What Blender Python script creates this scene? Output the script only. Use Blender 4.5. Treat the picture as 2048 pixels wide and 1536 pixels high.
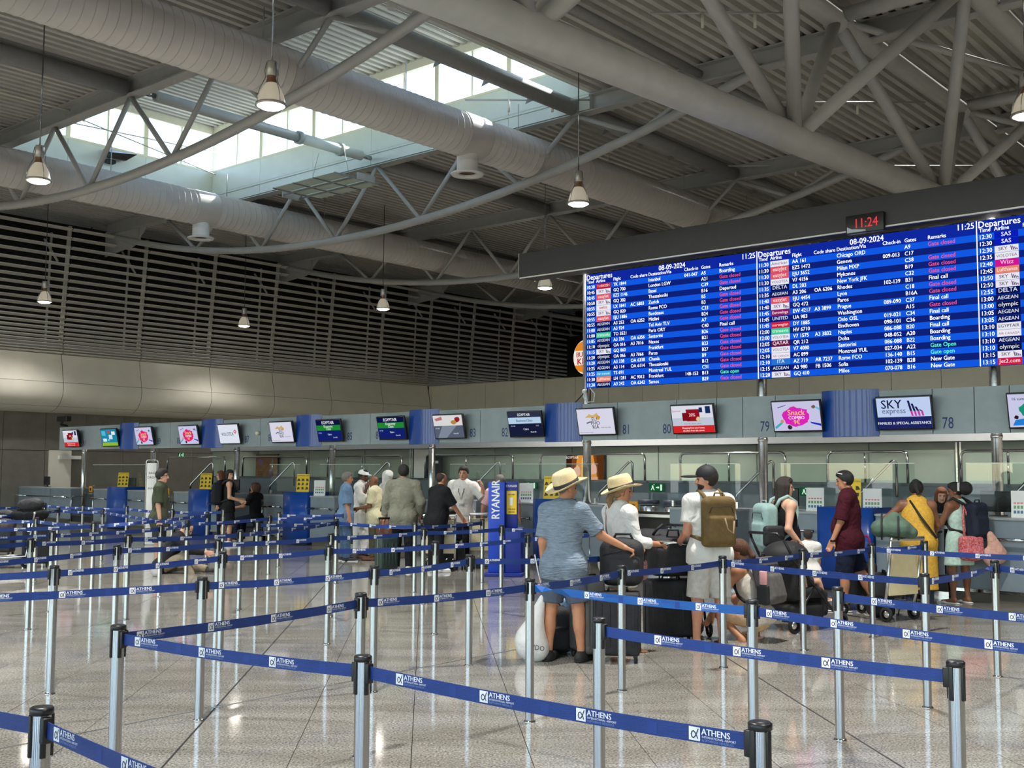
import bpy, bmesh, math, random
import numpy as np
from mathutils import Vector, Matrix

for o in list(bpy.data.objects):
    bpy.data.objects.remove(o)
SC = bpy.context.scene
COL = SC.collection
R = math.radians

# ------------------------------------------------------------------ camera
F = 2230.0                       # focal length in pixels of a 2048 x 1536 frame
EYE = 1.70                       # camera height above the floor
PITCH = math.atan((942.5 - 768) / F)
ROLL = 0.0044
FW = Vector((0, math.cos(PITCH), math.sin(PITCH)))
_r = Vector((1, 0, 0)); _u = Vector((0, -math.sin(PITCH), math.cos(PITCH)))
RT = math.cos(ROLL) * _r + math.sin(ROLL) * _u
UP = -math.sin(ROLL) * _r + math.cos(ROLL) * _u
cam = bpy.data.cameras.new('camera')
cam.sensor_fit = 'HORIZONTAL'; cam.sensor_width = 36.0
cam.lens = F / 2048 * 36.0
cam.clip_start = 0.05; cam.clip_end = 600
camo = bpy.data.objects.new('camera', cam); COL.objects.link(camo)
camo.matrix_world = Matrix(((RT.x, UP.x, -FW.x, 0), (RT.y, UP.y, -FW.y, 0),
                            (RT.z, UP.z, -FW.z, EYE), (0, 0, 0, 1)))
SC.camera = camo

# the hall runs at 45 degrees to the view: A follows the ducts, B follows the trusses and counters
ALPHA = R(40.5)
AX = Vector((math.sin(ALPHA), math.cos(ALPHA), 0))
BX = Vector((-math.cos(ALPHA), math.sin(ALPHA), 0))
HROT = math.pi / 2 - ALPHA       # rotation about z that turns local x,y into A,B

# ------------------------------------------------------------------ world, sun, exposure
SUN_EL = R(43); SUN_B = R(4)
world = bpy.data.worlds.new('sky'); SC.world = world; world.use_nodes = True
nt = world.node_tree; nt.nodes.clear()
wo = nt.nodes.new('ShaderNodeOutputWorld'); bg = nt.nodes.new('ShaderNodeBackground')
sky = nt.nodes.new('ShaderNodeTexSky'); sky.sky_type = 'NISHITA'
sky.sun_disc = False; sky.sun_elevation = SUN_EL; sky.sun_rotation = ALPHA - SUN_B
sky.air_density = 1.2; sky.dust_density = 0.6; sky.ozone_density = 1.0
nt.links.new(sky.outputs[0], bg.inputs[0]); nt.links.new(bg.outputs[0], wo.inputs[0])
bg.inputs[1].default_value = 0.34
sun = bpy.data.lights.new('sun', 'SUN'); sun.energy = 6.0; sun.angle = R(0.53); sun.color = (1, .96, .9)
suno = bpy.data.objects.new('sun', sun); COL.objects.link(suno)
_h = math.cos(SUN_B) * AX + math.sin(SUN_B) * BX
sdir = math.cos(SUN_EL) * _h + Vector((0, 0, math.sin(SUN_EL)))
suno.rotation_euler = sdir.to_track_quat('Z', 'Y').to_euler()
suno.location = (20, 40, 40)
LAMP_W = 980.0                   # light of one pendant lamp
cy = SC.cycles
cy.max_bounces = 5; cy.diffuse_bounces = 4; cy.glossy_bounces = 3; cy.transmission_bounces = 3; cy.transparent_max_bounces = 10
cy.caustics_reflective = False; cy.caustics_refractive = False; cy.use_adaptive_sampling = True; cy.adaptive_threshold = .06
SC.view_settings.view_transform = 'Standard'
SC.view_settings.look = 'None'
SC.view_settings.gamma = 1.0
SC.view_settings.use_curve_mapping = False
SC.view_settings.exposure = 1.3

# ------------------------------------------------------------------ places from the calibrated camera
def ray(x, y):
    return FW + RT * ((x - 1024) / F) + UP * ((768 - y) / F)
def on_z(x, y, z=0.0):
    d = ray(x, y); t = (z - EYE) / d.z
    return Vector((d.x * t, d.y * t, z))
def on_a(x, y, a):
    d = ray(x, y); t = a / d.dot(AX)
    return Vector((d.x * t, d.y * t, EYE + d.z * t))
def on_b(x, y, b):
    d = ray(x, y); t = b / d.dot(BX)
    return Vector((d.x * t, d.y * t, EYE + d.z * t))
def on_y(x, y, Y):
    d = ray(x, y); t = Y / d.y
    return Vector((d.x * t, Y, EYE + d.z * t))
def ab(p):
    return p.dot(AX), p.dot(BX)
def H(a, b, z=0.0):
    p = AX * a + BX * b
    return Vector((p.x, p.y, z))
def b_at(x, a):
    return ab(on_a(x, 900, a))[1]

# ------------------------------------------------------------------ materials
MATS = {}
def mat(name, col, rough=0.5, metal=0.0, spec=0.5, noise=0.0, nscale=8.0, bump=0.0, bscale=60.0,
        emit=None, estr=0.0, col2=None, stretch=None, coat=0.0, bdist=.02, bdistort=0.0):
    if name in MATS: return MATS[name]
    m = bpy.data.materials.new(name); m.use_nodes = True
    t = m.node_tree; p = t.nodes['Principled BSDF']
    p.inputs['Base Color'].default_value = (*col, 1)
    p.inputs['Roughness'].default_value = rough
    p.inputs['Metallic'].default_value = metal
    p.inputs['Specular IOR Level'].default_value = spec
    if coat: p.inputs['Coat Weight'].default_value = coat
    tc = None
    if noise or bump:
        tc = t.nodes.new('ShaderNodeTexCoord'); src = tc.outputs['Object']
        if stretch:
            mp = t.nodes.new('ShaderNodeMapping'); mp.inputs['Scale'].default_value = stretch
            t.links.new(src, mp.inputs[0]); src = mp.outputs[0]
    if noise:
        n = t.nodes.new('ShaderNodeTexNoise'); n.inputs['Scale'].default_value = nscale
        n.inputs['Detail'].default_value = 4
        t.links.new(src, n.inputs['Vector'])
        rp = t.nodes.new('ShaderNodeValToRGB')
        c2 = col2 or tuple(max(0, c * (1 - noise)) for c in col)
        c1 = col if col2 else tuple(min(1, c * (1 + noise)) for c in col)
        rp.color_ramp.elements[0].color = (*c2, 1); rp.color_ramp.elements[1].color = (*c1, 1)
        rp.color_ramp.elements[0].position = .35; rp.color_ramp.elements[1].position = .65
        t.links.new(n.outputs['Fac'], rp.inputs[0]); t.links.new(rp.outputs[0], p.inputs['Base Color'])
    if bump:
        n2 = t.nodes.new('ShaderNodeTexNoise'); n2.inputs['Scale'].default_value = bscale
        t.links.new(src, n2.inputs['Vector'])
        bp = t.nodes.new('ShaderNodeBump'); bp.inputs['Strength'].default_value = bump
        bp.inputs['Distance'].default_value = bdist; n2.inputs['Distortion'].default_value = bdistort
        t.links.new(n2.outputs['Fac'], bp.inputs['Height']); t.links.new(bp.outputs[0], p.inputs['Normal'])
    if emit:
        p.inputs['Emission Color'].default_value = (*emit, 1); p.inputs['Emission Strength'].default_value = estr
    MATS[name] = m
    return m
def srgb(r, g, b):
    def f(c):
        c /= 255.0
        return c / 12.92 if c <= .04045 else ((c + .055) / 1.055) ** 2.4
    return (f(r), f(g), f(b))
def glass_mat(name, tint=(1, 1, 1), gloss=1.0, rough=0.0):
    if name in MATS: return MATS[name]
    m = bpy.data.materials.new(name); m.use_nodes = True
    t = m.node_tree; t.nodes.clear()
    o = t.nodes.new('ShaderNodeOutputMaterial'); mx = t.nodes.new('ShaderNodeMixShader')
    tr = t.nodes.new('ShaderNodeBsdfTransparent'); gl = t.nodes.new('ShaderNodeBsdfGlossy')
    fr = t.nodes.new('ShaderNodeLayerWeight'); fr.inputs[0].default_value = .5
    pw_ = t.nodes.new('ShaderNodeMath'); pw_.operation = 'POWER'; pw_.inputs[1].default_value = 5
    ml = t.nodes.new('ShaderNodeMath'); ml.operation = 'MULTIPLY_ADD'; ml.inputs[1].default_value = .6 * gloss; ml.inputs[2].default_value = .045 * gloss
    tr.inputs[0].default_value = (*tint, 1); gl.inputs['Roughness'].default_value = rough
    t.links.new(fr.outputs[1], pw_.inputs[0]); t.links.new(pw_.outputs[0], ml.inputs[0]); t.links.new(ml.outputs[0], mx.inputs[0])
    t.links.new(tr.outputs[0], mx.inputs[1]); t.links.new(gl.outputs[0], mx.inputs[2])
    t.links.new(mx.outputs[0], o.inputs[0])
    MATS[name] = m
    return m
def emit_mat(name, col, s):
    if name in MATS: return MATS[name]
    m = bpy.data.materials.new(name); m.use_nodes = True
    t = m.node_tree; t.nodes.clear()
    o = t.nodes.new('ShaderNodeOutputMaterial'); e = t.nodes.new('ShaderNodeEmission')
    e.inputs[0].default_value = (*col, 1); e.inputs[1].default_value = s
    t.links.new(e.outputs[0], o.inputs[0]); MATS[name] = m
    return m

# ------------------------------------------------------------------ mesh collecting
class MB:
    def __init__(s): s.v = []; s.f = []; s.sm = []
    def add(s, vs, fs, smooth=False):
        o = len(s.v); s.v.extend([tuple(v) for v in vs])
        s.f.extend([tuple(i + o for i in f) for f in fs]); s.sm.extend([smooth] * len(fs)); return s
    def box(s, x0, x1, y0, y1, z0, z1):
        return s.add([(x0, y0, z0), (x1, y0, z0), (x1, y1, z0), (x0, y1, z0), (x0, y0, z1), (x1, y0, z1), (x1, y1, z1), (x0, y1, z1)],
                     [(0, 3, 2, 1), (4, 5, 6, 7), (0, 1, 5, 4), (1, 2, 6, 5), (2, 3, 7, 6), (3, 0, 4, 7)])
    def cham(s, x0, x1, y0, y1, z0, z1, c):
        """box with chamfered edges"""
        bm = bmesh.new(); bmesh.ops.create_cube(bm, size=1)
        for v in bm.verts:
            v.co = Vector(((x0 + x1) / 2 + v.co.x * (x1 - x0), (y0 + y1) / 2 + v.co.y * (y1 - y0), (z0 + z1) / 2 + v.co.z * (z1 - z0)))
        bmesh.ops.bevel(bm, geom=bm.edges[:], offset=c, segments=2, profile=.6, affect='EDGES', clamp_overlap=True)
        bm.verts.index_update()
        s.add([v.co for v in bm.verts], [[v.index for v in f.verts] for f in bm.faces], True); bm.free(); return s
    def tube(s, pts, r, n=10, cap=True, smooth=True):
        pts = [Vector(p) for p in pts]; rs = r if isinstance(r, (list, tuple)) else [r] * len(pts)
        d0 = (pts[1] - pts[0]).normalized()
        up = Vector((0, 0, 1)) if abs(d0.z) < .9 else Vector((1, 0, 0))
        x = d0.cross(up).normalized(); vs = []
        for i, p in enumerate(pts):
            if i == 0: d = d0
            elif i == len(pts) - 1: d = (pts[i] - pts[i - 1]).normalized()
            else: d = ((pts[i] - pts[i - 1]).normalized() + (pts[i + 1] - pts[i]).normalized()).normalized()
            x = (x - d * x.dot(d)).normalized(); y = d.cross(x)
            for k in range(n):
                a = 2 * math.pi * k / n
                vs.append(p + (x * math.cos(a) + y * math.sin(a)) * rs[i])
        fs = []
        for i in range(len(pts) - 1):
            for k in range(n):
                k2 = (k + 1) % n
                fs.append((i * n + k, i * n + k2, (i + 1) * n + k2, (i + 1) * n + k))
        s.add(vs, fs, smooth)
        if cap:
            o = len(s.v) - len(vs)
            s.f.append(tuple(o + k for k in range(n))[::-1]); s.sm.append(False)
            s.f.append(tuple(o + (len(pts) - 1) * n + k for k in range(n))); s.sm.append(False)
        return s
    def lathe(s, prof, n=20, c=(0, 0, 0), smooth=True):
        vs = []
        for (r, z) in prof:
            for k in range(n):
                a = 2 * math.pi * k / n
                vs.append((c[0] + r * math.cos(a), c[1] + r * math.sin(a), c[2] + z))
        fs = []
        for i in range(len(prof) - 1):
            for k in range(n):
                k2 = (k + 1) % n
                fs.append((i * n + k, i * n + k2, (i + 1) * n + k2, (i + 1) * n + k))
        return s.add(vs, fs, smooth)
    def sheet(s, pts, thick=None):
        return s.add(pts, [tuple(range(len(pts)))])
    def ball(s, c, r, n=10, sc=(1, 1, 1)):
        prof = [(max(1e-4, r * math.sin(math.pi * i / n)), -r * math.cos(math.pi * i / n)) for i in range(n + 1)]
        vs0 = len(s.v); s.lathe(prof, n + 4)
        for i in range(vs0, len(s.v)):
            x, y, z = s.v[i]; s.v[i] = (c[0] + x * sc[0], c[1] + y * sc[1], c[2] + z * sc[2])
        return s
    def xf(s, M, start=0):
        for i in range(start, len(s.v)): s.v[i] = tuple(M @ Vector(s.v[i]))
        return s
    def mesh(s, name, m):
        me = bpy.data.meshes.new(name); me.from_pydata(s.v, [], s.f)
        me.polygons.foreach_set('use_smooth', s.sm); me.update()
        if m: me.materials.append(m)
        return me
    def build(s, name, m, parent=None, loc=None, rz=0.0):
        return link(name, s.mesh(name, m), parent, loc, rz)

def link(name, me, parent=None, loc=None, rz=0.0):
    o = bpy.data.objects.new(name, me); COL.objects.link(o)
    if parent: o.parent = parent
    if loc is not None: o.location = loc
    if rz: o.rotation_euler = (0, 0, rz)
    return o
def tag(o, label=None, cat=None, group=None, kind=None):
    if label: o['label'] = label
    if cat: o['category'] = cat
    if group: o['group'] = group
    if kind: o['kind'] = kind
    return o
def thing(name, label, cat, loc=(0, 0, 0), rz=0.0, group=None):
    o = bpy.data.objects.new(name, None); COL.objects.link(o)
    o.empty_display_size = .1
    o.location = loc; o.rotation_euler = (0, 0, rz)
    return tag(o, label, cat, group)
def copy_tree(o, parent=None):
    c = o.copy(); COL.objects.link(c); c.parent = parent
    for ch in list(o.children): copy_tree(ch, c)
    return c
def struct(name, me_or_none=None, loc=None, rz=0.0, label=None, cat=None):
    o = bpy.data.objects.new(name, me_or_none); COL.objects.link(o)
    if loc is not None: o.location = loc
    if rz: o.rotation_euler = (0, 0, rz)
    o['kind'] = 'structure'
    return tag(o, label, cat)

# ------------------------------------------------------------------ lettering (flat print as mesh)
_G = {}
def glyph(ch):
    if ch in _G: return _G[ch]
    def geo(body):
        cu = bpy.data.curves.new('glyph', 'FONT'); cu.body = body; cu.resolution_u = 2; cu.size = 1
        ob = bpy.data.objects.new('glyph', cu); COL.objects.link(ob)
        dg = bpy.context.evaluated_depsgraph_get(); ev = ob.evaluated_get(dg); me = ev.to_mesh()
        v = [tuple(q.co) for q in me.vertices]; f = [tuple(p.vertices) for p in me.polygons]
        ev.to_mesh_clear(); bpy.data.objects.remove(ob); bpy.data.curves.remove(cu)
        return v, f
    if ch == ' ':
        _G[ch] = ([], [], .30); return _G[ch]
    v, f = geo(ch)
    w2, _ = geo('H' + ch + 'H'); w1, _ = geo('HH')
    adv = max(p[0] for p in w2) - max(p[0] for p in w1)
    _G[ch] = (v, f, adv); return _G[ch]
for _ch in sorted(set('ABCDEFGHIJKLMNOPQRSTUVWXYZabcdefghijklmnopqrstuvwxyz0123456789:-/&#%.,€+! ')):
    glyph(_ch)
def text_w(s): return sum(glyph(c)[2] for c in s)
def text(mb, s, M, size, align='L', bold=0.0, sx=1.0):
    """lettering in the local x/y plane of matrix M, baseline at its origin"""
    w = text_w(s) * size * sx
    x = {'L': 0, 'C': -w / 2, 'R': -w}[align]
    for ch in s:
        v, f, adv = glyph(ch)
        offs = [(0, 0, 0)] if not bold else [(-bold, 0, 0), (bold, 0, .0003)]
        for (ox, oy, oz) in offs:
            mb.add([M @ Vector((x + (p[0] + ox) * size * sx, (p[1] + oy) * size, oz)) for p in v], f)
        x += adv * size * sx
    return w
def frame(o, x, y):
    """matrix with origin o and axes x, y, x cross y"""
    x = Vector(x).normalized(); y = Vector(y).normalized(); z = x.cross(y)
    return Matrix(((x.x, y.x, z.x, o[0]), (x.y, y.y, z.y, o[1]), (x.z, y.z, z.z, o[2]), (0, 0, 0, 1)))
# ------------------------------------------------------------------ shared materials
M_ROOF = mat('roof_paint', srgb(186, 185, 178), .55, noise=.05, nscale=3)
M_STEEL_PAINT = mat('painted_steel', srgb(172, 172, 168), .45, noise=.04, nscale=4)
M_DARKP = mat('grey_purlin_paint', srgb(138, 138, 138), .5, noise=.05)
M_DUCT = mat('duct_sheet', srgb(198, 192, 187), .38, noise=.04, nscale=2)
M_CREAM = mat('cream_frame', srgb(226, 224, 205), .5, noise=.03)
M_CURB = mat('white_curb_panel', srgb(214, 220, 214), .3, noise=.03, nscale=2)
M_GAP = mat('dark_joint', srgb(30, 30, 30), .8, noise=.1)
M_CHROME = mat('brushed_steel', (.45, .45, .45), .13, 1.0, noise=.06, nscale=40, stretch=(1, 1, .05))
M_STAIN = mat('satin_steel', (.68, .67, .65), .26, 1.0, noise=.08, nscale=30, stretch=(.1, .1, 1))
M_BLACK = mat('black_plastic', srgb(24, 24, 26), .35, noise=.1)
M_BLACKM = mat('black_matte', srgb(30, 30, 32), .7, noise=.1)
M_WHITE = mat('white_plastic', srgb(235, 235, 232), .4, noise=.02)
M_GLASS = glass_mat('clear_glass', (.93, .97, .95), 1.0)
M_SKYGLASS = glass_mat('roof_light_glass', (.95, .98, .98), .9)

# ------------------------------------------------------------------ floor: polished granite tiles
def floor_mat():
    m = bpy.data.materials.new('polished_granite'); m.use_nodes = True
    t = m.node_tree; p = t.nodes['Principled BSDF']
    g = t.nodes.new('ShaderNodeNewGeometry')
    n1 = t.nodes.new('ShaderNodeTexNoise'); n1.inputs['Scale'].default_value = 70; n1.inputs['Detail'].default_value = 5
    n2 = t.nodes.new('ShaderNodeTexNoise'); n2.inputs['Scale'].default_value = 1.1; n2.inputs['Detail'].default_value = 6; n2.inputs['Distortion'].default_value = 1.2
    mp = t.nodes.new('ShaderNodeMapping'); mp.inputs['Scale'].default_value = (.55, 2.2, 1); mp.inputs['Rotation'].default_value = (0, 0, .35)
    t.links.new(g.outputs['Position'], n1.inputs['Vector']); t.links.new(g.outputs['Position'], mp.inputs[0]); t.links.new(mp.outputs[0], n2.inputs['Vector'])
    r1 = t.nodes.new('ShaderNodeValToRGB'); e = r1.color_ramp.elements
    e[0].position = .3; e[0].color = (*srgb(96, 94, 88), 1); e[1].position = .7; e[1].color = (*srgb(196, 193, 185), 1)
    k = e.new(.5); k.color = (*srgb(152, 149, 141), 1)
    r2 = t.nodes.new('ShaderNodeValToRGB'); e = r2.color_ramp.elements
    e[0].position = .35; e[0].color = (.72, .70, .67, 1); e[1].position = .65; e[1].color = (1.0, 1.0, 1.0, 1)
    t.links.new(n1.outputs['Fac'], r1.inputs[0]); t.links.new(n2.outputs['Fac'], r2.inputs[0])
    mx = t.nodes.new('ShaderNodeMix'); mx.data_type = 'RGBA'; mx.blend_type = 'MULTIPLY'; mx.inputs[0].default_value = 1
    t.links.new(r1.outputs[0], mx.inputs[6]); t.links.new(r2.outputs[0], mx.inputs[7])
    t.links.new(mx.outputs[2], p.inputs['Base Color'])
    rr = t.nodes.new('ShaderNodeMapRange'); rr.inputs[3].default_value = .05; rr.inputs[4].default_value = .11
    t.links.new(n2.outputs['Fac'], rr.inputs[0]); t.links.new(rr.outputs[0], p.inputs['Roughness'])
    p.inputs['Specular IOR Level'].default_value = .8
    return m
M_FLOOR = floor_mat()
FROT = math.atan(169 / F)
TS = 4.26 / 6
_o = on_z(449, 1395)
_cf, _sf = math.cos(FROT), math.sin(FROT)
def fuv(p):                      # world -> tile grid
    q = p - _o
    return q.x * _cf + q.y * _sf, -q.x * _sf + q.y * _cf
floor = struct('floor', MB().box(-70, 70, -40, 90, -.06, -.012).mesh('floor', mat('floor_bed', srgb(70, 66, 60), .8, noise=.1)), loc=(_o.x, _o.y, 0), rz=FROT)
tm = MB().box(.0025, TS - .0025, .0025, TS - .0025, -.012, 0).mesh('tile', M_FLOOR)
tile_near, tile_rest = [], MB()
for i in range(-40, 60):
    for j in range(-22, 75):
        c = Vector((_o.x + (i + .5) * TS * _cf - (j + .5) * TS * _sf, _o.y + (i + .5) * TS * _sf + (j + .5) * TS * _cf, 0))
        d = c - camo.location
        ce = d.dot(FW)
        a_, b_ = ab(c)
        if b_ > 37 or a_ < -16 or b_ < -28 or a_ > 40: continue
        vis = False
        if ce > 2:
            px = 1024 + F * d.dot(RT) / ce; py = 768 - F * d.dot(UP) / ce
            vis = -60 < px < 2108 and py < 1640
        ddist = d.length
        if vis and ce > 2.2: tile_near.append((ddist, i, j))
        else:
            x0, y0 = i * TS + .0025, j * TS + .0025; s = TS - .005
            if -2 < ce or True:
                tile_rest.add([(x0, y0, 0), (x0 + s, y0, 0), (x0 + s, y0 + s, 0), (x0, y0 + s, 0)], [(0, 1, 2, 3)])
tile_near.sort()
for n, (dd, i, j) in enumerate(tile_near):
    if n < 300:
        link('tile', tm, floor, (i * TS, j * TS, 0))
    else:
        x0, y0 = i * TS + .0025, j * TS + .0025; s = TS - .005
        tile_rest.add([(x0, y0, 0), (x0 + s, y0, 0), (x0 + s, y0 + s, 0), (x0, y0 + s, 0)], [(0, 1, 2, 3)])
tr = tile_rest.build('tile_field', M_FLOOR, floor); tr['kind'] = 'stuff'
# dark movement joints and the pale threshold strip
for k in (-1, 0, 1, 2, 3):
    MB().box(6 * TS * k - .007, 6 * TS * k + .007, -4, 50, -.01, .0006).build('joint_strip', M_GAP, floor)
p0 = on_z(190, 1461); p1 = on_z(1027, 1300); u0, v0 = fuv(p0); u1, v1 = fuv(p1)
ang = math.atan2(v1 - v0, u1 - u0); ln = math.hypot(u1 - u0, v1 - v0)
s_ = MB().box(-6, ln + .2, -.012, .012, -.008, .0012).build('metal_strip', M_STAIN, floor, (u0, v0, 0), ang)
outside = MB().box(-250, 250, -250, 250, -.5, -.08)  # unseen ground outdoors, added to bounce daylight into the hall
struct('trim_9', outside.mesh('bounce_ground', mat('pale_bounce_ground', srgb(190, 184, 172), .8, noise=.1, nscale=.3)))

# ------------------------------------------------------------------ roof
TA = [-9.3, -1.9, 5.5, 12.9, 20.3, 27.8, 35.2, 42.6, 50.0, 57.4]
ZT = 10.36                       # underside of the deck ribs
LA0, LA1, LB0, LB1 = 13.2, 20.15, 14.9, 29.7     # roof lantern
ceiling = struct('ceiling', None, loc=(0, 0, 0), rz=HROT)
def deck(a0, a1, b0, b1, z):
    mb = MB(); prof = []; b = b0; per = .26
    while b < b1 - .01:
        for db, dz in ((0, 0), (.115, 0), (.135, .13), (.24, .13)):
            if b + db <= b1: prof.append((b + db, z + dz))
        b += per
    prof.append((b1, z))
    vs = [(a0, q[0], q[1]) for q in prof] + [(a1, q[0], q[1]) for q in prof]
    n = len(prof)
    mb.add(vs, [(i, i + 1, n + i + 1, n + i) for i in range(n - 1)])
    return mb
for k in range(len(TA) - 1):
    a0, a1 = TA[k], TA[k + 1]
    if k == 3:
        deck(a0, LA1 + .1, LB1, 37.7, ZT).build('deck_sheet', M_ROOF, ceiling)
        deck(a0, LA1 + .1, -28, LB0, ZT).build('deck_sheet', M_ROOF, ceiling)
    else:
        deck(a0, a1, -28, 37.7, ZT).build('deck_sheet', M_ROOF, ceiling)
deck(LA0 - .35, LA1 + .45, LB0 - .3, LB1 + .3, 12.5).build('deck_sheet', M_ROOF, ceiling)
MB().box(-9.3, 57.4, -28, LB0 - .5, 10.54, 10.7).build('roof_skin', M_ROOF, ceiling)
MB().box(-9.3, 57.4, LB1 + .4, 38, 10.54, 10.7).build('roof_skin', M_ROOF, ceiling)
MB().box(-9.3, LA0 - .3, LB0 - .5, LB1 + .4, 10.54, 10.7).build('roof_skin', M_ROOF, ceiling)
MB().box(LA1 + .3, 57.4, LB0 - .5, LB1 + .4, 10.54, 10.7).build('roof_skin', M_ROOF, ceiling)
MB().box(LA0 - .5, LA1 + .6, LB0 - .5, LB1 + .5, 12.62, 12.75).build('roof_skin', M_ROOF, ceiling)
# lantern: curbs with panel joints, clerestory glazing on four sides
curb = struct('trim_1', None, rz=HROT)
def curb_run(axis, fixed, lo, hi, n, th, z0=10.0):
    for i in range(n):
        q0 = lo + (hi - lo) * i / n + .006; q1 = lo + (hi - lo) * (i + 1) / n - .006
        if axis == 'b': MB().box(fixed, fixed + th, q0, q1, z0, 11.05).build('panel', M_CURB, curb)
        else: MB().box(q0, q1, fixed, fixed + th, z0, 11.05).build('panel', M_CURB, curb)
curb_run('b', LA1, LB0, LB1, 6, .12); curb_run('b', LA0 - .3, LB0, LB1, 6, .12, 10.37)
curb_run('a', LB1, LA0 - .3, LA1 + .12, 3, .12); curb_run('a', LB0 - .12, LA0 - .3, LA1 + .12, 3, .12, 10.37)
MB().box(LA1 - .04, LA1 + .0, LB0, LB1, 10.28, 10.33).build('rail', M_CURB, curb)
def clerestory(name, axis, fixed, lo, hi, n, label):
    w = struct(name, None, rz=HROT)
    def bx(q0, q1, z0, z1, d0=-.05, d1=.05):
        return MB().box(fixed + d0, fixed + d1, q0, q1, z0, z1) if axis == 'b' else MB().box(q0, q1, fixed + d0, fixed + d1, z0, z1)
    bx(lo, hi, 11.05, 11.11, -.07, .07).build('sill', M_CREAM, w)
    bx(lo, hi, 12.28, 12.62, -.07, .07).build('head_rail', M_CREAM, w)
    st = (hi - lo) / n
    for i in range(n + 1):
        q = lo + st * i; bx(max(lo, q - .07), min(hi, q + .07), 11.11, 12.28).build('post', M_CREAM, w)
    for i in range(n):
        q = lo + st * (i + .5); bx(q - .025, q + .025, 11.11, 12.28, -.03, .03).build('mullion', M_CREAM, w)
        bx(lo + st * i + .07, q - .025, 11.11, 12.28, -.004, .004).build('pane', M_SKYGLASS, w)
        bx(q + .025, lo + st * (i + 1) - .07, 11.11, 12.28, -.004, .004).build('pane', M_SKYGLASS, w)
clerestory('window_1', 'b', LA1 + .06, LB0, LB1, 6, '')
clerestory('window_2', 'a', LB1 + .06, LA0 - .3, LA1 + .12, 3, '')
clerestory('window_3', 'b', LA0 - .24, LB0, LB1, 6, '')
clerestory('window_4', 'a', LB0 - .06, LA0 - .3, LA1 + .12, 3, '')

# ------------------------------------------------------------------ trusses
def ibeam(mb, a, b0, b1, z0, z1, w=.3, tf=.03, tw=.02):
    mb.box(a - w / 2, a + w / 2, b0, b1, z0, z0 + tf); mb.box(a - w / 2, a + w / 2, b0, b1, z1 - tf, z1)
    mb.box(a - tw / 2, a + tw / 2, b0, b1, z0 + tf, z1 - tf); return mb
def chord_z(b): return 8.15 + 1.75 * ((b - 23.4) / 12.5) ** 2
TRUSS_LABEL = {2: 'nearest fish-belly roof truss overhead, mostly above the picture', 3: 'fish-belly roof truss crossing the top left in front of the skylight',
               4: 'fish-belly roof truss along the far edge of the skylight', 5: 'third fish-belly roof truss, behind both pale ducts',
               6: 'fourth fish-belly roof truss back, above the louvred wall', 7: 'small distant roof truss over the end of the louvred wall'}
for k in range(2, 8):
    a = TA[k]
    t = thing('roof_truss', TRUSS_LABEL[k], 'truss', H(a, 0, 0), HROT, 'fish-belly roof trusses')
    ibeam(MB(), 0, -26, 36.2, 9.95, ZT).build('top_chord', M_STEEL_PAINT, t)
    bs = [36.2 - (36.2 - 10.6) * i / 36 for i in range(37)]
    MB().tube([(0, b, chord_z(b)) for b in bs], .105, 12).build('bottom_chord', M_STEEL_PAINT, t)
    tops = [32.4 - 3.4 * i for i in range(7)]; bots = [30.7 - 3.4 * i for i in range(6)]
    for i, bb in enumerate(bots):
        for tb in (tops[i], tops[i + 1]):
            MB().tube([(0, tb, 9.97), (0, bb, chord_z(bb))], .058, 8).build('diagonal', M_STEEL_PAINT, t)
    MB().tube([(0, 34.1, 9.97), (0, 34.1, chord_z(34.1))], .05, 8).build('diagonal', M_STEEL_PAINT, t)
    g = MB(); g.add([(-.02, 36.3, 9.95), (-.02, 33.6, 9.95), (-.02, 34.4, 9.35), (-.02, 36.3, 9.2), (.02, 36.3, 9.95), (.02, 33.6, 9.95), (.02, 34.4, 9.35), (.02, 36.3, 9.2)],
                    [(0, 1, 2, 3), (7, 6, 5, 4), (0, 4, 5, 1), (1, 5, 6, 2), (2, 6, 7, 3), (3, 7, 4, 0)])
    g.build('end_plate', M_STEEL_PAINT, t)
# purlins along the ducts
PL = {29.0: 'grey roof purlin tube nearest the louvred wall', 22.2: 'grey roof purlin tube that lines up with the bolted pipe in the skylight',
      15.4: 'long grey purlin tube with small fins along the right edge of skylight', 12.0: 'slim grey purlin tube between skylight and big lattice girder'}
for pb, lab in PL.items():
    t = thing('roof_purlin', lab, 'beam', H(0, pb, 0), HROT, 'roof purlins')
    for k in range(1, 8):
        if k == 3 and 15.5 < pb < 29.5: continue
        MB().tube([(TA[k] + .15, 0, 10.13), (TA[k + 1] - .15, 0, 10.13)], .19 if pb != 12.0 else .09, 14).build('tube', M_DARKP, t)
        if pb == 15.4:
            for q in range(1, 5):
                a = TA[k] + 7.4 * q / 5
                MB().add([(a, .1, 9.98), (a, .32, 9.94), (a, .2, 10.16), (a + .015, .1, 9.98), (a + .015, .32, 9.94), (a + .015, .2, 10.16)],
                         [(0, 1, 2), (5, 4, 3), (0, 3, 4, 1), (1, 4, 5, 2), (2, 5, 3, 0)]).build('fin', M_DARKP, t)
t = thing('bolted_pipe', 'round light grey pipe with bolted collars crossing the open skylight', 'pipe', H(0, 22.2, 0), HROT)
MB().tube([(13.5, 0, 10.14), (17.6, 0, 10.14)], .125, 18).build('pipe', M_STEEL_PAINT, t)
MB().tube([(17.6, 0, 10.14), (19.7, 0, 10.14)], .135, 18).build('pipe', M_CURB, t)
for a in (17.55, 18.9): MB().tube([(a, 0, 10.14), (a + .12, 0, 10.14)], .17, 18).build('collar', M_STEEL_PAINT, t)
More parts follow.
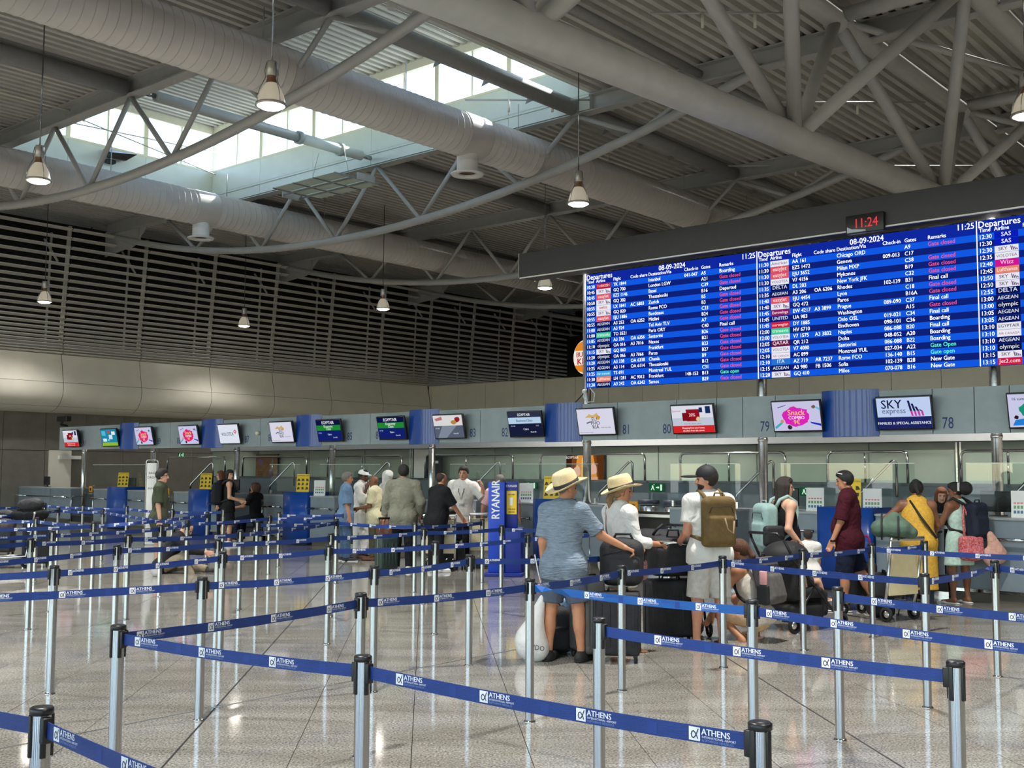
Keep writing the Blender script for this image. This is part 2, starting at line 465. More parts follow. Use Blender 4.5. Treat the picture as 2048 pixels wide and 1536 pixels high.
for a in (13.3, 19.85): MB().tube([(a - .2, 0, 10.14), (a + .2, 0, 10.14)], .06, 12).build('pin', M_CHROME, t)
t = thing('cross_brace', 'thin steel rods crossing in front of the left skylight windows', 'brace', H(0, 29.3, 0), HROT)
MB().tube([(13.2, 0, 11.9), (20, 0, 10.9)], .018, 6).build('rod', M_STEEL_PAINT, t)
MB().tube([(13.2, 0, 11.3), (20, 0, 11.6)], .018, 6).build('rod', M_STEEL_PAINT, t)

# ------------------------------------------------------------------ big lattice girder along A
gb, gz = 7.9, None
N1 = on_b(1590, 278, gb); N2 = on_b(1885, 398, gb)
gz = (N1.z + N2.z) / 2
an1, an2 = ab(N1)[0], ab(N2)[0]; gs = an2 - an1
TLp = on_z(1664, 42, 10.05); TL2 = on_z(1928, 218, 10.05)
atl, btl = ab(TLp); atl2, btl2 = ab(TL2); btl = (btl + btl2) / 2; ts = atl2 - atl
btr = btl - 2.35
t = thing('lattice_girder', 'massive grey tubular lattice girder crossing the upper right', 'girder', H(0, 0, 0), HROT)
def gz_at(a): return N1.z + (N2.z - N1.z) * (a - an1) / gs
MB().tube([(an1 - 3 * gs, gb, gz_at(an1 - 3 * gs)), (an1 + 5 * gs, gb, gz_at(an1 + 5 * gs))], .235, 24).build('bottom_chord', M_STEEL_PAINT, t)
MB().tube([(atl - 4 * ts, btl, 10.05), (atl + 5 * ts, btl, 10.05)], .2, 18).build('top_chord', M_STEEL_PAINT, t)
MB().tube([(atl - 4 * ts, btr, 10.05), (atl + 5 * ts, btr, 10.05)], .2, 18).build('top_chord', M_STEEL_PAINT, t)
for k in range(-2, 4):
    an = an1 + gs * k
    for bb in (btl, btr):
        for q in (-1, 0):
            MB().tube([(an, gb, gz_at(an)), (atl + ts * (k + q), bb, 10.05)], .115, 14).build('diagonal', M_STEEL_PAINT, t)
for k in range(-3, 4):
    a = atl + ts * k
    MB().tube([(a, btl, 10.1), (a, btr, 10.1)], .14, 14).build('strut', M_STEEL_PAINT, t)
    MB().ball((a, btl, 10.05), .25, 10).build('node', M_STEEL_PAINT, t)
    MB().tube([(a, btl, 10.05), (a + ts, btr, 10.05)], .07, 10).build('brace', M_STEEL_PAINT, t)

# ------------------------------------------------------------------ spiral ducts
DZ = 9.22
def duct(bd, a0, a1, label, outs):
    t = thing('air_duct', label, 'duct', H(0, bd, 0), HROT, 'round ventilation ducts')
    MB().tube([(a0, 0, DZ), (a1, 0, DZ)], .488, 40).build('spiral_pipe', M_DUCT, t)
    sm_ = MB(); a = a0; n = 32
    while a < a1:
        vs = []
        for (q, r) in ((a, .487), (a + .003, .497), (a + .015, .497), (a + .018, .487)):
            for k in range(n):
                w = 2 * math.pi * k / n; vs.append((q, r * math.cos(w), DZ + r * math.sin(w)))
        sm_.add(vs, [(i * n + k, (i + 1) * n + k, (i + 1) * n + (k + 1) % n, i * n + (k + 1) % n) for i in range(3) for k in range(n)], True)
        a += .2
    o = sm_.build('seams', M_DUCT, t); o['kind'] = 'stuff'
    for oa in outs:
        m = MB().tube([(oa - .35, 0, DZ), (oa + .35, 0, DZ)], .5, 30, cap=False); m.build('sleeve', M_DUCT, t)
        sp = MB().lathe([(.24, -.85), (.24, -.62), (.25, -.6), (.24, -.58), (.24, -.2)], 24, (oa, 0, DZ)).build('spigot', M_WHITE, t)
        MB().lathe([(.2, -.84), (.2, -.88), (.36, -.9), (.38, -.86), (.24, -.82)], 28, (oa, 0, DZ)).build('flange', M_WHITE, sp)
        MB().lathe([(.001, -.8), (.2, -.8), (.2, -.84)], 20, (oa, 0, DZ)).build('throat', mat('diffuser_inside', srgb(120, 96, 80), .7, noise=.1), sp)
    a = a0 + 2
    while a < a1:
        MB().tube([(a, .0, DZ + .48), (a, 0, ZT + .05)], .012, 6).build('hanger', M_STEEL_PAINT, t); a += 3.7
    return t
# where the outlets sit along each duct
D1B, D2B = 16.75, 27.4
def a_on(x, y, b): return ab(on_b(x, y, b))[0]
duct(D1B, 3, 57, 'large pale spiral duct crossing the upper picture from top left', [a_on(935, 320, D1B), a_on(935, 320, D1B) + 14.8, a_on(935, 320, D1B) + 29.6])
duct(D2B, 6, 57, 'lower pale spiral duct running past the louvred wall', [a_on(402, 455, D2B), a_on(402, 455, D2B) + 7.4 * 3, a_on(402, 455, D2B) + 7.4 * 5])

# sprinkler pipe, rods and ceiling bits
t = thing('sprinkler_pipe', 'thin pale pipe under the roof left of the big duct', 'pipe', H(0, 18.2, 0), HROT)
MB().tube([(2, 0, 10.22), (13.3, 0, 10.22)], .03, 8).build('pipe', M_CREAM, t)
MB().tube([(13.25, 0, 10.22), (13.25, 0, 10.05)], .035, 8).build('drop', M_CREAM, t)
t = thing('sprinkler_pipe', 'thin pale pipe under the roof near the left lamp', 'pipe', H(0, 24.9, 0), HROT)
MB().tube([(2, 0, 10.22), (13.3, 0, 10.22)], .03, 8).build('pipe', M_CREAM, t)
MB().tube([(13.25, 0, 10.22), (13.25, 0, 10.05)], .035, 8).build('drop', M_CREAM, t)
for x0, x1, y, lab in ((1300, 1600, 26, 'thin roof bracing rod near the top edge above the lattice girder'), (1400, 1850, 205, 'thin roof bracing rod crossing behind the lattice diagonals'), (1340, 2060, 332, 'long thin roof bracing rod just above the dark beam'), (930, 1180, 200, 'thin roof bracing rod right of the skylight')):
    p0, p1 = on_z(x0, y, 10.2), on_z(x1, y, 10.2); t = thing('bracing_rod', lab, 'rod', p0, math.atan2(p1.y - p0.y, p1.x - p0.x))
    L_ = (p1 - p0).length; MB().tube([(0, 0, 0), (L_, 0, 0)], .022, 6).build('rod', M_STEEL_PAINT, t)
    for q in (.35, .7): MB().tube([(L_ * q, 0, 0), (L_ * q, 0, -.28)], .03, 8).build('drop', M_CREAM, t)
# hanging frame of reflector glass panels
c = on_z(655, 372, 9.15); ca, cb = ab(c)
t = thing('reflector_frame', 'hanging frame of pale green glass panels below the skylight edge', 'reflector', H(ca, cb, 9.15), HROT)
mg = mat('pale_green_glass_panel', srgb(205, 222, 210), .25, noise=.04)
for i in range(3):
    for j in range(3):
        MB().box(-.78 + .53 * i, -.29 + .53 * i, -1.2 + .82 * j, -.42 + .82 * j, 0, .015).build('panel', mg, t)
for j in range(4): MB().box(-.82, .82, -1.235 + .82 * j, -1.21 + .82 * j, -.03, 0).build('bar', M_DARKP, t)
for q in (-.26, .27): MB().tube([(q, -1.5, -.05), (q, 1.5, -.05)], .022, 8).build('rail', M_DARKP, t)
for s in (-1, 1): MB().box(-.3, .3, s * 1.5 - .015, s * 1.5 + .015, -.12, .05).build('end_bracket', M_STEEL_PAINT, t)
for s in (-1, 1): MB().tube([(.4 * s, 1.3 * s, 0), (.1, .5 * s, 1.0)], .008, 6).build('wire', M_STEEL_PAINT, t)
# dark floodlight fixed on the curb
c = on_b(228, 312, LB1 - .05); ca, cb = ab(c)
t = thing('floodlight', 'black floodlight box mounted on the pale skylight curb', 'light', H(ca, LB1 - .06, c.z), HROT)
m = MB().add([(-.35, 0, .12), (.45, 0, .16), (.45, -.5, .05), (-.35, -.45, -.05), (-.3, 0, -.08), (.3, 0, -.1), (.2, -.32, -.16), (-.3, -.3, -.17)],
             [(0, 1, 2, 3), (7, 6, 5, 4), (0, 4, 5, 1), (1, 5, 6, 2), (2, 6, 7, 3), (3, 7, 4, 0)])
m.build('housing', M_BLACK, t)
MB().box(-.3, -.05, -.2, 0, -.28, -.18).build('bracket', M_BLACKM, t)

c = on_z(784, 6, 10.1); t = thing('spot_can', 'small white cylinder spotlight at the top edge beside the purlin', 'light', c, 0)
MB().lathe([(.001, .25), (.09, .25), (.09, -.12), (.075, -.12), (.075, -.08), (.001, -.08)], 18).build('can', M_WHITE, t); MB().tube([(0, 0, .25), (0, 0, .3)], .02, 8).build('stem', M_WHITE, t)
# ------------------------------------------------------------------ pendant lamps
M_LAMPGL = mat('lamp_reflector', (.72, .66, .55), .18, .4, emit=(1, .88, .68), estr=.1)
M_LAMPON = emit_mat('lamp_lens', (1, .93, .82), 16)
M_LAMPCAN = mat('lamp_can', srgb(190, 188, 180), .35, .6, noise=.05)
def lamp_mesh():
    t = thing('pendant_lamp', '', 'lamp')
    MB().lathe([(.001, .66), (.075, .655), (.085, .62), (.085, .46), (.07, .44)], 18).build('can', M_LAMPCAN, t)
    MB().lathe([(.07, .44), (.066, .40), (.085, .33)], 18).build('neck', mat('lamp_neck', srgb(150, 110, 84), .4, .5, noise=.1), t)
    MB().lathe([(.085, .33), (.13, .27), (.178, .17), (.205, .06), (.212, .02)], 22).build('shade', M_LAMPGL, t)
    MB().lathe([(.205, .03), (.225, .03), (.228, .0), (.2, -.005)], 24).build('rim', M_LAMPCAN, t)
    MB().lathe([(.2, .004), (.15, -.03), (.001, -.045)], 20).build('lens', M_LAMPON, t)
    for k in range(4):
        w = math.pi / 4 + k * math.pi / 2; c, s = math.cos(w), math.sin(w)
        MB().tube([(.09 * c, .09 * s, .62), (.115 * c, .115 * s, .5), (.1 * c, .1 * s, .4), (.2 * c, .2 * s, .2), (.235 * c, .235 * s, .01)], .006, 5).build('guard_wire', M_CHROME, t)
    return t
proto = lamp_mesh()
LAMPS = [('large pendant lamp hanging in front of the big duct', on_z(542, 212, 6.95), 1), ('pendant lamp at left beside the lower duct', on_z(77, 362, 6.95), 1),
         ('pendant lamp hanging left of the dark board beam', on_z(1157, 408, 6.95), 1), ('small leftmost pendant lamp in front of the louvred wall', on_z(89, 604, 6.95), 1),
         ('small pendant lamp second from left in front of the louvred wall', on_z(488, 652, 6.95), 1), ('small pendant lamp third from left in front of the louvred wall', on_z(766, 618, 6.95), 1),
         ('small pendant lamp just under the dark board beam', on_z(1090, 576, 6.95), 1), ('pendant lamp cut by the right picture edge', on_z(2054, 232, 6.95), 1)]
first = True
def lamp_light(p):
    l = bpy.data.lights.new('lamp_light', 'SPOT'); l.energy = LAMP_W * (.33 if p.dot(BX) > 30 else 1.0); l.color = (1, .97, .92); l.spot_size = R(116); l.spot_blend = .9; l.shadow_soft_size = .18
    o = bpy.data.objects.new('lamp_light', l); COL.objects.link(o); o.location = (p.x, p.y, p.z - .08)
for lab, p, _ in LAMPS:
    o = proto if first else copy_tree(proto); first = False
    o.location = p; o['label'] = lab; o['category'] = 'lamp'; o['group'] = 'pendant lamps'
    top = ZT - p.z
    MB().tube([(0, 0, .66), (0, 0, top)], .012, 6).build('cable', M_CHROME, o)
    lamp_light(p)
for a in (2.3, 9.7, 16.8, 24.3):   # the same lamps go on over the rest of the hall, out of the picture
    for b in (-15.5, -8.7, -1.9, 4.9, 12.8, 19.5, 26.2, 33.2):
        q = H(a, b, 6.95)
        if min((q - p).length for _, p, _ in LAMPS) > 2.5:
            d = q - camo.location; ce = d.dot(FW)
            if ce > 1 and 0 < 1024 + F * d.dot(RT) / ce < 2048 and 0 < 768 - F * d.dot(UP) / ce < 1536: continue
            lamp_light(q)

# ------------------------------------------------------------------ louvred wall on the left
WB = 36.0
wl = struct('wall_left', None, rz=HROT)
JA = [a_on(x, y, WB) for x, y in ((123, 710), (280, 724), (422, 735), (547, 746), (660, 755), (759, 763), (855, 770))]
jw = (JA[-1] - JA[0]) / 6; ja0 = JA[0]
M_SLAT = mat('louvre_paint', srgb(206, 203, 194), .5, noise=.05)
ys = [135, 187, 240, 291, 339, 385, 428, 470, 510, 548, 584, 618, 650, 680, 708, 734, 758, 780, 800, 818, 834, 848]
zr = [on_b(147, 420 + y / 2.926, WB).z for y in ys]
def lean(z): return WB - .1 * (z - zr[-1])
sm = MB().add([(.02, .07, -.03), (jw - .02, .07, -.03), (jw - .02, -.1, .022), (.02, -.1, .022), (.02, .07, -.014), (jw - .02, .07, -.014), (jw - .02, -.1, .05), (.02, -.1, .05)],
              [(0, 1, 2, 3), (7, 6, 5, 4), (0, 4, 5, 1), (1, 5, 6, 2), (2, 6, 7, 3), (3, 7, 4, 0)]).mesh('slat', M_SLAT)
nb0, nb1 = -2, 10
nsl = 0
for k in range(nb0, nb1):
    for z in zr:
        o = link('slat', sm, wl, (ja0 + jw * k, lean(z), z)); nsl += 1
for k in range(nb0, nb1 + 1):
    a = ja0 + jw * k
    MB().add([(a - .05, lean(zr[-1]) + .1, zr[-1]), (a + .05, lean(zr[-1]) + .1, zr[-1]), (a + .05, lean(zr[0]) + .1, zr[0] + .15), (a - .05, lean(zr[0]) + .1, zr[0] + .15),
              (a - .05, lean(zr[-1]) + .2, zr[-1]), (a + .05, lean(zr[-1]) + .2, zr[-1]), (a + .05, lean(zr[0]) + .2, zr[0] + .15), (a - .05, lean(zr[0]) + .2, zr[0] + .15)],
             [(3, 2, 1, 0), (4, 5, 6, 7), (0, 1, 5, 4), (1, 2, 6, 5), (2, 3, 7, 6), (3, 0, 4, 7)]).build('post', M_SLAT, wl)
    MB().tube([(a - .35, WB + .8, zr[0] - .2), (a - .1, WB + .3, zr[0] - 1)], .04, 6).build('strut', M_SLAT, wl)
    MB().tube([(a - .25, WB + .7, 5.5), (a - .25, WB + .5, zr[0])], .04, 6).build('strut', M_SLAT, wl)
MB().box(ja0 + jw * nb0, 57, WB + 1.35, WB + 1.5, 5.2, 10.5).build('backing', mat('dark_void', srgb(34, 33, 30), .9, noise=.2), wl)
# pale rounded panel band below the louvres
M_PANEL = mat('pale_wall_panel', srgb(226, 221, 208), .32, noise=.03, nscale=2)
zb = zr[-1] - .03
profile = [(0, zb), (-.1, zb - .5), (-.2, zb - .95), (-.22, zb - 1.15), (-.18, zb - 1.4), (-.02, zb - 1.65), (.25, zb - 1.83), (.6, zb - 1.92), (1.0, zb - 1.94)]
def band_piece(w, prof, a):
    mb = MB(); n = len(prof)
    mb.add([(a + .008, WB + q[0], q[1]) for q in prof] + [(a + w - .008, WB + q[0], q[1]) for q in prof], [(i, i + 1, n + i + 1, n + i) for i in range(n - 1)], True)
    return mb
for k in range(nb0, 6):
    band_piece(jw, profile[:3], ja0 + jw * k).build('panel', M_PANEL, wl)
    band_piece(jw, [(profile[2][0], profile[2][1] - .01)] + profile[3:], ja0 + jw * k).build('panel', M_PANEL, wl)
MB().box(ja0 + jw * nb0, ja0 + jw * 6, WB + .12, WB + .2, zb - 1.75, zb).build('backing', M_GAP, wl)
M_METALW = mat('grey_metal_wall', srgb(128, 124, 116), .35, .35, noise=.06, nscale=3)
for k in range(nb0 * 2, 12):
    for (z0, z1) in ((0, 2.33), (2.345, zb - 1.9)):
        MB().box(ja0 + jw / 2 * k + .006, ja0 + jw / 2 * (k + 1) - .006, WB + .9, WB + 1.0, z0, z1).build('lower_panel', M_METALW, wl)
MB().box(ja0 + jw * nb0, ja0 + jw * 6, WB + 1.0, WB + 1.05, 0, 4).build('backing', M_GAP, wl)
d1 = on_b(97, 936, WB + .88); d2 = on_b(141, 936, WB + .88)
dr = struct('door_1', None, rz=HROT)
dl = MB().box(ab(d1)[0], ab(d2)[0], WB + .84, WB + .9, 0, 2.35).build('door_leaf', M_PANEL, dr)
MB().box(ab(d1)[0] + .3, ab(d1)[0] + 1.1, WB + .74, WB + .84, 2.05, 2.17).build('closer', M_WHITE, dl)
MB().box(-9.3, ja0 + jw * nb0, WB, WB + .2, 0, 10.5).build('plain_stretch', M_PANEL, wl)

# ------------------------------------------------------------------ back wall with the pale panels, mezzanine beyond
BA = ab(on_b(857, 771, WB))[0]
wb = struct('wall_back', None, rz=HROT)
zt = on_a(860, 773, BA).z
bj = [b_at(x, BA) for x in (915, 970, 1027, 1086, 1148, 1214, 1282, 1354, 1430, 1510, 1596, 1687, 1783, 1886)]
pw = (bj[0] - bj[-1]) / 13
M_BACKP = mat('pale_back_panel', srgb(200, 195, 180), .22, noise=.03, nscale=2)
b = bj[0] + pw
MB().box(BA, BA + .15, b, WB - .02, 0, zt).build('panel', M_BACKP, wb)
for k in range(24):
    MB().box(BA, BA + .12, b - pw + .008, b - .008, 0, zt).build('panel', M_BACKP, wb); b -= pw
MB().box(BA + .12, BA + .2, b, WB, 0, zt).build('backing', M_GAP, wb)
MB().box(BA + .2, 57, -28, WB + 1.3, zt - 1.2, zt - 1.0).build('mezzanine_slab', M_BACKP, wb)
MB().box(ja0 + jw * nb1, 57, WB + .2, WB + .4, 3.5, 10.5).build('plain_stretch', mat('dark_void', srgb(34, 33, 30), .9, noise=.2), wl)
MB().box(ja0 + jw * 6 - .2, ja0 + jw * 6 + 1.5, WB + .9, WB + 1.6, 0, 5.5).build('plain_stretch', M_METALW, wl)
far = struct('wall_far', MB().box(57.2, 57.4, -28, 38, 0, 10.6).mesh('wall_far', mat('far_wall', srgb(96, 94, 88), .7, noise=.1)), rz=HROT)
# unseen rear facade behind camera: piers added to stripe steel reflections, bays admit daylight
wr = struct('wall_rear', None, rz=HROT)
M_PIER = mat('added_facade', srgb(120, 118, 112), .6, noise=.05)
for k in range(14):
    MB().box(-9.6, -9.3, -28 + 4.75 * k, -28 + 4.75 * k + 1.6, 0, 10.6).build('added_pier', M_PIER, wr)
MB().box(-9.6, -9.3, -28, 38, 8.6, 10.6).build('header', M_PIER, wr)
MB().box(-9.6, -9.3, -28, 38, 0, .5).build('sill', M_PIER, wr)
struct('wall_right', MB().box(-9.3, 57.4, -28.2, -28, 0, 10.6).mesh('wall_right', M_PANEL), rz=HROT)
# ------------------------------------------------------------------ sign fascia above the check-in desks
FA = 16.0; FZ0, FZ1 = 2.255, 2.905
def bf(x, a=FA): return b_at(x, a)
M_FASC = mat('fascia_grey', srgb(152, 164, 170), .42, noise=.05, nscale=5)
M_BLUEP = mat('royal_blue_panel', srgb(14, 70, 158), .3, .0, noise=.06, nscale=3, coat=.2)
M_NAVY = mat('navy_print', srgb(36, 56, 112), .6, noise=.02)
t = thing('sign_fascia', 'long grey sign fascia with blue curved panels above the check-in desks', 'fascia', H(FA, 0, 0), HROT)
GREY = [(118, 240), (277, 340), (340, 403), (446, 520), (520, 592), (643, 740), (740, 818), (878, 960), (960, 1090), (1165, 1235), (1235, 1354),
        (1354, 1434), (1434, 1486), (1486, 1552), (1552, 1646), (1760, 1867), (1867, 1951), (1951, 2022), (2022, 2150), (2150, 2300)]
BLUE = [(240, 277), (403, 446), (592, 643), (818, 878), (1090, 1165), (1646, 1760)]
for x0, x1 in GREY:
    b0, b1 = bf(x1), bf(x0)
    MB().box(0, .06, b0 + .006, b1 - .006, FZ0, FZ1).build('panel', M_FASC, t)
for x0, x1 in BLUE:
    b0, b1 = bf(x1), bf(x0); n = 14; mb = MB(); vs = []
    for i in range(n + 1):
        w = -1 + 2 * i / n; q = -(.17 * math.sqrt(max(0, 1 - .92 * w * w)) - .04)
        for z in (FZ0 - .02, FZ1 + .03): vs.append((q, b0 + (b1 - b0) * i / n, z))
    mb.add(vs, [(2 * i, 2 * i + 1, 2 * i + 3, 2 * i + 2) for i in range(n)], True)
    mb.add([vs[2 * i + 1] for i in range(n + 1)] + [(.06, b1, FZ1 + .03), (.06, b0, FZ1 + .03)], [tuple(range(n + 3))])
    mb.add([vs[2 * i] for i in range(n + 1)] + [(.06, b1, FZ0 - .02), (.06, b0, FZ0 - .02)], [tuple(range(n + 3))[::-1]])
    mb.build('curved_panel', M_BLUEP, t)
MB().box(.06, .3, bf(2300), bf(118), FZ0 + .02, FZ1 - .05).build('backing', M_DARKP, t)
FACE = Matrix(((0, 0, -1, 0), (-1, 0, 0, 0), (0, 1, 0, 0), (0, 0, 0, 1)))   # text plane facing the camera: x = -B, y = up
def face_at(a, b, z): return Matrix.Translation((a, b, z)) @ FACE
NUMS = [('91', 169, 886), ('90', 206, 887), ('89', 318, 882), ('88', 358, 881), ('87', 494, 878), ('86', 541, 875), ('85', 700, 872), ('84', 757, 870), ('83', 946, 865),
        ('82', 1010, 864), ('81', 1253, 858), ('80', 1334, 857), ('79', 1530, 852), ('78', 1896, 845)]
for s, x, y in NUMS:
    p = on_a(x, y, FA); mb = MB()
    text(mb, s, face_at(-.004, ab(p)[1], p.z - .085), .235, 'C', sx=.72)
    mb.build('desk_number', M_NAVY, t)

# columns that carry fascia and board
for i, (x, lab) in enumerate(((169, 'leftmost slim'), (307, 'second from left slim'), (474, 'third from left slim'), (665, 'fourth from left slim'), (864, 'fifth from left'), (1174, 'middle'), (1526, 'second from right'), (1994, 'rightmost thick'))):
    ca_ = 16.5 if x > 1100 else 17.9
    b = bf(x, ca_); t = thing('steel_column', lab + ' round steel column under the sign fascia', 'column', H(ca_, b, 0), HROT, 'steel columns of the check-in row')
    z1 = 5.35 if x > 1100 else 2.7
    MB().tube([(0, 0, 0), (0, 0, z1)], .075, 18).build('shaft', M_STAIN, t)
    MB().lathe([(.13, 0), (.13, .015), (.09, .03)], 20).build('base_ring', M_STAIN, t)
    MB().lathe([(.078, 2.2), (.084, 2.21), (.084, 2.24), (.078, 2.25)], 18).build('collar', M_STAIN, t)

# ------------------------------------------------------------------ monitors on the fascia
SCREEN = .46                     # screen brightness against the hall exposure
def scr(name, rgb, s=.8): return emit_mat('screen_' + name, srgb(*rgb), s * SCREEN)
def rect(x0, x1, y0, y1): return [(x0, y0), (x1, y0), (x1, y1), (x0, y1)]
def blob(cx, cy, rx, ry, n, j, seed):
    rnd = random.Random(seed)
    return [(cx + rx * math.cos(2 * math.pi * k / n) * (1 + rnd.uniform(-j, j)), cy + ry * math.sin(2 * math.pi * k / n) * (1 + rnd.uniform(-j, j))) for k in range(n)]
SN = lambda s: [('bg', (205, 205, 236)), ('poly', (226, 40, 190) if s else (228, 40, 120), blob(.5, .48, .29, .33, 26, .13, 4)),
      ('text', (250, 210, 120), 'Snack', .5, .53, .22, 'C'), ('text', (255, 255, 255), 'COMBO', .5, .39, .13, 'C'), ('text', (250, 200, 110), '9€', .5, .22, .17, 'C'),
      ('poly', (60, 180, 190), [(.02, .14), (.16, .3), (.2, .26), (.04, .06)]), ('poly', (210, 150, 120), blob(.19, .33, .04, .06, 10, .1, 2)),
      ('poly', (40, 50, 190), [(.78, .3), (1, .22), (1, .14), (.8, .24)]), ('poly', (90, 200, 230), [(.92, .82), (1, .76), (1, .68), (.9, .78)]), ('poly', (130, 90, 80), blob(.88, .8, .04, .06, 9, .2, 5)),
      ('poly', (60, 60, 140), [(.12, .82), (.3, .9), (.3, .88), (.12, .79)]), ('poly', (70, 40, 50), blob(.34, .12, .05, .08, 8, .2, 6))]
RED = [('bg', (226, 228, 240)), ('rect', (214, 40, 44), 0, 1, 0, .26), ('rect', (196, 205, 220), 0, 1, .26, .55), ('rect', (150, 20, 34), .36, .68, .42, .86), ('rect', (128, 16, 28), .26, .44, .44, .74),
       ('text', (255, 220, 220), '20%', .5, .6, .13, 'C'), ('poly', (230, 200, 150), blob(.64, .5, .05, .09, 9, .1, 3)), ('rect', (26, 44, 96), .68, .76, .74, .92), ('rect', (26, 44, 96), .83, .95, .7, .96),
       ('text', (255, 255, 255), 'Shopping from your home,', .5, .15, .07, 'C'), ('text', (255, 255, 255), '#Collect from the stores', .5, .05, .07, 'C'),
       ('text', (120, 120, 140), 'from the airport stores', .5, .31, .06, 'C'), ('text', (200, 120, 140), 'Summer', .13, .78, .09, 'C')]
EUP = [('bg', (222, 222, 240)), ('poly', (214, 180, 110), [(.22, .66), (.34, .8), (.44, .74), (.56, .84), (.6, .72), (.44, .66)]), ('poly', (206, 160, 70), blob(.58, .66, .07, .09, 8, .2, 7)),
       ('text', (60, 56, 66), 'EU', .47, .52, .17, 'C'), ('text', (60, 56, 66), 'PHO', .49, .37, .17, 'C'), ('text', (60, 56, 66), 'RIA', .49, .22, .17, 'C'), ('poly', (90, 90, 110), [(.24, .46), (.36, .52), (.38, .48), (.26, .42)]),
       ('text', (80, 80, 96), 'SHOP AND DINE', .63, .24, .05, 'L'), ('text', (120, 120, 140), 'Athens International Airport', .04, .06, .045, 'L')]
EGY = [('bg', (20, 34, 110)), ('rect', (14, 20, 70), 0, 1, .76, 1), ('rect', (34, 138, 52), 0, 1, .5, .76), ('text', (255, 255, 255), 'EGYPTAIR', .5, .82, .16, 'C'), ('text', (235, 250, 235), 'Economy', .5, .645, .14, 'C'),
       ('text', (235, 250, 235), 'Class', .5, .525, .14, 'C'), ('text', (230, 235, 255), 'Cairo', .52, .27, .1, 'C'), ('text', (200, 210, 255), 'MS 748', .12, .36, .06, 'C'), ('text', (230, 235, 255), 'Desk 85', .74, .13, .07, 'C')]
BUS = [('bg', (24, 30, 60)), ('rect', (46, 52, 76), 0, 1, .78, 1), ('rect', (186, 214, 240), 0, 1, .52, .78), ('text', (255, 255, 255), 'EGYPTAIR', .5, .84, .12, 'C'), ('text', (40, 60, 120), 'Business Class', .5, .6, .12, 'C'),
       ('text', (235, 235, 255), 'Cairo', .52, .25, .1, 'C'), ('text', (200, 205, 230), 'MS 748', .13, .4, .06, 'C'), ('text', (200, 205, 230), '12:15', .88, .4, .06, 'C'), ('text', (235, 235, 255), 'Desk 82', .74, .14, .07, 'C')]
GRY = [('bg', (88, 98, 116)), ('rect', (224, 222, 222), 0, 1, .54, 1), ('poly', (150, 34, 40), blob(.84, .8, .1, .13, 9, .25, 8)), ('poly', (180, 140, 70), blob(.7, .68, .1, .1, 8, .2, 9)), ('poly', (190, 120, 120), [(.05, .85), (.3, .95), (.32, .8), (.1, .75)]),
       ('text', (240, 240, 245), 'Cairo', .5, .28, .1, 'C'), ('text', (230, 235, 245), 'MS 748', .12, .4, .06, 'C'), ('text', (230, 235, 245), 'Desk 83', .74, .16, .07, 'C'), ('poly', (130, 140, 156), [(.3, .54), (.8, .54), (.4, .0), (.1, .0)])]
VOL = [('bg', (228, 234, 246)), ('text', (20, 24, 40), 'VOLOTEA', .44, .42, .19, 'C'), ('poly', (190, 50, 70), [(.84, .74), (.92, .62), (.84, .5), (.76, .62)]), ('poly', (228, 234, 246), [(.84, .68), (.88, .62), (.84, .56), (.8, .62)])]
SKYX = [('bg', (196, 214, 250)), ('rect', (30, 40, 104), 0, 1, 0, .38), ('text', (20, 26, 64), 'SKY', .08, .66, .32, 'L'), ('text', (110, 116, 150), 'express', .09, .5, .2, 'L'), ('text', (255, 255, 255), 'FAMILIES & SPECIAL ASSISTANCE', .49, .14, .095, 'C')] + \
       [('poly', (30, 34, 80), [(.58 + .065 * k, .9 - .1 * k), (.62 + .065 * k, .9 - .1 * k), (.66 + .065 * k, .56), (.62 + .065 * k, .56)]) for k in range(4)] + \
       [('poly', (210, 60, 170), [(.625 + .065 * k, .56), (.665 + .065 * k, .56), (.68 + .065 * k, .4), (.645 + .065 * k, .4)]) for k in range(4)]
KID = [('bg', (206, 208, 238)), ('poly', (30, 150, 120), blob(.35, .5, .17, .25, 18, .15, 11)), ('poly', (40, 130, 220), [(.05, .05), (.1, .22), (.24, .26), (.36, .14), (.3, .06)]), ('poly', (40, 34, 40), blob(.12, .3, .04, .06, 9, .2, 1)), ('text', (50, 50, 110), '16 summer', .06, .82, .1, 'L')]
TEA = [('bg', (30, 140, 170)), ('rect', (150, 190, 60), 0, 1, 0, .2), ('rect', (90, 190, 220), .05, .3, .62, .9), ('rect', (220, 230, 250), .5, .72, .4, .66), ('rect', (200, 70, 80), .42, .58, .78, .92), ('rect', (240, 240, 240), .7, .92, .66, .86), ('rect', (230, 240, 250), .1, .34, .26, .44), ('rect', (120, 210, 230), .4, .52, .3, .4)]
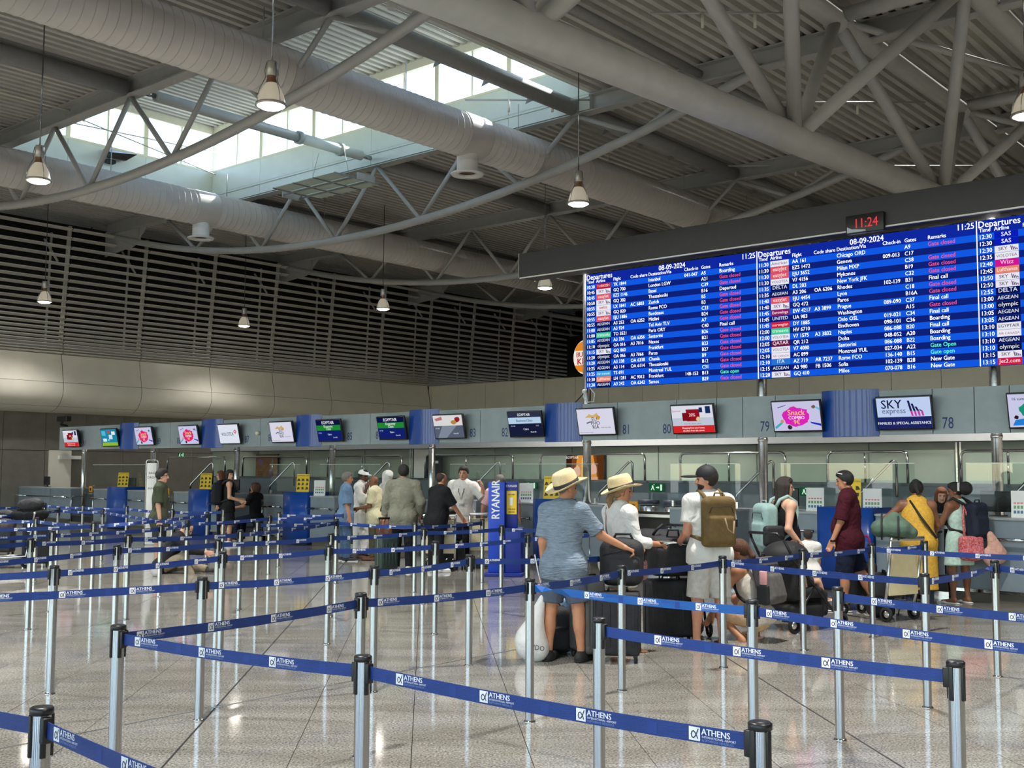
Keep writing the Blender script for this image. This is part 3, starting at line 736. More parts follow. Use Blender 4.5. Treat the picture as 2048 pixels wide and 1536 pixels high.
MON = [('red_advert', RED, 125, 158, 877, 'wall monitor at far left showing a dim red advert'), ('teal', TEA, 201, 236, 875, 'wall monitor with a teal and green picture left of the first blue panel'),
       ('snack', SN(0), 269, 306, 872, 'wall monitor with pink snack advert right of the first blue panel'), ('snack', SN(0), 357, 397, 870, 'wall monitor with pink snack advert left of the second blue panel'),
       ('volotea', VOL, 437, 478, 868, 'wall monitor with a white screen and a black airline word'), ('euphoria', EUP, 540, 586, 864, 'small wall monitor with pale shopping advert left of the third blue panel'),
       ('egypt_a', EGY, 634, 682, 861, 'wall monitor with green class bar right of the third blue panel'), ('egypt_b', EGY, 757, 808, 856, 'wall monitor with green class bar left of the fourth blue panel'),
       ('grey', GRY, 869, 925, 853, 'wall monitor with grey lower half near desk number 83'), ('business', BUS, 1020, 1080, 848, 'wall monitor with pale business class bar near desk number 82'),
       ('euphoria_b', EUP, 1157, 1226, 843, 'wall monitor with pale shopping advert near desk number 81'), ('red_b', RED, 1346, 1425, 838, 'wall monitor with bright red advert near desk number 80'),
       ('snack_b', SN(1), 1546, 1640, 832, 'wall monitor with magenta snack advert near desk number 79'), ('sky', SKYX, 1756, 1860, 826, 'wall monitor with pale sky blue airline picture near desk number 78'),
       ('kids', KID, 2022, 2136, 820, 'wall monitor cut by the right picture edge')]
def picture(parent, items, w, h, M):
    """flat picture of a screen: layered pieces, each colour lifted a hair above the last"""
    z = .0008
    for k, it in enumerate(items):
        m = scr('%d_%d_%d' % it[1], it[1]); mb = MB()
        if it[0] == 'bg': q = [(0, 0), (1, 0), (1, 1), (0, 1)]; zz = .0
        elif it[0] == 'rect': q = rect(*it[2:6]); zz = z * (k + 1)
        elif it[0] == 'poly': q = it[2]; zz = z * (k + 1)
        if it[0] == 'text':
            text(mb, it[2], M @ Matrix.Translation(((it[3] - .5) * w, (it[4] - .5) * h, z * (k + 1))), it[5] * h * 1.25, it[6], bold=.012)
        else:
            mb.add([M @ Vector(((x - .5) * w, (y - .5) * h, zz)) for x, y in q], [tuple(range(len(q)))])
        mb.build('print' if it[0] == 'text' else 'picture', m, parent)
for nm, items, x0, x1, yc, lab in MON:
    p = on_a((x0 + x1) / 2, yc, FA - .17); b = ab(p)[1]; w, h = .78, .45
    t = thing('wall_monitor', lab, 'monitor', H(FA - .17, b, p.z), HROT, 'monitors on the sign fascia')
    Mt = Matrix.Rotation(R(13), 4, 'Y')      # screen tips its top forward
    m = MB().cham(0, .05, -w / 2 - .02, w / 2 + .02, -h / 2 - .025, h / 2 + .02, .008); m.xf(Matrix.Rotation(R(-13), 4, 'Y')); m.build('bezel', M_BLACK, t)
    m = MB().add([(.05, -.33, -.2), (.05, .33, -.2), (.05, .33, .21), (.05, -.33, .21), (.14, -.28, -.16), (.14, .28, -.16), (.14, .28, .2), (.14, -.28, .2)], [(0, 4, 5, 1), (1, 5, 6, 2), (2, 6, 7, 3), (3, 7, 4, 0), (4, 7, 6, 5)])
    m.xf(Matrix.Rotation(R(-13), 4, 'Y')); m.build('rear_housing', M_BLACKM, t)
    MB().box(.06, .18, -.1, .1, -.1, .1).build('bracket', M_BLACKM, t)
    s = MB().box(-.002, .0, -w / 2, w / 2, -h / 2, h / 2); s.xf(Matrix.Rotation(R(-13), 4, 'Y')); so = s.build('screen', M_BLACK, t)
    picture(so, items, w, h, Matrix.Rotation(R(-13), 4, 'Y') @ face_at(-.004, 0, 0))

# ------------------------------------------------------------------ departures board
P1 = [('10:30', 'tk', 'TK 1844', '', 'Istanbul', '041-047', 'A5', 'Boarding'), ('10:45', 'sky', 'GQ 700', '', 'London LGW', '', 'A21', 'Gate closed'), ('10:45', 'ej', 'EZS 1146', '', 'Basel', '', 'C39', 'Gate closed'),
      ('10:50', 'sky', 'GQ 382', '', 'Thessaloniki', '', 'B16', 'Departed'), ('10:55', 'lx', 'LX 1841', 'AC 6803', 'Zurich', '', 'B5', 'Gate closed'), ('10:55', 'sky', 'GQ 820', '', 'Rome FCO', '', 'B3', 'Gate closed'),
      ('10:55', 'ej', 'EJU 1886', '', 'Bordeaux', '', 'C33', 'Gate closed'), ('10:55', 'a3', 'A3 252', 'OA 6252', 'Mitilini', '', 'B24', 'Gate closed'), ('11:00', 'a3', 'A3 924', '', 'Tel Aviv TLV', '', 'A7', 'Gate closed'),
      ('11:00', 'hv', 'TO 3521', '', 'Paris ORY', '', 'C40', 'Final call'), ('11:05', 'a3', 'A3 356', 'OA 6356', 'Santorini', '', 'B26', 'Gate closed'), ('11:10', 'oa', 'OA 016', 'A3 7016', 'Naxos', '', 'B21', 'Gate closed'),
      ('11:15', 'sky', 'GQ 860', '', 'Frankfurt', '', 'B23', 'Gate closed'), ('11:20', 'oa', 'OA 066', 'A3 7066', 'Paros', '', 'B27', 'Gate closed'), ('11:20', 'a3', 'A3 338', 'OA 6338', 'Chania', '', 'B9', 'Gate closed'),
      ('11:25', 'a3', 'A3 114', 'OA 6114', 'Thessaloniki', '', 'B12', 'Gate closed'), ('11:25', 'ts', 'TS 691', '', 'Montreal YUL', '', 'C31', 'Gate closed'), ('11:30', 'lh', 'LH 1281', 'AC 9012', 'Frankfurt', '148-153', 'B13', 'Gate open'),
      ('11:30', 'a3', 'A3 242', 'OA 6242', 'Samos', '', 'B29', 'Gate closed')]
P2 = [('11:30', 'aa', 'AA 161', '', 'Chicago ORD', '', 'A9', 'Gate closed'), ('11:30', 'ej', 'EZS 1472', '', 'Geneva', '009-013', 'C17', ''), ('11:30', 'ej', 'EJU 3652', '', 'Milan MXP', '', 'C38', 'Gate closed'),
      ('11:30', 'v7', 'V7 4156', '', 'Mykonos', '', 'B19', 'Gate closed'), ('11:35', 'dl', 'DL 203', '', 'New York JFK', '', 'C32', 'Gate closed'), ('11:35', 'a3', 'A3 206', 'OA 6206', 'Rhodes', '102-139', 'B31', 'Final call'),
      ('11:40', 'ej', 'EJU 4454', '', 'Lyon', '', 'C18', 'Gate closed'), ('11:40', 'sky', 'GQ 472', '', 'Paros', '', 'B16A', 'Gate closed'), ('11:45', 'ew', 'EW 4217', 'A3 3899', 'Prague', '089-090', 'C37', 'Final call'),
      ('11:45', 'ua', 'UA 983', '', 'Washington', '', 'A15', 'Gate closed'), ('11:45', 'dy', 'DY 1885', '', 'Oslo OSL', '019-021', 'C34', 'Final call'), ('12:00', 'hv', 'HV 6710', '', 'Eindhoven', '098-101', 'C36', 'Boarding'),
      ('12:00', 'v7', 'V7 1575', 'A3 3832', 'Naples', '086-088', 'B20', 'Final call'), ('12:05', 'qr', 'QR 212', '', 'Doha', '048-052', 'A20', 'Boarding'), ('12:05', 'v7', 'V7 4080', '', 'Santorini', '086-088', 'B22', 'Boarding'),
      ('12:10', 'ac', 'AC 899', '', 'Montreal YUL', '027-034', 'A22', 'Gate Open'), ('12:10', 'az', 'AZ 719', 'AR 7237', 'Rome FCO', '136-140', 'B15', 'Gate open'), ('12:15', 'a3', 'A3 980', 'FB 1506', 'Sofia', '102-139', 'B28', 'New Gate'),
      ('12:20', 'sky', 'GQ 410', '', 'Milos', '070-078', 'B16', 'New Gate')]
P3 = [(a, b, '', '', '', '', '', '') for a, b in (('12:30', 'sk'), ('12:30', 'sk'), ('12:30', 'sky'), ('12:35', 'v7'), ('12:40', 'w6'), ('12:45', 'lh'), ('12:50', 'sky'), ('12:50', 'sky'), ('12:55', 'dl'), ('13:00', 'a3'),
      ('13:00', 'oa'), ('13:05', 'a3'), ('13:05', 'a3'), ('13:10', 'ms'), ('13:10', 'ac'), ('13:10', 'a3'), ('13:10', 'oa'), ('13:15', 'sky'), ('13:15', 'ls'))]
AIR = {'tk': ((196, 20, 50), (255, 220, 225), 'TURKISH'), 'sky': ((242, 240, 250), (90, 80, 110), 'SKY'), 'ej': ((235, 90, 105), (255, 235, 235), 'easyJet'), 'lx': ((245, 244, 250), (190, 60, 80), 'swiss'),
       'a3': ((10, 22, 90), (235, 240, 255), 'AEGEAN'), 'hv': ((70, 214, 160), (235, 255, 245), 'transavia'), 'oa': ((10, 16, 60), (235, 240, 255), 'olympic'), 'ts': ((60, 170, 235), (235, 250, 255), 'Air transat'),
       'lh': ((245, 140, 110), (255, 245, 240), 'Lufthansa'), 'aa': ((245, 243, 248), (130, 110, 150), 'American'), 'v7': ((244, 243, 250), (130, 120, 150), 'VOLOTEA'), 'dl': ((10, 20, 84), (235, 240, 255), 'DELTA'),
       'ew': ((150, 30, 96), (255, 240, 250), 'Eurowings'), 'ua': ((12, 30, 120), (235, 240, 255), 'UNITED'), 'dy': ((222, 30, 60), (255, 225, 228), 'norwegian'), 'qr': ((110, 20, 66), (255, 240, 250), 'QATAR'),
       'ac': ((244, 242, 250), (170, 120, 150), 'AIR CANADA'), 'az': ((40, 120, 220), (235, 250, 255), 'ITA'), 'sk': ((10, 30, 190), (255, 255, 255), 'SAS'), 'w6': ((220, 20, 150), (255, 200, 240), 'Wizz'),
       'ms': ((240, 240, 248), (50, 60, 110), 'EGYPTAIR'), 'ls': ((222, 24, 70), (255, 240, 245), 'Jet2.com')}
BDA = 16.15; BZ0, BZ1 = 3.2, 5.27
bb = [bf(1172, BDA), bf(1516, BDA), bf(1966, BDA)]
PW = (bb[0] - bb[2]) / 2
t = thing('departure_board', 'huge blue departures board of three bright flight panels', 'screen', H(BDA, bb[0], 0), HROT)
M_HDR = scr('header', (18, 44, 172), .72); M_ROW1 = scr('row_bright', (18, 92, 236), .8); M_ROW2 = scr('row_dark', (18, 40, 140), .62)
MT = {'w': scr('text_white', (246, 250, 255), 1.25), 'r': scr('text_red', (240, 80, 130), 1.0), 'g': scr('text_green', (90, 240, 190), 1.1)}
NR = 19; rh = (BZ1 - BZ0) / (NR + 1.95)
for pi, rows in enumerate((P1, P2, P3)):
    off = -pi * PW
    pan = MB().box(0, .09, off - PW + .006, off - .006, BZ0, BZ1).build('panel', M_BLACKM, t)
    def M(x, z, d): return Matrix.Translation((-.004 - d, off - .006, 0)) @ FACE @ Matrix.Translation((x, z, 0))
    W_ = PW - .012
    def quad(mb, x0, x1, z0, z1, d): mb.add([M(x, z, d) @ Vector((0, 0, 0)) for x, z in ((x0, z0), (x1, z0), (x1, z1), (x0, z1))], [(0, 1, 2, 3)])
    hd = MB(); quad(hd, 0, W_, BZ1 - 1.95 * rh, BZ1, 0); hd.build('header_bar', M_HDR, pan)
    tx = {'w': MB(), 'r': MB(), 'g': MB()}
    def T(s, x, z, size, c='w', al='L', sx=.92): text(tx[c], s, M(x, z, .004), size, al, bold=.012, sx=sx)
    T('Departures', .012, BZ1 - .105, .135); T('11:25', W_ - .02, BZ1 - .1, .125, al='R'); T('08-09-2024', .455 * W_, BZ1 - .1, .125)
    zz = BZ1 - 1.95 * rh + .022
    for s, x in (('Time', .008), ('Airline', .067), ('Flight', .177), ('Code share', .2836), ('Destination/Via', .393), ('Check-in', .604), ('Gates', .70), ('Remarks', .80)):
        T(s, x * W_, zz, .082)
    for r, (tm_, al, fl, cs, de, ck, gt, rm) in enumerate(rows):
        z1 = BZ1 - (1.95 + r) * rh; z0 = z1 - rh; zz = z0 + .022
        q = MB(); quad(q, 0, W_, z0, z1, 0); q.build('row_bar', M_ROW1 if r % 2 == 0 else M_ROW2, pan)
        T(tm_, .006 * W_, zz, .088); T(fl, .177 * W_, zz, .085); T(cs, .2836 * W_, zz, .085); T(de, .393 * W_, zz, .087); T(ck, .604 * W_, zz, .085); T(gt, .70 * W_, zz, .085)
        c = 'r' if 'closed' in rm else ('g' if 'pen' in rm else 'w'); T(rm, .80 * W_, zz, .088, c)
        bgc, fgc, nm = AIR[al]
        q = MB(); quad(q, .067 * W_, .160 * W_, z0 + .002, z1 - .002, .002); lo = q.build('airline_logo', scr('%d_%d_%d' % bgc, bgc), pan)
        q = MB(); w_ = text_w(nm); sz = min(.085, .085 * W_ / w_ * .95) if nm not in ('SKY',) else .07
        text(q, nm, M(.1135 * W_ - (.05 if nm == 'SKY' else 0), z0 + .03, .006), sz, 'C', bold=.012)
        if nm == 'SKY':
            for k in range(4):
                x = .1135 * W_ + .05 + .025 * k; h_ = .065 - .013 * k
                q.add([M(x + dx, z0 + dz, .006) @ Vector((0, 0, 0)) for dx, dz in ((0, .018 + h_), (.012, .018 + h_), (.03, .018), (.014, .018))], [(0, 3, 2, 1)])
        q.build('airline_name', scr('%d_%d_%d' % fgc, fgc), lo)
    for c, q in tx.items():
        if q.v: q.build('flight_text', MT[c], pan)
    if pi < 2: MB().box(-.012, .02, off - PW - .004, off - PW + .006, BZ0, BZ1).build('divider', MT['w'], pan)
MB().box(.09, .16, -3 * PW, 0, BZ0 + .1, BZ1 - .1).build('rear_frame', M_BLACKM, t)
# dark beam above the board with the red clock on it
b0 = bf(1045, FA)
t = thing('board_beam', 'long dark grey box beam above the departures board', 'beam', H(FA, b0, 0), HROT)
MB().cham(-.12, .35, -13.5, 0, 5.33, 5.79, .012).build('casing', mat('anthracite_casing', srgb(58, 58, 62), .55, noise=.05), t)
MB().box(-.13, .36, -.0, .012, 5.325, 5.795).build('end_cap', M_STEEL_PAINT, t)
MB().box(-.13, -.1, -13.5, -.02, 5.312, 5.332).build('edge_strip', M_WHITE, t)
p = on_a(1729, 446, FA - .2); ca, cb = ab(p)
t = thing('digital_clock', 'small black digital clock with red figures under the dark beam', 'clock', H(FA - .2, cb, p.z), HROT)
MB().cham(0, .08, -.29, .29, -.14, .14, .012).build('case', M_BLACK, t)
q = MB(); text(q, '11:24', face_at(-.003, -.02, -.06), .2, 'C', bold=.0, sx=.85); q.build('figures', scr('clock_red', (250, 60, 70), .9), t)
q = MB(); q.add([face_at(-.004, 0, 0) @ Vector(v) for v in ((-.27, -.12, 0), (.02, -.12, .0), (.02, -.1, .01), (-.2, -.07, .012), (-.27, -.03, .004))], [(0, 1, 2, 3, 4)]); q.build('peeling_film', mat('peeling_film', srgb(190, 205, 220), .3, noise=.05), t)
# junction box and cable by the left board column
t = thing('loose_cable', 'thin loose cable looping below the left corner of the departures board', 'cable', H(FA, bf(1172), 3.1), HROT)
MB().tube([(.1, .06, .08), (.05, .1, -.05), (.05, .02, -.16), (.1, -.1, -.15), (.15, -.08, 0), (.12, 0, .1)], .012, 6).build('loop', M_WHITE, t)
MB().tube([(.1, .08, .05), (.25, .5, -.2), (.3, .66, -.32)], .012, 6).build('tail', M_BLACKM, t)
MB().ball((.08, .1, .04), .04).build('plug', M_WHITE, t)

# ------------------------------------------------------------------ wall behind the desks
GA = 19.6
wg = struct('wall_desks', None, rz=HROT)
M_GREEN = mat('grey_green_panel', srgb(150, 164, 152), .2, noise=.04, nscale=2)
GB0, GB1 = bf(2300, GA), bf(425, GA)
n = 11; st = (GB1 - GB0) / n
for k in range(n):
    MB().box(GA, GA + .05, GB0 + st * k + .005, GB0 + st * (k + 1) - .005, 0, 2.24).build('panel', M_GREEN, wg)
    MB().box(GA - .012, GA, GB0 + st * k - .01, GB0 + st * k + .01, 0, 2.24).build('joint_cover', mat('green_joint', srgb(120, 132, 124), .4, noise=.03), wg)
MB().box(GA - .06, GA + .06, GB0, GB1, 2.25, 2.38).build('cap_rail', M_WHITE, wg)
MB().box(GA - .07, GA + .07, GB0, GB1, 2.235, 2.25).build('black_rail', M_BLACKM, wg)  # thin black strip below the cap rail
for x in (826, 1920):
    b = bf(x, GA); MB().box(GA - .05, GA + .02, b - .035, b - .005, 0, 2.24).build('mullion', M_STAIN, wg); MB().box(GA - .05, GA + .02, b + .03, b + .06, 0, 2.24).build('mullion', M_STAIN, wg)
b0, b1 = bf(864, GA), bf(830, GA)
MB().box(GA - .03, GA - .002, b0, b1, 1.2, 2.24).build('white_panel', M_WHITE, wg)
# low conveyor housing in front of that wall
t = thing('conveyor_housing', 'low slate grey conveyor housing behind the check-in desks', 'conveyor', H(18.7, 0, 0), HROT)
M_SLATE = mat('slate_grey', srgb(104, 112, 118), .5, noise=.05)
MB().box(.0, .4, bf(2300, 18.7), bf(430, 18.7), .0, 1.48).build('housing', M_SLATE, t)
MB().box(-.05, .45, bf(2300, 18.7), bf(430, 18.7), 1.48, 1.53).build('ledge', mat('slate_ledge', srgb(76, 80, 84), .5, noise=.05), t)
MB().box(-.6, .0, bf(2300, 18.7), bf(430, 18.7), .0, .62).build('belt_bed', M_BLACKM, t)
# steel hoops and sloping hand rails behind the desks
HOOPS = [(330, 445), (480, 608), (650, 798), (845, 1020), (1075, 1284), (1355, 1565), (1650, 1810), (1917, 2120)]
for i, (x0, x1) in enumerate(HOOPS):
    b1, b0 = bf(x0, 18.5), bf(x1, 18.5)
    lab = ['leftmost', 'second from left', 'third from left', 'fourth from left', 'fifth from left', 'sixth from left', 'seventh from left', 'rightmost'][i]
    t = thing('steel_hoop', lab + ' bent steel hoop rail behind the check-in desks', 'rail', H(18.5, b0, 0), HROT, 'steel hoop rails')
    w = b1 - b0; r = .1; z0 = 1.53; z1 = 2.06
    pts = [(.1, 0, z0)] + [(.1, r - r * math.cos(q * math.pi / 8), z1 - r + r * math.sin(q * math.pi / 8)) for q in range(5)] + [(.1, w - r + r * math.sin(q * math.pi / 8), z1 - r + r * math.cos(q * math.pi / 8)) for q in range(5)] + [(.1, w, z0)]
    MB().tube(pts, .024, 10).build('hoop', M_CHROME, t)
    if i: MB().tube([(.1, w * .52, z0), (.1, w * .52, z1)], .02, 8).build('middle_post', M_CHROME, t)
    MB().tube([(-.6, .62, 1.14), (-.6, .6, 1.3), (-.3, .12, 1.88), (-.28, .08, 1.9), (-.26, .05, 1.86), (-.26, .05, 1.3)], .024, 10).build('sloping_rail', M_CHROME, t)

# ------------------------------------------------------------------ desks
def cfa(b): return 15.0 + .0755 * b
_c0 = H(cfa(0), 0); _c1 = H(cfa(30), 30)
def cline(x):
    d = ray(x, 1000); d = Vector((d.x, d.y)); e = _c1 - _c0
    # _c0 + s e = k d
    det = e.x * (-d.y) + d.x * e.y
    s = (-_c0.x * (-d.y) - d.x * (_c0.y)) / det
    return s * 30
def desk_b(x, depth):
    b = cline(x)
    for _ in range(4): b = b_at(x, cfa(b) + depth)
    return b
CROT = HROT - math.atan(.0755)
M_DESK = mat('desk_grey', srgb(128, 140, 148), .45, noise=.05, nscale=4)
M_DESKTOP = mat('desk_top_grey', srgb(160, 164, 166), .35, noise=.04)
DESKS = [(-60, 60, 'long grey desk front at the far left behind the loaded trolley'), (60, 140, 'grey desk front left of the leftmost orange sticker'), (186, 217, 'grey desk left of the leftmost blue podium'), (253, 290, 'grey desk right of the leftmost blue podium'),
         (346, 378, 'grey desk left of the second blue podium'), (421, 458, 'grey desk right of the second blue podium'), (526, 569, 'grey desk left of the third blue podium'), (619, 668, 'grey desk right of the third blue podium'),
         (730, 790, 'grey desk behind the man in the cream polo shirt'), (845, 900, 'grey desk behind the white polo shirt man'), (1028, 1069, 'grey desk left of the podium behind the straw hat man'), (1113, 1206, 'grey desk between the straw hat man and woman'),
         (1337, 1470, 'grey desk left of the man with black cap'), (1530, 1636, 'grey desk behind the woman in black tank top'), (1748, 1842, 'grey desk behind the woman in yellow dress'), (1897, 2140, 'long grey desk at the right picture edge')]
for i, (x0, x1, lab) in enumerate(DESKS):
    b1, b0 = cline(x0), cline(x1); w = b1 - b0
    t = thing('checkin_desk', lab, 'desk', H(cfa(b0), b0, 0), CROT, 'check-in desks')
    MB().box(.02, .72, .004, w - .004, .13, 1.09).build('body', M_DESK, t)
    MB().box(.0, .75, 0, w, 1.09, 1.12).build('top', M_DESKTOP, t)
    MB().box(.07, .68, .02, w - .02, 0, .13).build('plinth', mat('plinth_brown', srgb(96, 88, 78), .5, noise=.05), t)
    MB().box(-.012, .02, 0, w, .13, .17).build('kick_rail', M_CHROME, t)
    if w > 2: MB().box(.014, .02, w * .5 - .004, w * .5 + .004, .17, 1.09).build('seam', M_GAP, t)
    r = MB().tube([(-.1, .03, .84), (-.1, w - .03, .84)], .022, 10); r.build('bump_rail', M_CHROME, t)
    for q in (.12, w - .12): MB().tube([(-.1, q, .84), (.03, q, .8)], .014, 8).build('bracket', M_CHROME, t)
PODS = [(216, 253, 'leftmost blue podium with yellow notice'), (379, 420, 'second blue podium from left with yellow notice'), (569, 618, 'third blue podium from left with yellow notice'), (1069, 1112, 'blue podium half hidden behind the straw hat man'), (1636, 1747, 'blue podium behind the man in maroon shirt')]
M_YEL = mat('yellow_notice', srgb(246, 206, 40), .5, noise=.03)
M_INK = mat('notice_ink', srgb(70, 60, 20), .6, noise=.05)
for x0, x1, lab in PODS:
    b1, b0 = cline(x0), cline(x1); w = b1 - b0
    t = thing('blue_podium', lab, 'podium', H(cfa(b0), b0, 0), CROT, 'blue podiums')
    n = 12; vs = []
    for i in range(n + 1):
        a_ = -.1 * math.sin(math.pi * i / n) - .04
        vs += [(a_, w * i / n, .03), (a_, w * i / n, 1.2)]
    vs += [(.55, w, .03), (.55, w, 1.2), (.55, 0, .03), (.55, 0, 1.2)]
    m_ = len(vs) // 2
    pb2 = MB(); pb2.add(vs, [(2 * i, 2 * i + 1, (2 * i + 3) % (2 * m_), (2 * i + 2) % (2 * m_)) for i in range(m_)] + [tuple(2 * i + 1 for i in range(m_))[::-1], tuple(2 * i for i in range(m_))], False); pb2.sm = [k < n for k in range(len(pb2.f))]; pb2.build('body', M_BLUEP, t)
    MB().box(-.02, .5, .03, w - .03, 0, .03).build('foot', M_BLACKM, t)
    nt_ = thing('yellow_notice', 'yellow notice standing on the ' + lab.split(' with')[0], 'sign', H(cfa(b0) + .2, b0 + w * .5, 1.2), CROT, 'yellow notices')
    nt_.rotation_euler.z = CROT * .25 + .75 * math.atan2(nt_.location.y, nt_.location.x)
    tl = Matrix.Rotation(R(12), 4, 'Y') @ FACE
    q = MB().box(0, .012, -.15, .15, 0, .42); q.xf(Matrix.Rotation(R(12), 4, 'Y')); q.build('card', M_YEL, nt_)
    q = MB(); text(q, 'FORBIDDEN ITEMS', tl @ Matrix.Translation((0, .37, .003)), .035, 'C')
    for i in range(3):
        for j in range(3):
            rnd = random.Random(i * 3 + j)
            q.add([tl @ Vector((-.1 + .1 * i + dx * (1 + rnd.uniform(-.4, .4)), .08 + .1 * j + dy, .003)) for dx, dy in ((-.03, -.03), (.03, -.02), (.02, .03), (-.02, .035))], [(0, 1, 2, 3)])
    q.build('symbols', M_INK, nt_)
    MB().box(.06, .14, -.1, .1, 0, .01).build('foot', M_WHITE, nt_)
# ------------------------------------------------------------------ queue posts and belts
PH = .965
M_BELT = mat('blue_webbing', srgb(13, 52, 124), .55, noise=.06, nscale=30, bump=.25, bscale=180, stretch=(.2, .2, 3))
M_BELT2 = mat('bright_blue_webbing', srgb(12, 84, 160), .5, noise=.05, nscale=30, bump=.25, bscale=180, stretch=(.2, .2, 3))
M_PRINT = mat('white_print', srgb(235, 238, 245), .6, noise=.01)
M_PRINT2 = mat('faint_print', srgb(26, 60, 136), .6, noise=.02)
M_PRINTK = mat('black_print', srgb(20, 24, 40), .6, noise=.02)
def post_proto():
    t = thing('queue_post', '', 'post')
    MB().tube([(0, 0, .004), (0, 0, .95)], .0305, 20, cap=False).build('shaft', M_CHROME, t)
    MB().lathe([(.001, .967), (.03, .967), (.036, .962), (.036, .945), (.031, .942)], 22).build('cap', M_BLACK, t)
    MB().lathe([(.04, 0), (.04, .006), (.031, .012)], 22).build('floor_ring', M_CHROME, t)
    for k in range(4):
        w = k * math.pi / 2
        m = MB().cham(.026, .037, -.009, .009, .815, .945, .003); m.xf(Matrix.Rotation(w, 4, 'Z')); m.build('slot', M_BLACK, t)
    return t
PP = post_proto()
def _ord(i): return ['leftmost', 'second', 'third', 'fourth', 'fifth', 'sixth', 'seventh'][i]
ROWS = [('second belt row from the front', ['S2', 'S3', 'S4']), ('third belt row from the front', ['S8', 'S36']), ('fourth belt row from the front', ['S7', 'S25', 'S32']), ('fifth belt row from the front', ['S9', 'S17', 'S26', 'S31', 'S35']),
        ('sixth belt row from the front', ['S10', 'S18', 'S28', 'S30', 'S34']), ('seventh belt row from the front', ['S11', 'S14', 'S19', 'S27', 'S29', 'S33']), ('eighth belt row from the front', ['S12', 'S15', 'S16', 'S22', 'S23', 'S24']),
        ('ninth belt row from the front', ['S46', 'S13', 'S21', 'S20']), ('hindmost belt row by the desks', ['S47', 'S51', 'S53', 'S54']), ('row before the hindmost belts', ['S49', 'S48', 'S52'])]
LBL = {'S1': 'steel queue post at the bottom left corner', 'S5': 'steel queue post in front of the tall black suitcase', 'S6': 'steel queue post with belt clips at lower right',
       'S37': 'steel queue post between straw hat man and woman', 'S38': 'steel queue post in front of the man in white shirt', 'S39': 'steel queue post in front of the black stroller', 'S40': 'steel queue post in front of the crouching woman',
       'S41': 'steel queue post below the man in maroon shirt', 'S42': 'steel queue post beside the green duffel bag trolley', 'S43': 'upper steel queue post in front of the yellow dress', 'S44': 'lower steel queue post in front of the yellow dress',
       'S45': 'steel queue post right of the mint skirt', 'S55': 'steel queue post behind the heap of black bags', 'S56': 'dark queue post behind the stroller handle'}
for rn, ids in ROWS:
    for i, k in enumerate(ids): LBL[k] = _ord(i) + (' steel queue post of the ' if i == 0 else ' steel queue post from left of the ') + rn
POST = {'S1': (84, 1414), 'S2': (237, 1250), 'S3': (726, 1311), 'S4': (1520, 1444), 'S5': (1198, 1236), 'S6': (1911, 1322), 'S7': (405, 1154), 'S8': (722, 1186), 'S9': (109, 1131), 'S10': (234, 1089), 'S11': (62, 1076), 'S12': (105, 1061),
        'S13': (188, 1044), 'S14': (257, 1068), 'S15': (322, 1049), 'S16': (375, 1040), 'S17': (445, 1103), 'S18': (436, 1078), 'S19': (481, 1060), 'S20': (447, 1018), 'S21': (415, 1024), 'S22': (515, 1042), 'S23': (539, 1030), 'S24': (558, 1024),
        'S25': (749, 1131), 'S26': (657, 1090), 'S27': (673, 1038), 'S28': (662, 1066), 'S29': (830, 1046), 'S30': (847, 1056), 'S31': (871, 1082), 'S32': (939, 1109), 'S33': (965, 1038), 'S34': (1003, 1050), 'S35': (1055, 1068), 'S36': (1060, 1157),
        'S37': (1243, 1131), 'S38': (1445, 1112), 'S39': (1604, 1098), 'S40': (1504, 1200), 'S41': (1675, 1174), 'S42': (1742, 1087), 'S43': (1849, 1082), 'S44': (1849, 1147), 'S45': (1989, 1121), 'S46': (73, 1035), 'S47': (90, 1006), 'S48': (117, 1015),
        'S49': (51, 1022), 'S51': (166, 1010), 'S52': (206, 1018), 'S53': (254, 1012), 'S54': (345, 1018), 'S55': (1338, 1052), 'S56': (1594, 1064)}
PPOS = {}
first = True
for k, (x, y) in POST.items():
    p = on_z(x, y, PH); PPOS[k] = Vector((p.x, p.y, 0))
    o = PP if first else copy_tree(PP); first = False
    o.location = PPOS[k]; o['label'] = LBL[k]; o['category'] = 'post'; o['group'] = 'steel queue posts'
    o.rotation_euler = (0, 0, (hash(k) % 7) * .2 if False else .15 * len(k) + .3)
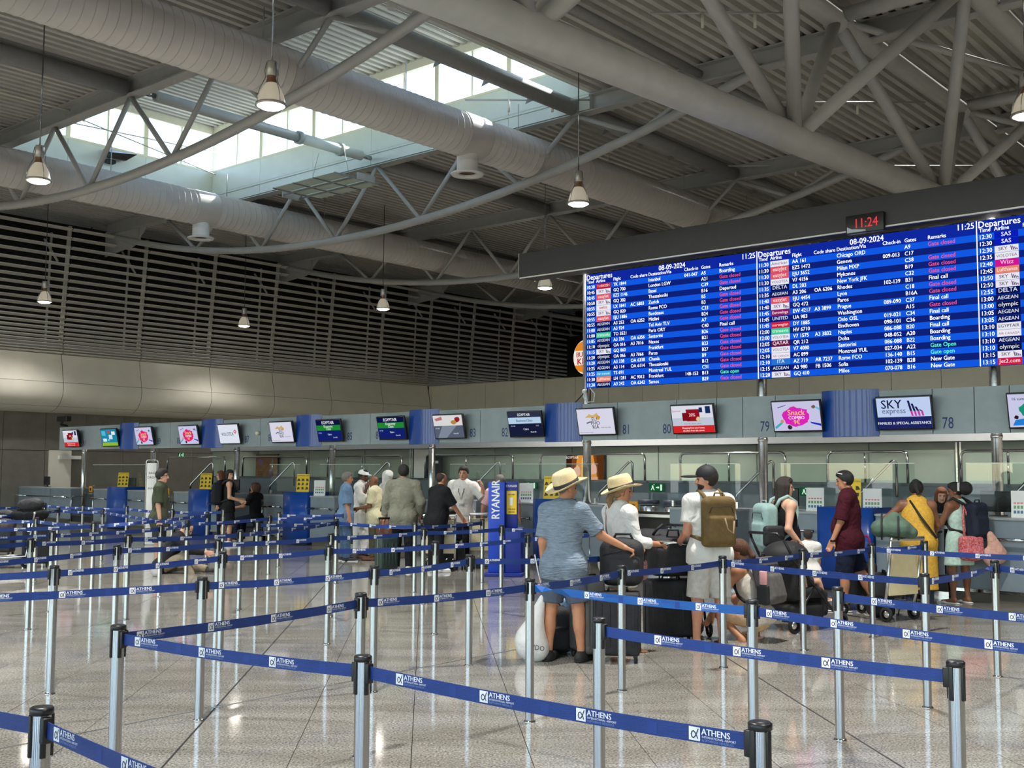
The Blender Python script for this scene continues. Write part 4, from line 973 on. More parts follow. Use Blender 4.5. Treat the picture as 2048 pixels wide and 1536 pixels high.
# the airport print that repeats on every belt
def ribbon(mb, pts, w, z):
    for i in range(len(pts) - 1):
        a, b = Vector((*pts[i], 0)), Vector((*pts[i + 1], 0)); d = (b - a).normalized(); n = Vector((-d.y, d.x, 0)) * w / 2; e = d * w * .3
        mb.add([(a - n - e) + Vector((0, 0, z)), (b - n + e) + Vector((0, 0, z)), (b + n + e) + Vector((0, 0, z)), (a + n - e) + Vector((0, 0, z))], [(0, 1, 2, 3)])
ALP = [(.88, .95), (.7, .55), (.52, .26), (.36, .16), (.2, .24), (.14, .45), (.22, .66), (.38, .74), (.55, .62), (.7, .4), (.82, .15)]
I4 = Matrix.Identity(4)
def print_meshes(full):
    q = MB(); q.add([(0, -.02, .0), (.04, -.02, 0), (.04, .021, 0), (0, .021, 0)], [(0, 1, 2, 3)])
    text(q, 'ATHENS', Matrix.Translation((.045, .0015, 0)), .0268, 'L', bold=.03)
    if full: text(q, 'INTERNATIONAL AIRPORT', Matrix.Translation((.046, -.0085, 0)), .0098, 'L')
    k = MB(); ribbon(k, [(.004 + .034 * x, -.018 + .036 * y) for x, y in ALP], .0035, .0006)
    f = MB()
    if full: text(f, 'ELEFTHERIOS VENIZELOS', Matrix.Translation((.046, -.0185, 0)), .0098, 'L')
    g = MB(); text(g, 'ATHENS', Matrix.Translation((.04, .002, .0)) @ Matrix.Scale(-1, 4, (1, 0, 0)), .026, 'L'); g.add([(.046, -.02, 0), (.082, -.02, 0), (.082, .018, 0), (.046, .018, 0)], [(0, 1, 2, 3)])
    return (q.mesh('print', M_PRINT), k.mesh('print_mark', M_PRINTK), f.mesh('print_line', mat('pale_print', srgb(120, 148, 200), .6)) if full else None, g.mesh('ghost_print', M_PRINT2))
PRF, PRS = print_meshes(True), print_meshes(False)
def off(x, y):
    p = on_z(x, y, PH); return Vector((p.x, p.y, 0))
ZB = .902
def belt(p, q, label, sag=.012, twist=None, bright=False, zoff=0.0, phase=.1):
    P = PPOS[p] if isinstance(p, str) else p; Q = PPOS[q] if isinstance(q, str) else q
    d = (Q - P); L = d.length; d.normalize()
    P2 = P + d * .045; Q2 = Q - d * .045; L -= .09
    ang = math.atan2(d.y, d.x)
    t = thing('queue_belt', label, 'belt', P2 + Vector((0, 0, ZB + zoff)), ang, 'blue queue belts')
    n = 20; vs = []; hh = .0255
    side = Vector((-math.sin(ang), math.cos(ang)))           # local +y
    mid = (P + Q) / 2; cam_side = -1 if Vector((mid.x, mid.y)).dot(side) > 0 else 1
    for i in range(n + 1):
        u = i / n; x = L * u; z = -sag * 4 * u * (1 - u); th = 0
        if twist == 'start': th = math.pi * (1 - min(1, x / .3))
        if twist == 'end': th = math.pi * (1 - min(1, (L - x) / .35))
        c, s = math.cos(th), math.sin(th); hs = hh
        for (dy, dz) in ((-.001, hs), (-.001, -hs), (.001, -hs), (.001, hs)): vs.append((x, dy * c - dz * s, z + dy * s + dz * c))
    fs = [(4 * i + k, 4 * i + (k + 1) % 4, 4 * i + 4 + (k + 1) % 4, 4 * i + 4 + k) for i in range(n) for k in range(4)]
    MB().add(vs, fs).build('webbing', M_BELT2 if bright else M_BELT, t)
    for x in (-.012, L + .012): MB().cham(x - .014, x + .014, -.016, .016, -.042, .036, .004).build('clip', M_BLACK, t)
    depth = mid.y
    pr = PRF if depth < 8.5 else PRS
    x = phase if cam_side == -1 else L - phase
    while 0.02 < x < L - .03 or (x == phase):
        z = -sag * 4 * (x / L) * (1 - x / L)
        if x + .16 * (1 if cam_side == -1 else -1) > L or x + .16 * (1 if cam_side == -1 else -1) < 0: break
        for me in pr:
            if me is None or me.name.startswith('ghost'): continue
            o = link(me.name.split('.')[0], me, t, (x, cam_side * .0018, z)); o.rotation_euler = (math.pi / 2, 0, 0 if cam_side == -1 else math.pi)
        gx = x + .24 * (1 if cam_side == -1 else -1)
        if .02 < gx < L - .15 and depth < 10:
            o = link('ghost_print', pr[3], t, (gx, cam_side * .0016, -sag * 4 * (gx / L) * (1 - gx / L))); o.rotation_euler = (math.pi / 2, 0, 0 if cam_side == -1 else math.pi)
        x += .44 * (1 if cam_side == -1 else -1)
    return t
NM = {}
for rn, ids in ROWS:
    for i, k in enumerate(ids): NM[k] = (rn, i)
def chain(ids, rn, left=None, right=None, **kw):
    if left is not None: belt(left, ids[0], 'blue belt running off the left edge in the ' + rn, **kw)
    for i in range(len(ids) - 1):
        belt(ids[i], ids[i + 1], 'blue belt right of the %s post in the %s' % (_ord(i), rn), phase=.08 + .07 * i, **kw)
    if right is not None: belt(ids[-1], right, 'blue belt leaving the last post of the ' + rn, **kw)
belt(off(-330, 1322), 'S1', 'blue belt entering at the bottom left corner', phase=1.35)
belt('S1', off(760, 1660), 'blue belt running down out of the bottom edge', phase=.05)
chain(['S2', 'S3', 'S4'], 'second belt row from the front')
belt('S2', 'S8', 'blue belt rising from the left corner post to the middle', phase=.06)
chain(['S8', 'S36'], 'third belt row from the front')
chain(['S7', 'S25', 'S32'], 'fourth belt row from the front', left=off(-420, 1190), right=off(1292, 1100))
chain(['S9', 'S17', 'S26', 'S31', 'S35'], 'fifth belt row from the front', left=off(-260, 1142), right=off(1200, 1058))
chain(['S10', 'S18', 'S28', 'S30', 'S34'], 'sixth belt row from the front', left=off(-220, 1128), right=off(1120, 1050))
chain(['S11', 'S14', 'S19', 'S27', 'S29', 'S33'], 'seventh belt row from the front', left=off(-160, 1085))
chain(['S12', 'S15', 'S16', 'S23'], 'eighth belt row from the front', left=off(-120, 1068))
belt('S22', 'S27', 'blue belt ending at the man in the light blue shirt')
belt('S23', off(672, 1028), 'short blue belt behind the man in light blue shirt')
belt('S24', off(690, 1024), 'hindmost blue belt beside the third blue podium')
belt(off(-140, 1052), 'S13', 'blue belt in the sun patch at the left edge')
belt('S13', 'S21', 'blue belt beside the man in the green shirt'); belt('S46', 'S13', 'short blue belt between the ninth row posts')
belt(off(-60, 1032), 'S46', 'short blue belt at the left edge below the trolley')
belt(off(-60, 1012), 'S47', 'blue belt behind the loaded trolley'); belt('S47', 'S51', 'left blue belt of the hindmost row'); belt('S51', 'S53', 'middle blue belt of the hindmost row'); belt('S53', 'S54', 'blue belt behind the green shirt man'); belt('S54', 'S20', 'blue belt right of the green shirt man')
belt(off(-60, 1026), 'S49', 'blue belt in front of the black suitcase trolley'); belt('S49', 'S48', 'short blue belt left of the leftmost podium'); belt('S48', 'S52', 'blue belt in front of the leftmost podium'); belt('S52', 'S16', 'blue belt between the first and second podium')
belt('S36', 'S37', 'blue belt rising behind the legs of the straw hat man', phase=.05)
belt('S36', 'S40', 'bright blue belt across the legs of the straw hat man', twist='start', bright=True, phase=.45)
belt('S40', off(2260, 1292), 'blue belt from the crouching woman to the right edge', phase=.06)
belt('S37', 'S38', 'blue belt in front of the heap of black bags', phase=.03); belt('S38', 'S39', 'blue belt behind the crouching woman')
belt('S38', 'S44', 'blue belt in front of the stroller', phase=.06); belt('S39', 'S42', 'blue belt across the legs of the maroon shirt man')
belt('S44', 'S45', 'twisted blue belt across the bare legs at right', twist='end'); belt('S45', off(2230, 1140), 'short blue belt at the right edge')
belt('S5', 'S6', 'vivid blue belt across the lower right', phase=.3); belt('S41', off(2240, 1228), 'blue belt right of the post below maroon shirt man', phase=.2)
belt('S42', off(2260, 1110), 'blue belt across yellow dress and mint skirt', phase=.12); belt('S42', 'S43', 'short blue belt in front of the cream trolley board')
belt('S55', off(1240, 1050), 'short blue belt behind the straw hat woman')
# ------------------------------------------------------------------ implicit surfaces for people, clothes and soft bags
def V3(*a): return np.array(a, dtype=np.float64)
def _smin(a, b, k):
    h = np.clip(.5 + .5 * (b - a) / k, 0, 1)
    return b + (a - b) * h - k * h * (1 - h)
def cap(a, b, r1, r2=None, k=.03, flat=None, n=None, clip=None, sub=False):
    return dict(t='cap', a=np.array(a, float), b=np.array(b, float), r1=r1, r2=r1 if r2 is None else r2, k=k, flat=flat, n=None if n is None else np.array(n, float), clip=clip, sub=sub)
def ell(c, r, k=.02, rot=None, clip=None, sub=False):
    return dict(t='ell', c=np.array(c, float), r=np.array(r, float), k=k, rot=rot, clip=clip, sub=sub)
def rbox(c, h, rd, k=.01, rot=None, clip=None, sub=False):
    return dict(t='box', c=np.array(c, float), h=np.array(h, float), rd=rd, k=k, rot=rot, clip=clip, sub=sub)
def _bb(p):
    if p['t'] == 'cap':
        r = max(p['r1'], p['r2']); return np.minimum(p['a'], p['b']) - r, np.maximum(p['a'], p['b']) + r
    if p['t'] == 'ell': r = p['r'].max() if p['rot'] is not None else p['r']; return p['c'] - r, p['c'] + r
    r = np.linalg.norm(p['h']) if p['rot'] is not None else p['h']; return p['c'] - r, p['c'] + r
def _ev(p, X, Y, Z):
    if p['t'] == 'cap':
        a = p['a']; d = p['b'] - a; L2 = max(1e-9, d @ d)
        px, py, pz = X - a[0], Y - a[1], Z - a[2]
        t = np.clip((px * d[0] + py * d[1] + pz * d[2]) / L2, 0, 1)
        qx, qy, qz = px - t * d[0], py - t * d[1], pz - t * d[2]
        q2 = qx * qx + qy * qy + qz * qz
        if p['flat']:
            n = p['n']; dn = qx * n[0] + qy * n[1] + qz * n[2]; q2 = q2 + (p['flat'] ** 2 - 1) * dn * dn
        v = np.sqrt(q2) - (p['r1'] + t * (p['r2'] - p['r1']))
        if p['flat']: v = v / (1 + (p['flat'] - 1) * .5)
    else:
        c = p['c']; px, py, pz = X - c[0], Y - c[1], Z - c[2]
        if p['rot'] is not None:
            m = p['rot']; px, py, pz = (m[0, 0] * px + m[1, 0] * py + m[2, 0] * pz, m[0, 1] * px + m[1, 1] * py + m[2, 1] * pz, m[0, 2] * px + m[1, 2] * py + m[2, 2] * pz)
        if p['t'] == 'ell':
            r = p['r']; k0 = np.sqrt((px / r[0]) ** 2 + (py / r[1]) ** 2 + (pz / r[2]) ** 2)
            v = (k0 - 1) * r.min()
        else:
            h, rd = p['h'], p['rd']; qx, qy, qz = np.abs(px) - h[0] + rd, np.abs(py) - h[1] + rd, np.abs(pz) - h[2] + rd
            v = np.sqrt(np.maximum(qx, 0) ** 2 + np.maximum(qy, 0) ** 2 + np.maximum(qz, 0) ** 2) + np.minimum(np.maximum(qx, np.maximum(qy, qz)), 0) - rd
    if p.get('clip'):
        for pt, n in p['clip']:
            v = np.maximum(v, (X - pt[0]) * n[0] + (Y - pt[1]) * n[1] + (Z - pt[2]) * n[2])
    return v
def sdf_mesh(prims, vox, clips=()):
    los, his = zip(*[_bb(p) for p in prims if not p['sub']])
    lo = np.min(los, 0) - 3 * vox - .01; hi = np.max(his, 0) + 3 * vox + .01
    dims = np.ceil((hi - lo) / vox).astype(int) + 1
    ax = [lo[i] + vox * np.arange(dims[i]) for i in range(3)]
    V = np.full(dims, .3, np.float32)
    for p in prims:
        l, h = _bb(p); m = p['k'] + 3 * vox
        i0 = np.maximum(0, np.floor((l - m - lo) / vox).astype(int)); i1 = np.minimum(dims, np.ceil((h + m - lo) / vox).astype(int) + 1)
        if np.any(i1 <= i0): continue
        sl = tuple(slice(i0[i], i1[i]) for i in range(3))
        X, Y, Z = ax[0][sl[0]][:, None, None], ax[1][sl[1]][None, :, None], ax[2][sl[2]][None, None, :]
        v = _ev(p, X, Y, Z).astype(np.float32)
        V[sl] = -_smin(-V[sl], v, p['k']) if p['sub'] else _smin(V[sl], v, p['k'])
    for pt, n in clips:
        V = np.maximum(V, ((ax[0] - pt[0]) * n[0])[:, None, None] + ((ax[1] - pt[1]) * n[1])[None, :, None] + ((ax[2] - pt[2]) * n[2])[None, None, :]).astype(np.float32)
    S = V < 0
    C = S[:-1, :-1, :-1].astype(np.int8)
    offs = [(0, 0, 0), (1, 0, 0), (0, 1, 0), (1, 1, 0), (0, 0, 1), (1, 0, 1), (0, 1, 1), (1, 1, 1)]
    C = sum(S[o[0]:dims[0] - 1 + o[0], o[1]:dims[1] - 1 + o[1], o[2]:dims[2] - 1 + o[2]].astype(np.int8) for o in offs)
    cells = np.argwhere((C > 0) & (C < 8))
    if len(cells) == 0: return np.zeros((0, 3)), np.zeros((0, 4), int)
    cv = np.stack([V[cells[:, 0] + o[0], cells[:, 1] + o[1], cells[:, 2] + o[2]] for o in offs], 1)
    acc = np.zeros((len(cells), 3)); cnt = np.zeros(len(cells)); O = np.array(offs, float)
    for e0, e1 in ((0, 1), (2, 3), (4, 5), (6, 7), (0, 2), (1, 3), (4, 6), (5, 7), (0, 4), (1, 5), (2, 6), (3, 7)):
        m = (cv[:, e0] < 0) != (cv[:, e1] < 0); t = cv[m, e0] / (cv[m, e0] - cv[m, e1])
        acc[m] += O[e0] + t[:, None] * (O[e1] - O[e0]); cnt[m] += 1
    P = lo + vox * (cells + acc / cnt[:, None])
    idx = np.full(np.array(dims) - 1, -1, np.int32); idx[tuple(cells.T)] = np.arange(len(cells))
    F_ = []
    for a in range(3):
        b, c = (a + 1) % 3, (a + 2) % 3
        s0 = [slice(None)] * 3; s1 = [slice(None)] * 3; s0[a] = slice(0, -1); s1[a] = slice(1, None)
        e = np.argwhere(S[tuple(s0)] != S[tuple(s1)])
        e = e[(e[:, b] > 0) & (e[:, c] > 0) & (e[:, b] < dims[b] - 1) & (e[:, c] < dims[c] - 1)]
        ins = S[tuple(e.T)]
        def ci(db, dc):
            q = e.copy(); q[:, b] += db; q[:, c] += dc; return idx[tuple(q.T)]
        q = np.stack([ci(-1, -1), ci(0, -1), ci(0, 0), ci(-1, 0)], 1)
        q[~ins] = q[~ins][:, ::-1]
        F_.append(q)
    Fq = np.concatenate(F_); Fq = Fq[(Fq >= 0).all(1)]
    return P, Fq
def sdf_obj(name, prims, vox, m, parent=None, loc=None, rz=0.0, clips=(), fn=None):
    P, Q = sdf_mesh(prims, vox, clips)
    if fn is not None and len(P): P = fn(P)
    me = bpy.data.meshes.new(name)
    me.vertices.add(len(P)); me.vertices.foreach_set('co', P.astype(np.float32).ravel())
    me.loops.add(len(Q) * 4); me.loops.foreach_set('vertex_index', Q.astype(np.int32).ravel())
    me.polygons.add(len(Q)); me.polygons.foreach_set('loop_start', np.arange(0, len(Q) * 4, 4, dtype=np.int32))
    me.polygons.foreach_set('use_smooth', np.ones(len(Q), bool))
    me.update(calc_edges=True); me.materials.append(m)
    return link(name, me, parent, loc, rz)
# ------------------------------------------------------------------ people
def skin(name, rgb): return mat('skin_' + name, srgb(*rgb), .5, noise=.06, nscale=14, bump=.08, bscale=120)
def cloth(name, rgb, n=.08, b=.55, bs=9, rough=.85, stretch=None): return mat('cloth_' + name, srgb(*rgb), rough, noise=n, nscale=20, bump=min(1, b * 1.2) if bs < 15 else b, bscale=bs * .8, spec=.2, stretch=stretch, bdist=.04 if bs < 15 else .01, bdistort=1.2)
SK = {'fair': skin('fair', (214, 164, 136)), 'tan': skin('tan', (190, 132, 98)), 'brown': skin('brown', (134, 88, 62)), 'dark': skin('dark', (96, 62, 46)), 'red': skin('red', (206, 146, 118))}
def hairm(name, rgb): return mat('hair_' + name, srgb(*rgb), .55, noise=.3, nscale=60, bump=.5, bscale=90, stretch=(3, 3, .4))
HR = {'black': hairm('black', (26, 22, 22)), 'dark': hairm('dark', (46, 34, 28)), 'brown': hairm('brown', (92, 60, 40)), 'grey': hairm('grey', (116, 110, 104)), 'blond': hairm('blond', (150, 120, 84)), 'red': hairm('red', (120, 66, 40))}
M_EYE = mat('eye_dark', srgb(36, 28, 26), .2); M_LIP = mat('lips', srgb(166, 92, 84), .5, noise=.05)
M_RUB = mat('shoe_black', srgb(32, 30, 30), .7, noise=.1, bump=.2, bscale=80)
def nz(v): v = np.array(v, float); return v / np.linalg.norm(v)
def person(label, pos, h, rz, sk='fair', hair=('short', 'dark'), top=None, bottom=None, shoes=None, arms=None, legs=None, lean=0.0, side=0.0, head=(0, 0), pelvis=None,
           fat=1.0, vox=.011, fingers=(.5, .5), cat='person', face=True, shw=1.0, palm=(None, None)):
    """pos on the floor, rz turns local +y (the way the person faces); arms / legs are (upper, lower) direction pairs, right side first"""
    t = thing('person', label, cat, pos, rz)
    sm = SK[sk]; x_ = V3(1, 0, 0)
    pel = V3(*(pelvis if pelvis is not None else (0, 0, .525 * h)))
    sp = nz((math.sin(side), math.sin(lean), math.cos(lean) * math.cos(side)))
    fwd = nz(V3(0, 1, 0) - sp * sp[1]); rt = np.cross(fwd, sp)
    ches = pel + sp * .185 * h; nb = pel + sp * .305 * h
    shc = pel + sp * .285 * h
    sw = .108 * h * shw
    SHR = [shc + rt * sw, shc - rt * sw]
    hipw = .05 * h
    HIP = [pel + V3(hipw, 0, -.015 * h), pel + V3(-hipw, 0, -.015 * h)]
    arms = arms or (((.12, .02, -1), (.06, .15, -1)), ((-.12, .02, -1), (-.06, .15, -1)))
    legs = legs or (((.04, 0, -1), (.02, -.02, -1)), ((-.04, 0, -1), (-.02, -.02, -1)))
    EL, WR, HD = [], [], []
    for s in range(2):
        u, f = nz(arms[s][0]), nz(arms[s][1]); EL.append(SHR[s] + u * .17 * h); WR.append(EL[s] + f * .148 * h); HD.append(nz(arms[s][2]) if len(arms[s]) > 2 else f)
    KN, AN, FD = [], [], []
    for s in range(2):
        u, f = nz(legs[s][0]), nz(legs[s][1]); KN.append(HIP[s] + u * .237 * h); AN.append(KN[s] + f * .23 * h); FD.append(nz(legs[s][2]) if len(legs[s]) > 2 else nz((.2 * (1 - 2 * s), 1, 0)))
    # head frame
    yaw, pit = head
    hy = nz(V3(-math.sin(yaw) * math.cos(pit), math.cos(yaw) * math.cos(pit), -math.sin(pit)))
    hz = nz(V3(0, 0, 1) + sp * .35 - hy * ((V3(0, 0, 1) + sp * .35) @ hy)); hx = np.cross(hy, hz)
    hc = nb + sp * .045 * h + hz * .062 * h + hy * .012 * h
    Rm = np.stack([hx, hy, hz], 1)
    def hp(x, y, z): return hc + hx * x * h + hy * y * h + hz * z * h
    B = []
    # trunk
    B.append(cap(pel, ches, .088 * h * fat, .094 * h * fat, .04, 1.42 / (fat ** .5), fwd))
    B.append(cap(ches, shc - sp * .012 * h, .094 * h * fat, .083 * h, .04, 1.45, fwd))
    B.append(cap(SHR[0], SHR[1], .04 * h, .04 * h, .05))
    if fat > 1.08: B.append(ell(pel + sp * .07 * h + fwd * .035 * h, (.085 * h * fat, .07 * h * fat, .1 * h), .05))
    B.append(cap(nb - sp * .01 * h, nb + sp * .06 * h + hy * .006 * h, .034 * h, .031 * h, .025))
    for s in range(2):
        B.append(ell(HIP[s] - fwd * .03 * h - V3(0, 0, .0), (.052 * h, .045 * h, .055 * h), .04))
        mid = (HIP[s] * .5 + KN[s] * .5)
        B.append(cap(HIP[s], KN[s], .053 * h * fat ** .5, .034 * h, .03))
        kd = KN[s] + (AN[s] - KN[s]) * .3; back = nz(np.cross(nz(AN[s] - KN[s]), rt))
        B.append(cap(KN[s], AN[s], .032 * h, .0205 * h, .025)); B.append(ell(kd + back * .008 * h * (1 if back[1] < 0 else -1), (.031 * h, .031 * h, .06 * h), .03))
        f = FD[s]; B.append(cap(AN[s] - f * .012 * h + V3(0, 0, -.018 * h), AN[s] + f * .095 * h + V3(0, 0, -.03 * h), .022 * h, .015 * h, .02))
        B.append(cap(SHR[s], EL[s], .031 * h * fat ** .4, .024 * h, .03)); B.append(cap(EL[s], WR[s], .025 * h, .0165 * h, .02))
        # hand: palm, four fingers, thumb
        d = HD[s]; inw = palm[s]
        pn = nz(inw) if inw is not None else nz(np.cross(d, V3(0, 1, 0)) * (1 if s == 0 else -1) + V3(0, 1e-3, 0))
        pn = nz(pn - d * (pn @ d)); w = np.cross(d, pn) * (1 if s == 0 else -1); g = h / 1.75; cu = fingers[s]
        B.append(rbox(WR[s] + d * .05 * g, (.04 * g, .05 * g, .016 * g), .014 * g, .02, np.stack([w, d, pn], 1)))
        for q in range(4):
            o = (-.03 + .0195 * q) * g; ln = (.036, .042, .045, .038)[q] * g; base = WR[s] + d * .09 * g + w * o
            d1 = nz(d * math.cos(cu) + pn * math.sin(cu)); d2 = nz(d * math.cos(cu * 2.2) + pn * math.sin(cu * 2.2))
            B.append(cap(base - d * .012 * g, base + d1 * ln, .0092 * g, .0088 * g, .005)); B.append(cap(base + d1 * ln, base + d1 * ln + d2 * ln * .85, .0088 * g, .0075 * g, .005))
        tb = WR[s] + d * .03 * g + w * .034 * g; td = nz(d * .75 + w * .6 + pn * .35)
        B.append(cap(tb, tb + td * .04 * g, .0125 * g, .0105 * g, .012)); B.append(cap(tb + td * .04 * g, tb + nz(td + d * .6) * .07 * g, .0105 * g, .008 * g, .006))
    # head with face
    B.append(ell(hp(0, -.006, .012), (.0445 * h, .053 * h, .052 * h), .02, Rm)); B.append(ell(hp(0, .014, -.03), (.034 * h, .034 * h, .036 * h), .03, Rm))
    B.append(ell(hp(0, .034, -.052), (.016 * h, .013 * h, .012 * h), .02, Rm))
    B.append(cap(hp(0, .05, .004), hp(0, .0585, -.017), .006 * h, .0095 * h, .012))
    B.append(cap(hp(-.02, .046, .013), hp(.02, .046, .013), .006 * h, .006 * h, .014))
    for s in (-1, 1):
        B.append(ell(hp(s * .018, .049, .003), (.010 * h, .008 * h, .007 * h), .008, Rm, sub=True))
        B.append(ell(hp(s * .0455, -.006, -.008), (.006 * h, .014 * h, .02 * h), .006, Rm))
    sdf_obj('body', B, vox, sm, t)
    if face:
        for s in (-1, 1):
            c = hp(s * .018, .0435, .003); MB().ball(c, .0048 * h, 8).build('eye', M_EYE, t)
            MB().tube([hp(s * .008, .0525, .0175), hp(s * .02, .0515, .02), hp(s * .031, .045, .016)], .0026 * h, 6).build('eyebrow', HR[hair[1]] if hair[1] in HR else HR['dark'], t)
        MB().tube([hp(-.014, .046, -.036), hp(0, .0515, -.0345), hp(.014, .046, -.036)], .0035 * h, 6).build('lips', M_LIP, t)
    # hair
    hk, hcol = hair; hm = HR.get(hcol, HR['dark']); G = []
    face_cut = [(hp(0, .028, .012), nz(hy * .92 - hz * .36))]
    if hk in ('short', 'long', 'pony', 'bun', 'afro', 'bob', 'thin'):
        gr = .006 if hk == 'thin' else .010
        cl = [(hp(0, .03, .03), nz(hy * .8 - hz * .6))] if hk != 'thin' else [(hp(0, -.005, .02), nz(hy * .9 - hz * .44)), (hp(0, -.01, .05), nz(hz * .8 + hy * .3))]
        G.append(ell(hp(0, -.008, .016), ((.0445 + gr) * h, (.053 + gr) * h, (.052 + gr) * h), .01, Rm, clip=cl))
        if hk != 'thin': G.append(ell(hp(0, .004, .05), (.042 * h, .05 * h, .028 * h), .015, Rm))
    if hk in ('long', 'bob'):
        L_ = .16 if hk == 'long' else .07
        for q in range(7):
            w = (q - 3) / 3.0; a_ = w * 1.9; p0 = hp(.046 * math.sin(a_), -.046 * math.cos(a_) - .004, .01); p1 = p0 - hz * L_ * h * (1 - .25 * abs(w)) - hy * .012 * h
            G.append(cap(p0, p1, .017 * h, .013 * h, .018))
    if hk == 'pony':
        p0 = hp(0, -.06, -.0); G.append(cap(p0, p0 - hz * .05 * h - hy * .015 * h, .017 * h, .02 * h, .02)); G.append(cap(p0 - hz * .05 * h - hy * .015 * h, p0 - hz * .125 * h + hx * .0 * h, .02 * h, .01 * h, .02))
    if hk == 'bun': G.append(ell(hp(0, -.055, .045), (.03 * h, .03 * h, .028 * h), .015, Rm)); G.append(cap(hp(0, -.06, .01), hp(.02, -.07, -.05), .02 * h, .012 * h, .015))
    if hk == 'afro': G.append(ell(hp(-.01, -.09, .012), (.056 * h, .056 * h, .058 * h), .015, Rm))
    if G: sdf_obj('hair', G, min(vox, .01), hm, t)
    J = dict(t=t, h=h, pel=pel, ches=ches, nb=nb, shc=shc, SH=SHR, EL=EL, WR=WR, HD=HD, HIP=HIP, KN=KN, AN=AN, hp=hp, hc=hc, hx=hx, hy=hy, hz=hz, sp=sp, fwd=fwd, rt=rt, pos=Vector(pos), rz=rz)
    # clothes
    if top:
        g = top.get('loose', .012); hem = top.get('hem', .07) * h; T = []
        lo = pel - sp * hem * .4
        hemclip = [(pel - sp * hem, -sp)]
        T.append(cap(lo - sp * .1 * h, ches, .09 * h * fat + g * 1.3, .095 * h * fat + g, .04, 1.4 / (fat ** .5), fwd, hemclip)); T.append(cap(ches, shc - sp * .012 * h, .095 * h * fat + g, .083 * h + g, .04, 1.42, fwd))
        if fat > 1.08: T.append(ell(pel + sp * .07 * h + fwd * .035 * h, (.085 * h * fat + g, .07 * h * fat + g, .11 * h), .05, clip=hemclip))
        if hem > .03 or top.get('skirt'):
            hc_ = hemclip if not top.get('skirt') else [(pel - V3(0, 0, top['skirt'] * h), V3(0, 0, -1))]
            for s in range(2):
                e = .03 if bottom else .016
                T.append(ell(HIP[s] - fwd * .03 * h, (.053 * h + g + e, .046 * h + g + e, .075 * h), .05, clip=hc_))
                if nz(KN[s] - HIP[s])[2] < -.7: T.append(cap(HIP[s] + sp * .02 * h, KN[s], .055 * h * fat ** .5 + g + e * .8, .045 * h + g + e * .8, .05, clip=hc_ if top.get('skirt') else hemclip + [(pel - sp * hem, -sp)]))
        sl = top.get('sleeve', 'short')
        if sl != 'none':
            T.append(cap(SHR[0], SHR[1], .042 * h + g * .7, .042 * h + g * .7, .05))
            for s in range(2):
                e = EL[s] - SHR[s]
                if sl == 'short':
                    f_ = top.get('slen', .78); T.append(cap(SHR[s], SHR[s] + e * f_ * 1.25, .034 * h * fat ** .4 + g, .034 * h + g * 1.3, .04, clip=[(SHR[s] + e * f_, nz(e))]))
                else:
                    T.append(cap(SHR[s], EL[s], .034 * h * fat ** .4 + g, .028 * h + g, .04)); w = WR[s] - EL[s]; f_ = top.get('slen', .95)
                    T.append(cap(EL[s], EL[s] + w * f_, .028 * h + g, .021 * h + g * .8, .03, clip=[(EL[s] + w * (f_ - .03), nz(w))]))
        else:
            for s in (0, 1): T.append(cap(shc + rt * sw * .62 * (1 - 2 * s), ches + rt * sw * .4 * (1 - 2 * s), .026 * h, .05 * h, .03))
        if top.get('skirt'):
            fl = top['skirt'] * h; wd = top.get('flare', .13) * h
            T.append(cap(pel + sp * .02 * h, pel - V3(0, 0, 1) * (fl + wd), .098 * h, wd, .05, 1.25, fwd, [(pel - V3(0, 0, fl), V3(0, 0, -1))]))
        so = sdf_obj('top', T, vox, top['m'], t)
        if top.get('collar'):
            m = MB(); n = 16; rr = .038 * h; vs = []
            for q in range(n):
                a_ = 2 * math.pi * q / n; dx, dy = math.cos(a_) * rr * 1.12, math.sin(a_) * rr
                b0 = nb - sp * .012 * h + rt * dx * 1.15 + fwd * dy * 1.15; b1 = nb + sp * .022 * h + rt * dx + fwd * (dy) - sp * max(0, math.sin(a_)) * .02 * h
                b2 = b0 + (rt * dx + fwd * dy) * .35 + sp * .002
                vs += [b2, b1, b0]
            m.add(vs, [(3 * q, 3 * q + 1, 3 * ((q + 1) % n) + 1, 3 * ((q + 1) % n)) for q in range(n)] + [(3 * q + 1, 3 * q + 2, 3 * ((q + 1) % n) + 2, 3 * ((q + 1) % n) + 1) for q in range(n)], True)
            m.build('collar', top['m'], t)
    if bottom:
        g = bottom.get('loose', .014); P_ = []
        P_.append(cap(pel + sp * .03 * h, pel - V3(0, 0, .01 * h), .089 * h * fat + g * .6, .09 * h * fat + g * .6, .04, 1.38 / (fat ** .5), fwd))
        if bottom['kind'] in ('shorts', 'pants'):
            for s in range(2):
                P_.append(ell(HIP[s] - fwd * .03 * h, (.053 * h + g, .046 * h + g, .056 * h), .04)); u = KN[s] - HIP[s]
                if bottom['kind'] == 'shorts':
                    f_ = bottom.get('len', .9)
                    P_.append(cap(HIP[s], HIP[s] + u * f_ * 1.12, .055 * h * fat ** .5 + g, .046 * h + g * 1.4, .03, clip=[(HIP[s] + u * f_, nz(u))]))
                else:
                    P_.append(cap(HIP[s], KN[s], .055 * h * fat ** .5 + g, .037 * h + g, .03)); w = AN[s] - KN[s]
                    P_.append(cap(KN[s], KN[s] + w * 1.05, .037 * h + g, .032 * h + g * .8, .03, clip=[(KN[s] + w * 1.02, nz(w))]))
        sdf_obj('shorts' if bottom['kind'] == 'shorts' else 'trousers', P_, vox, bottom['m'], t)
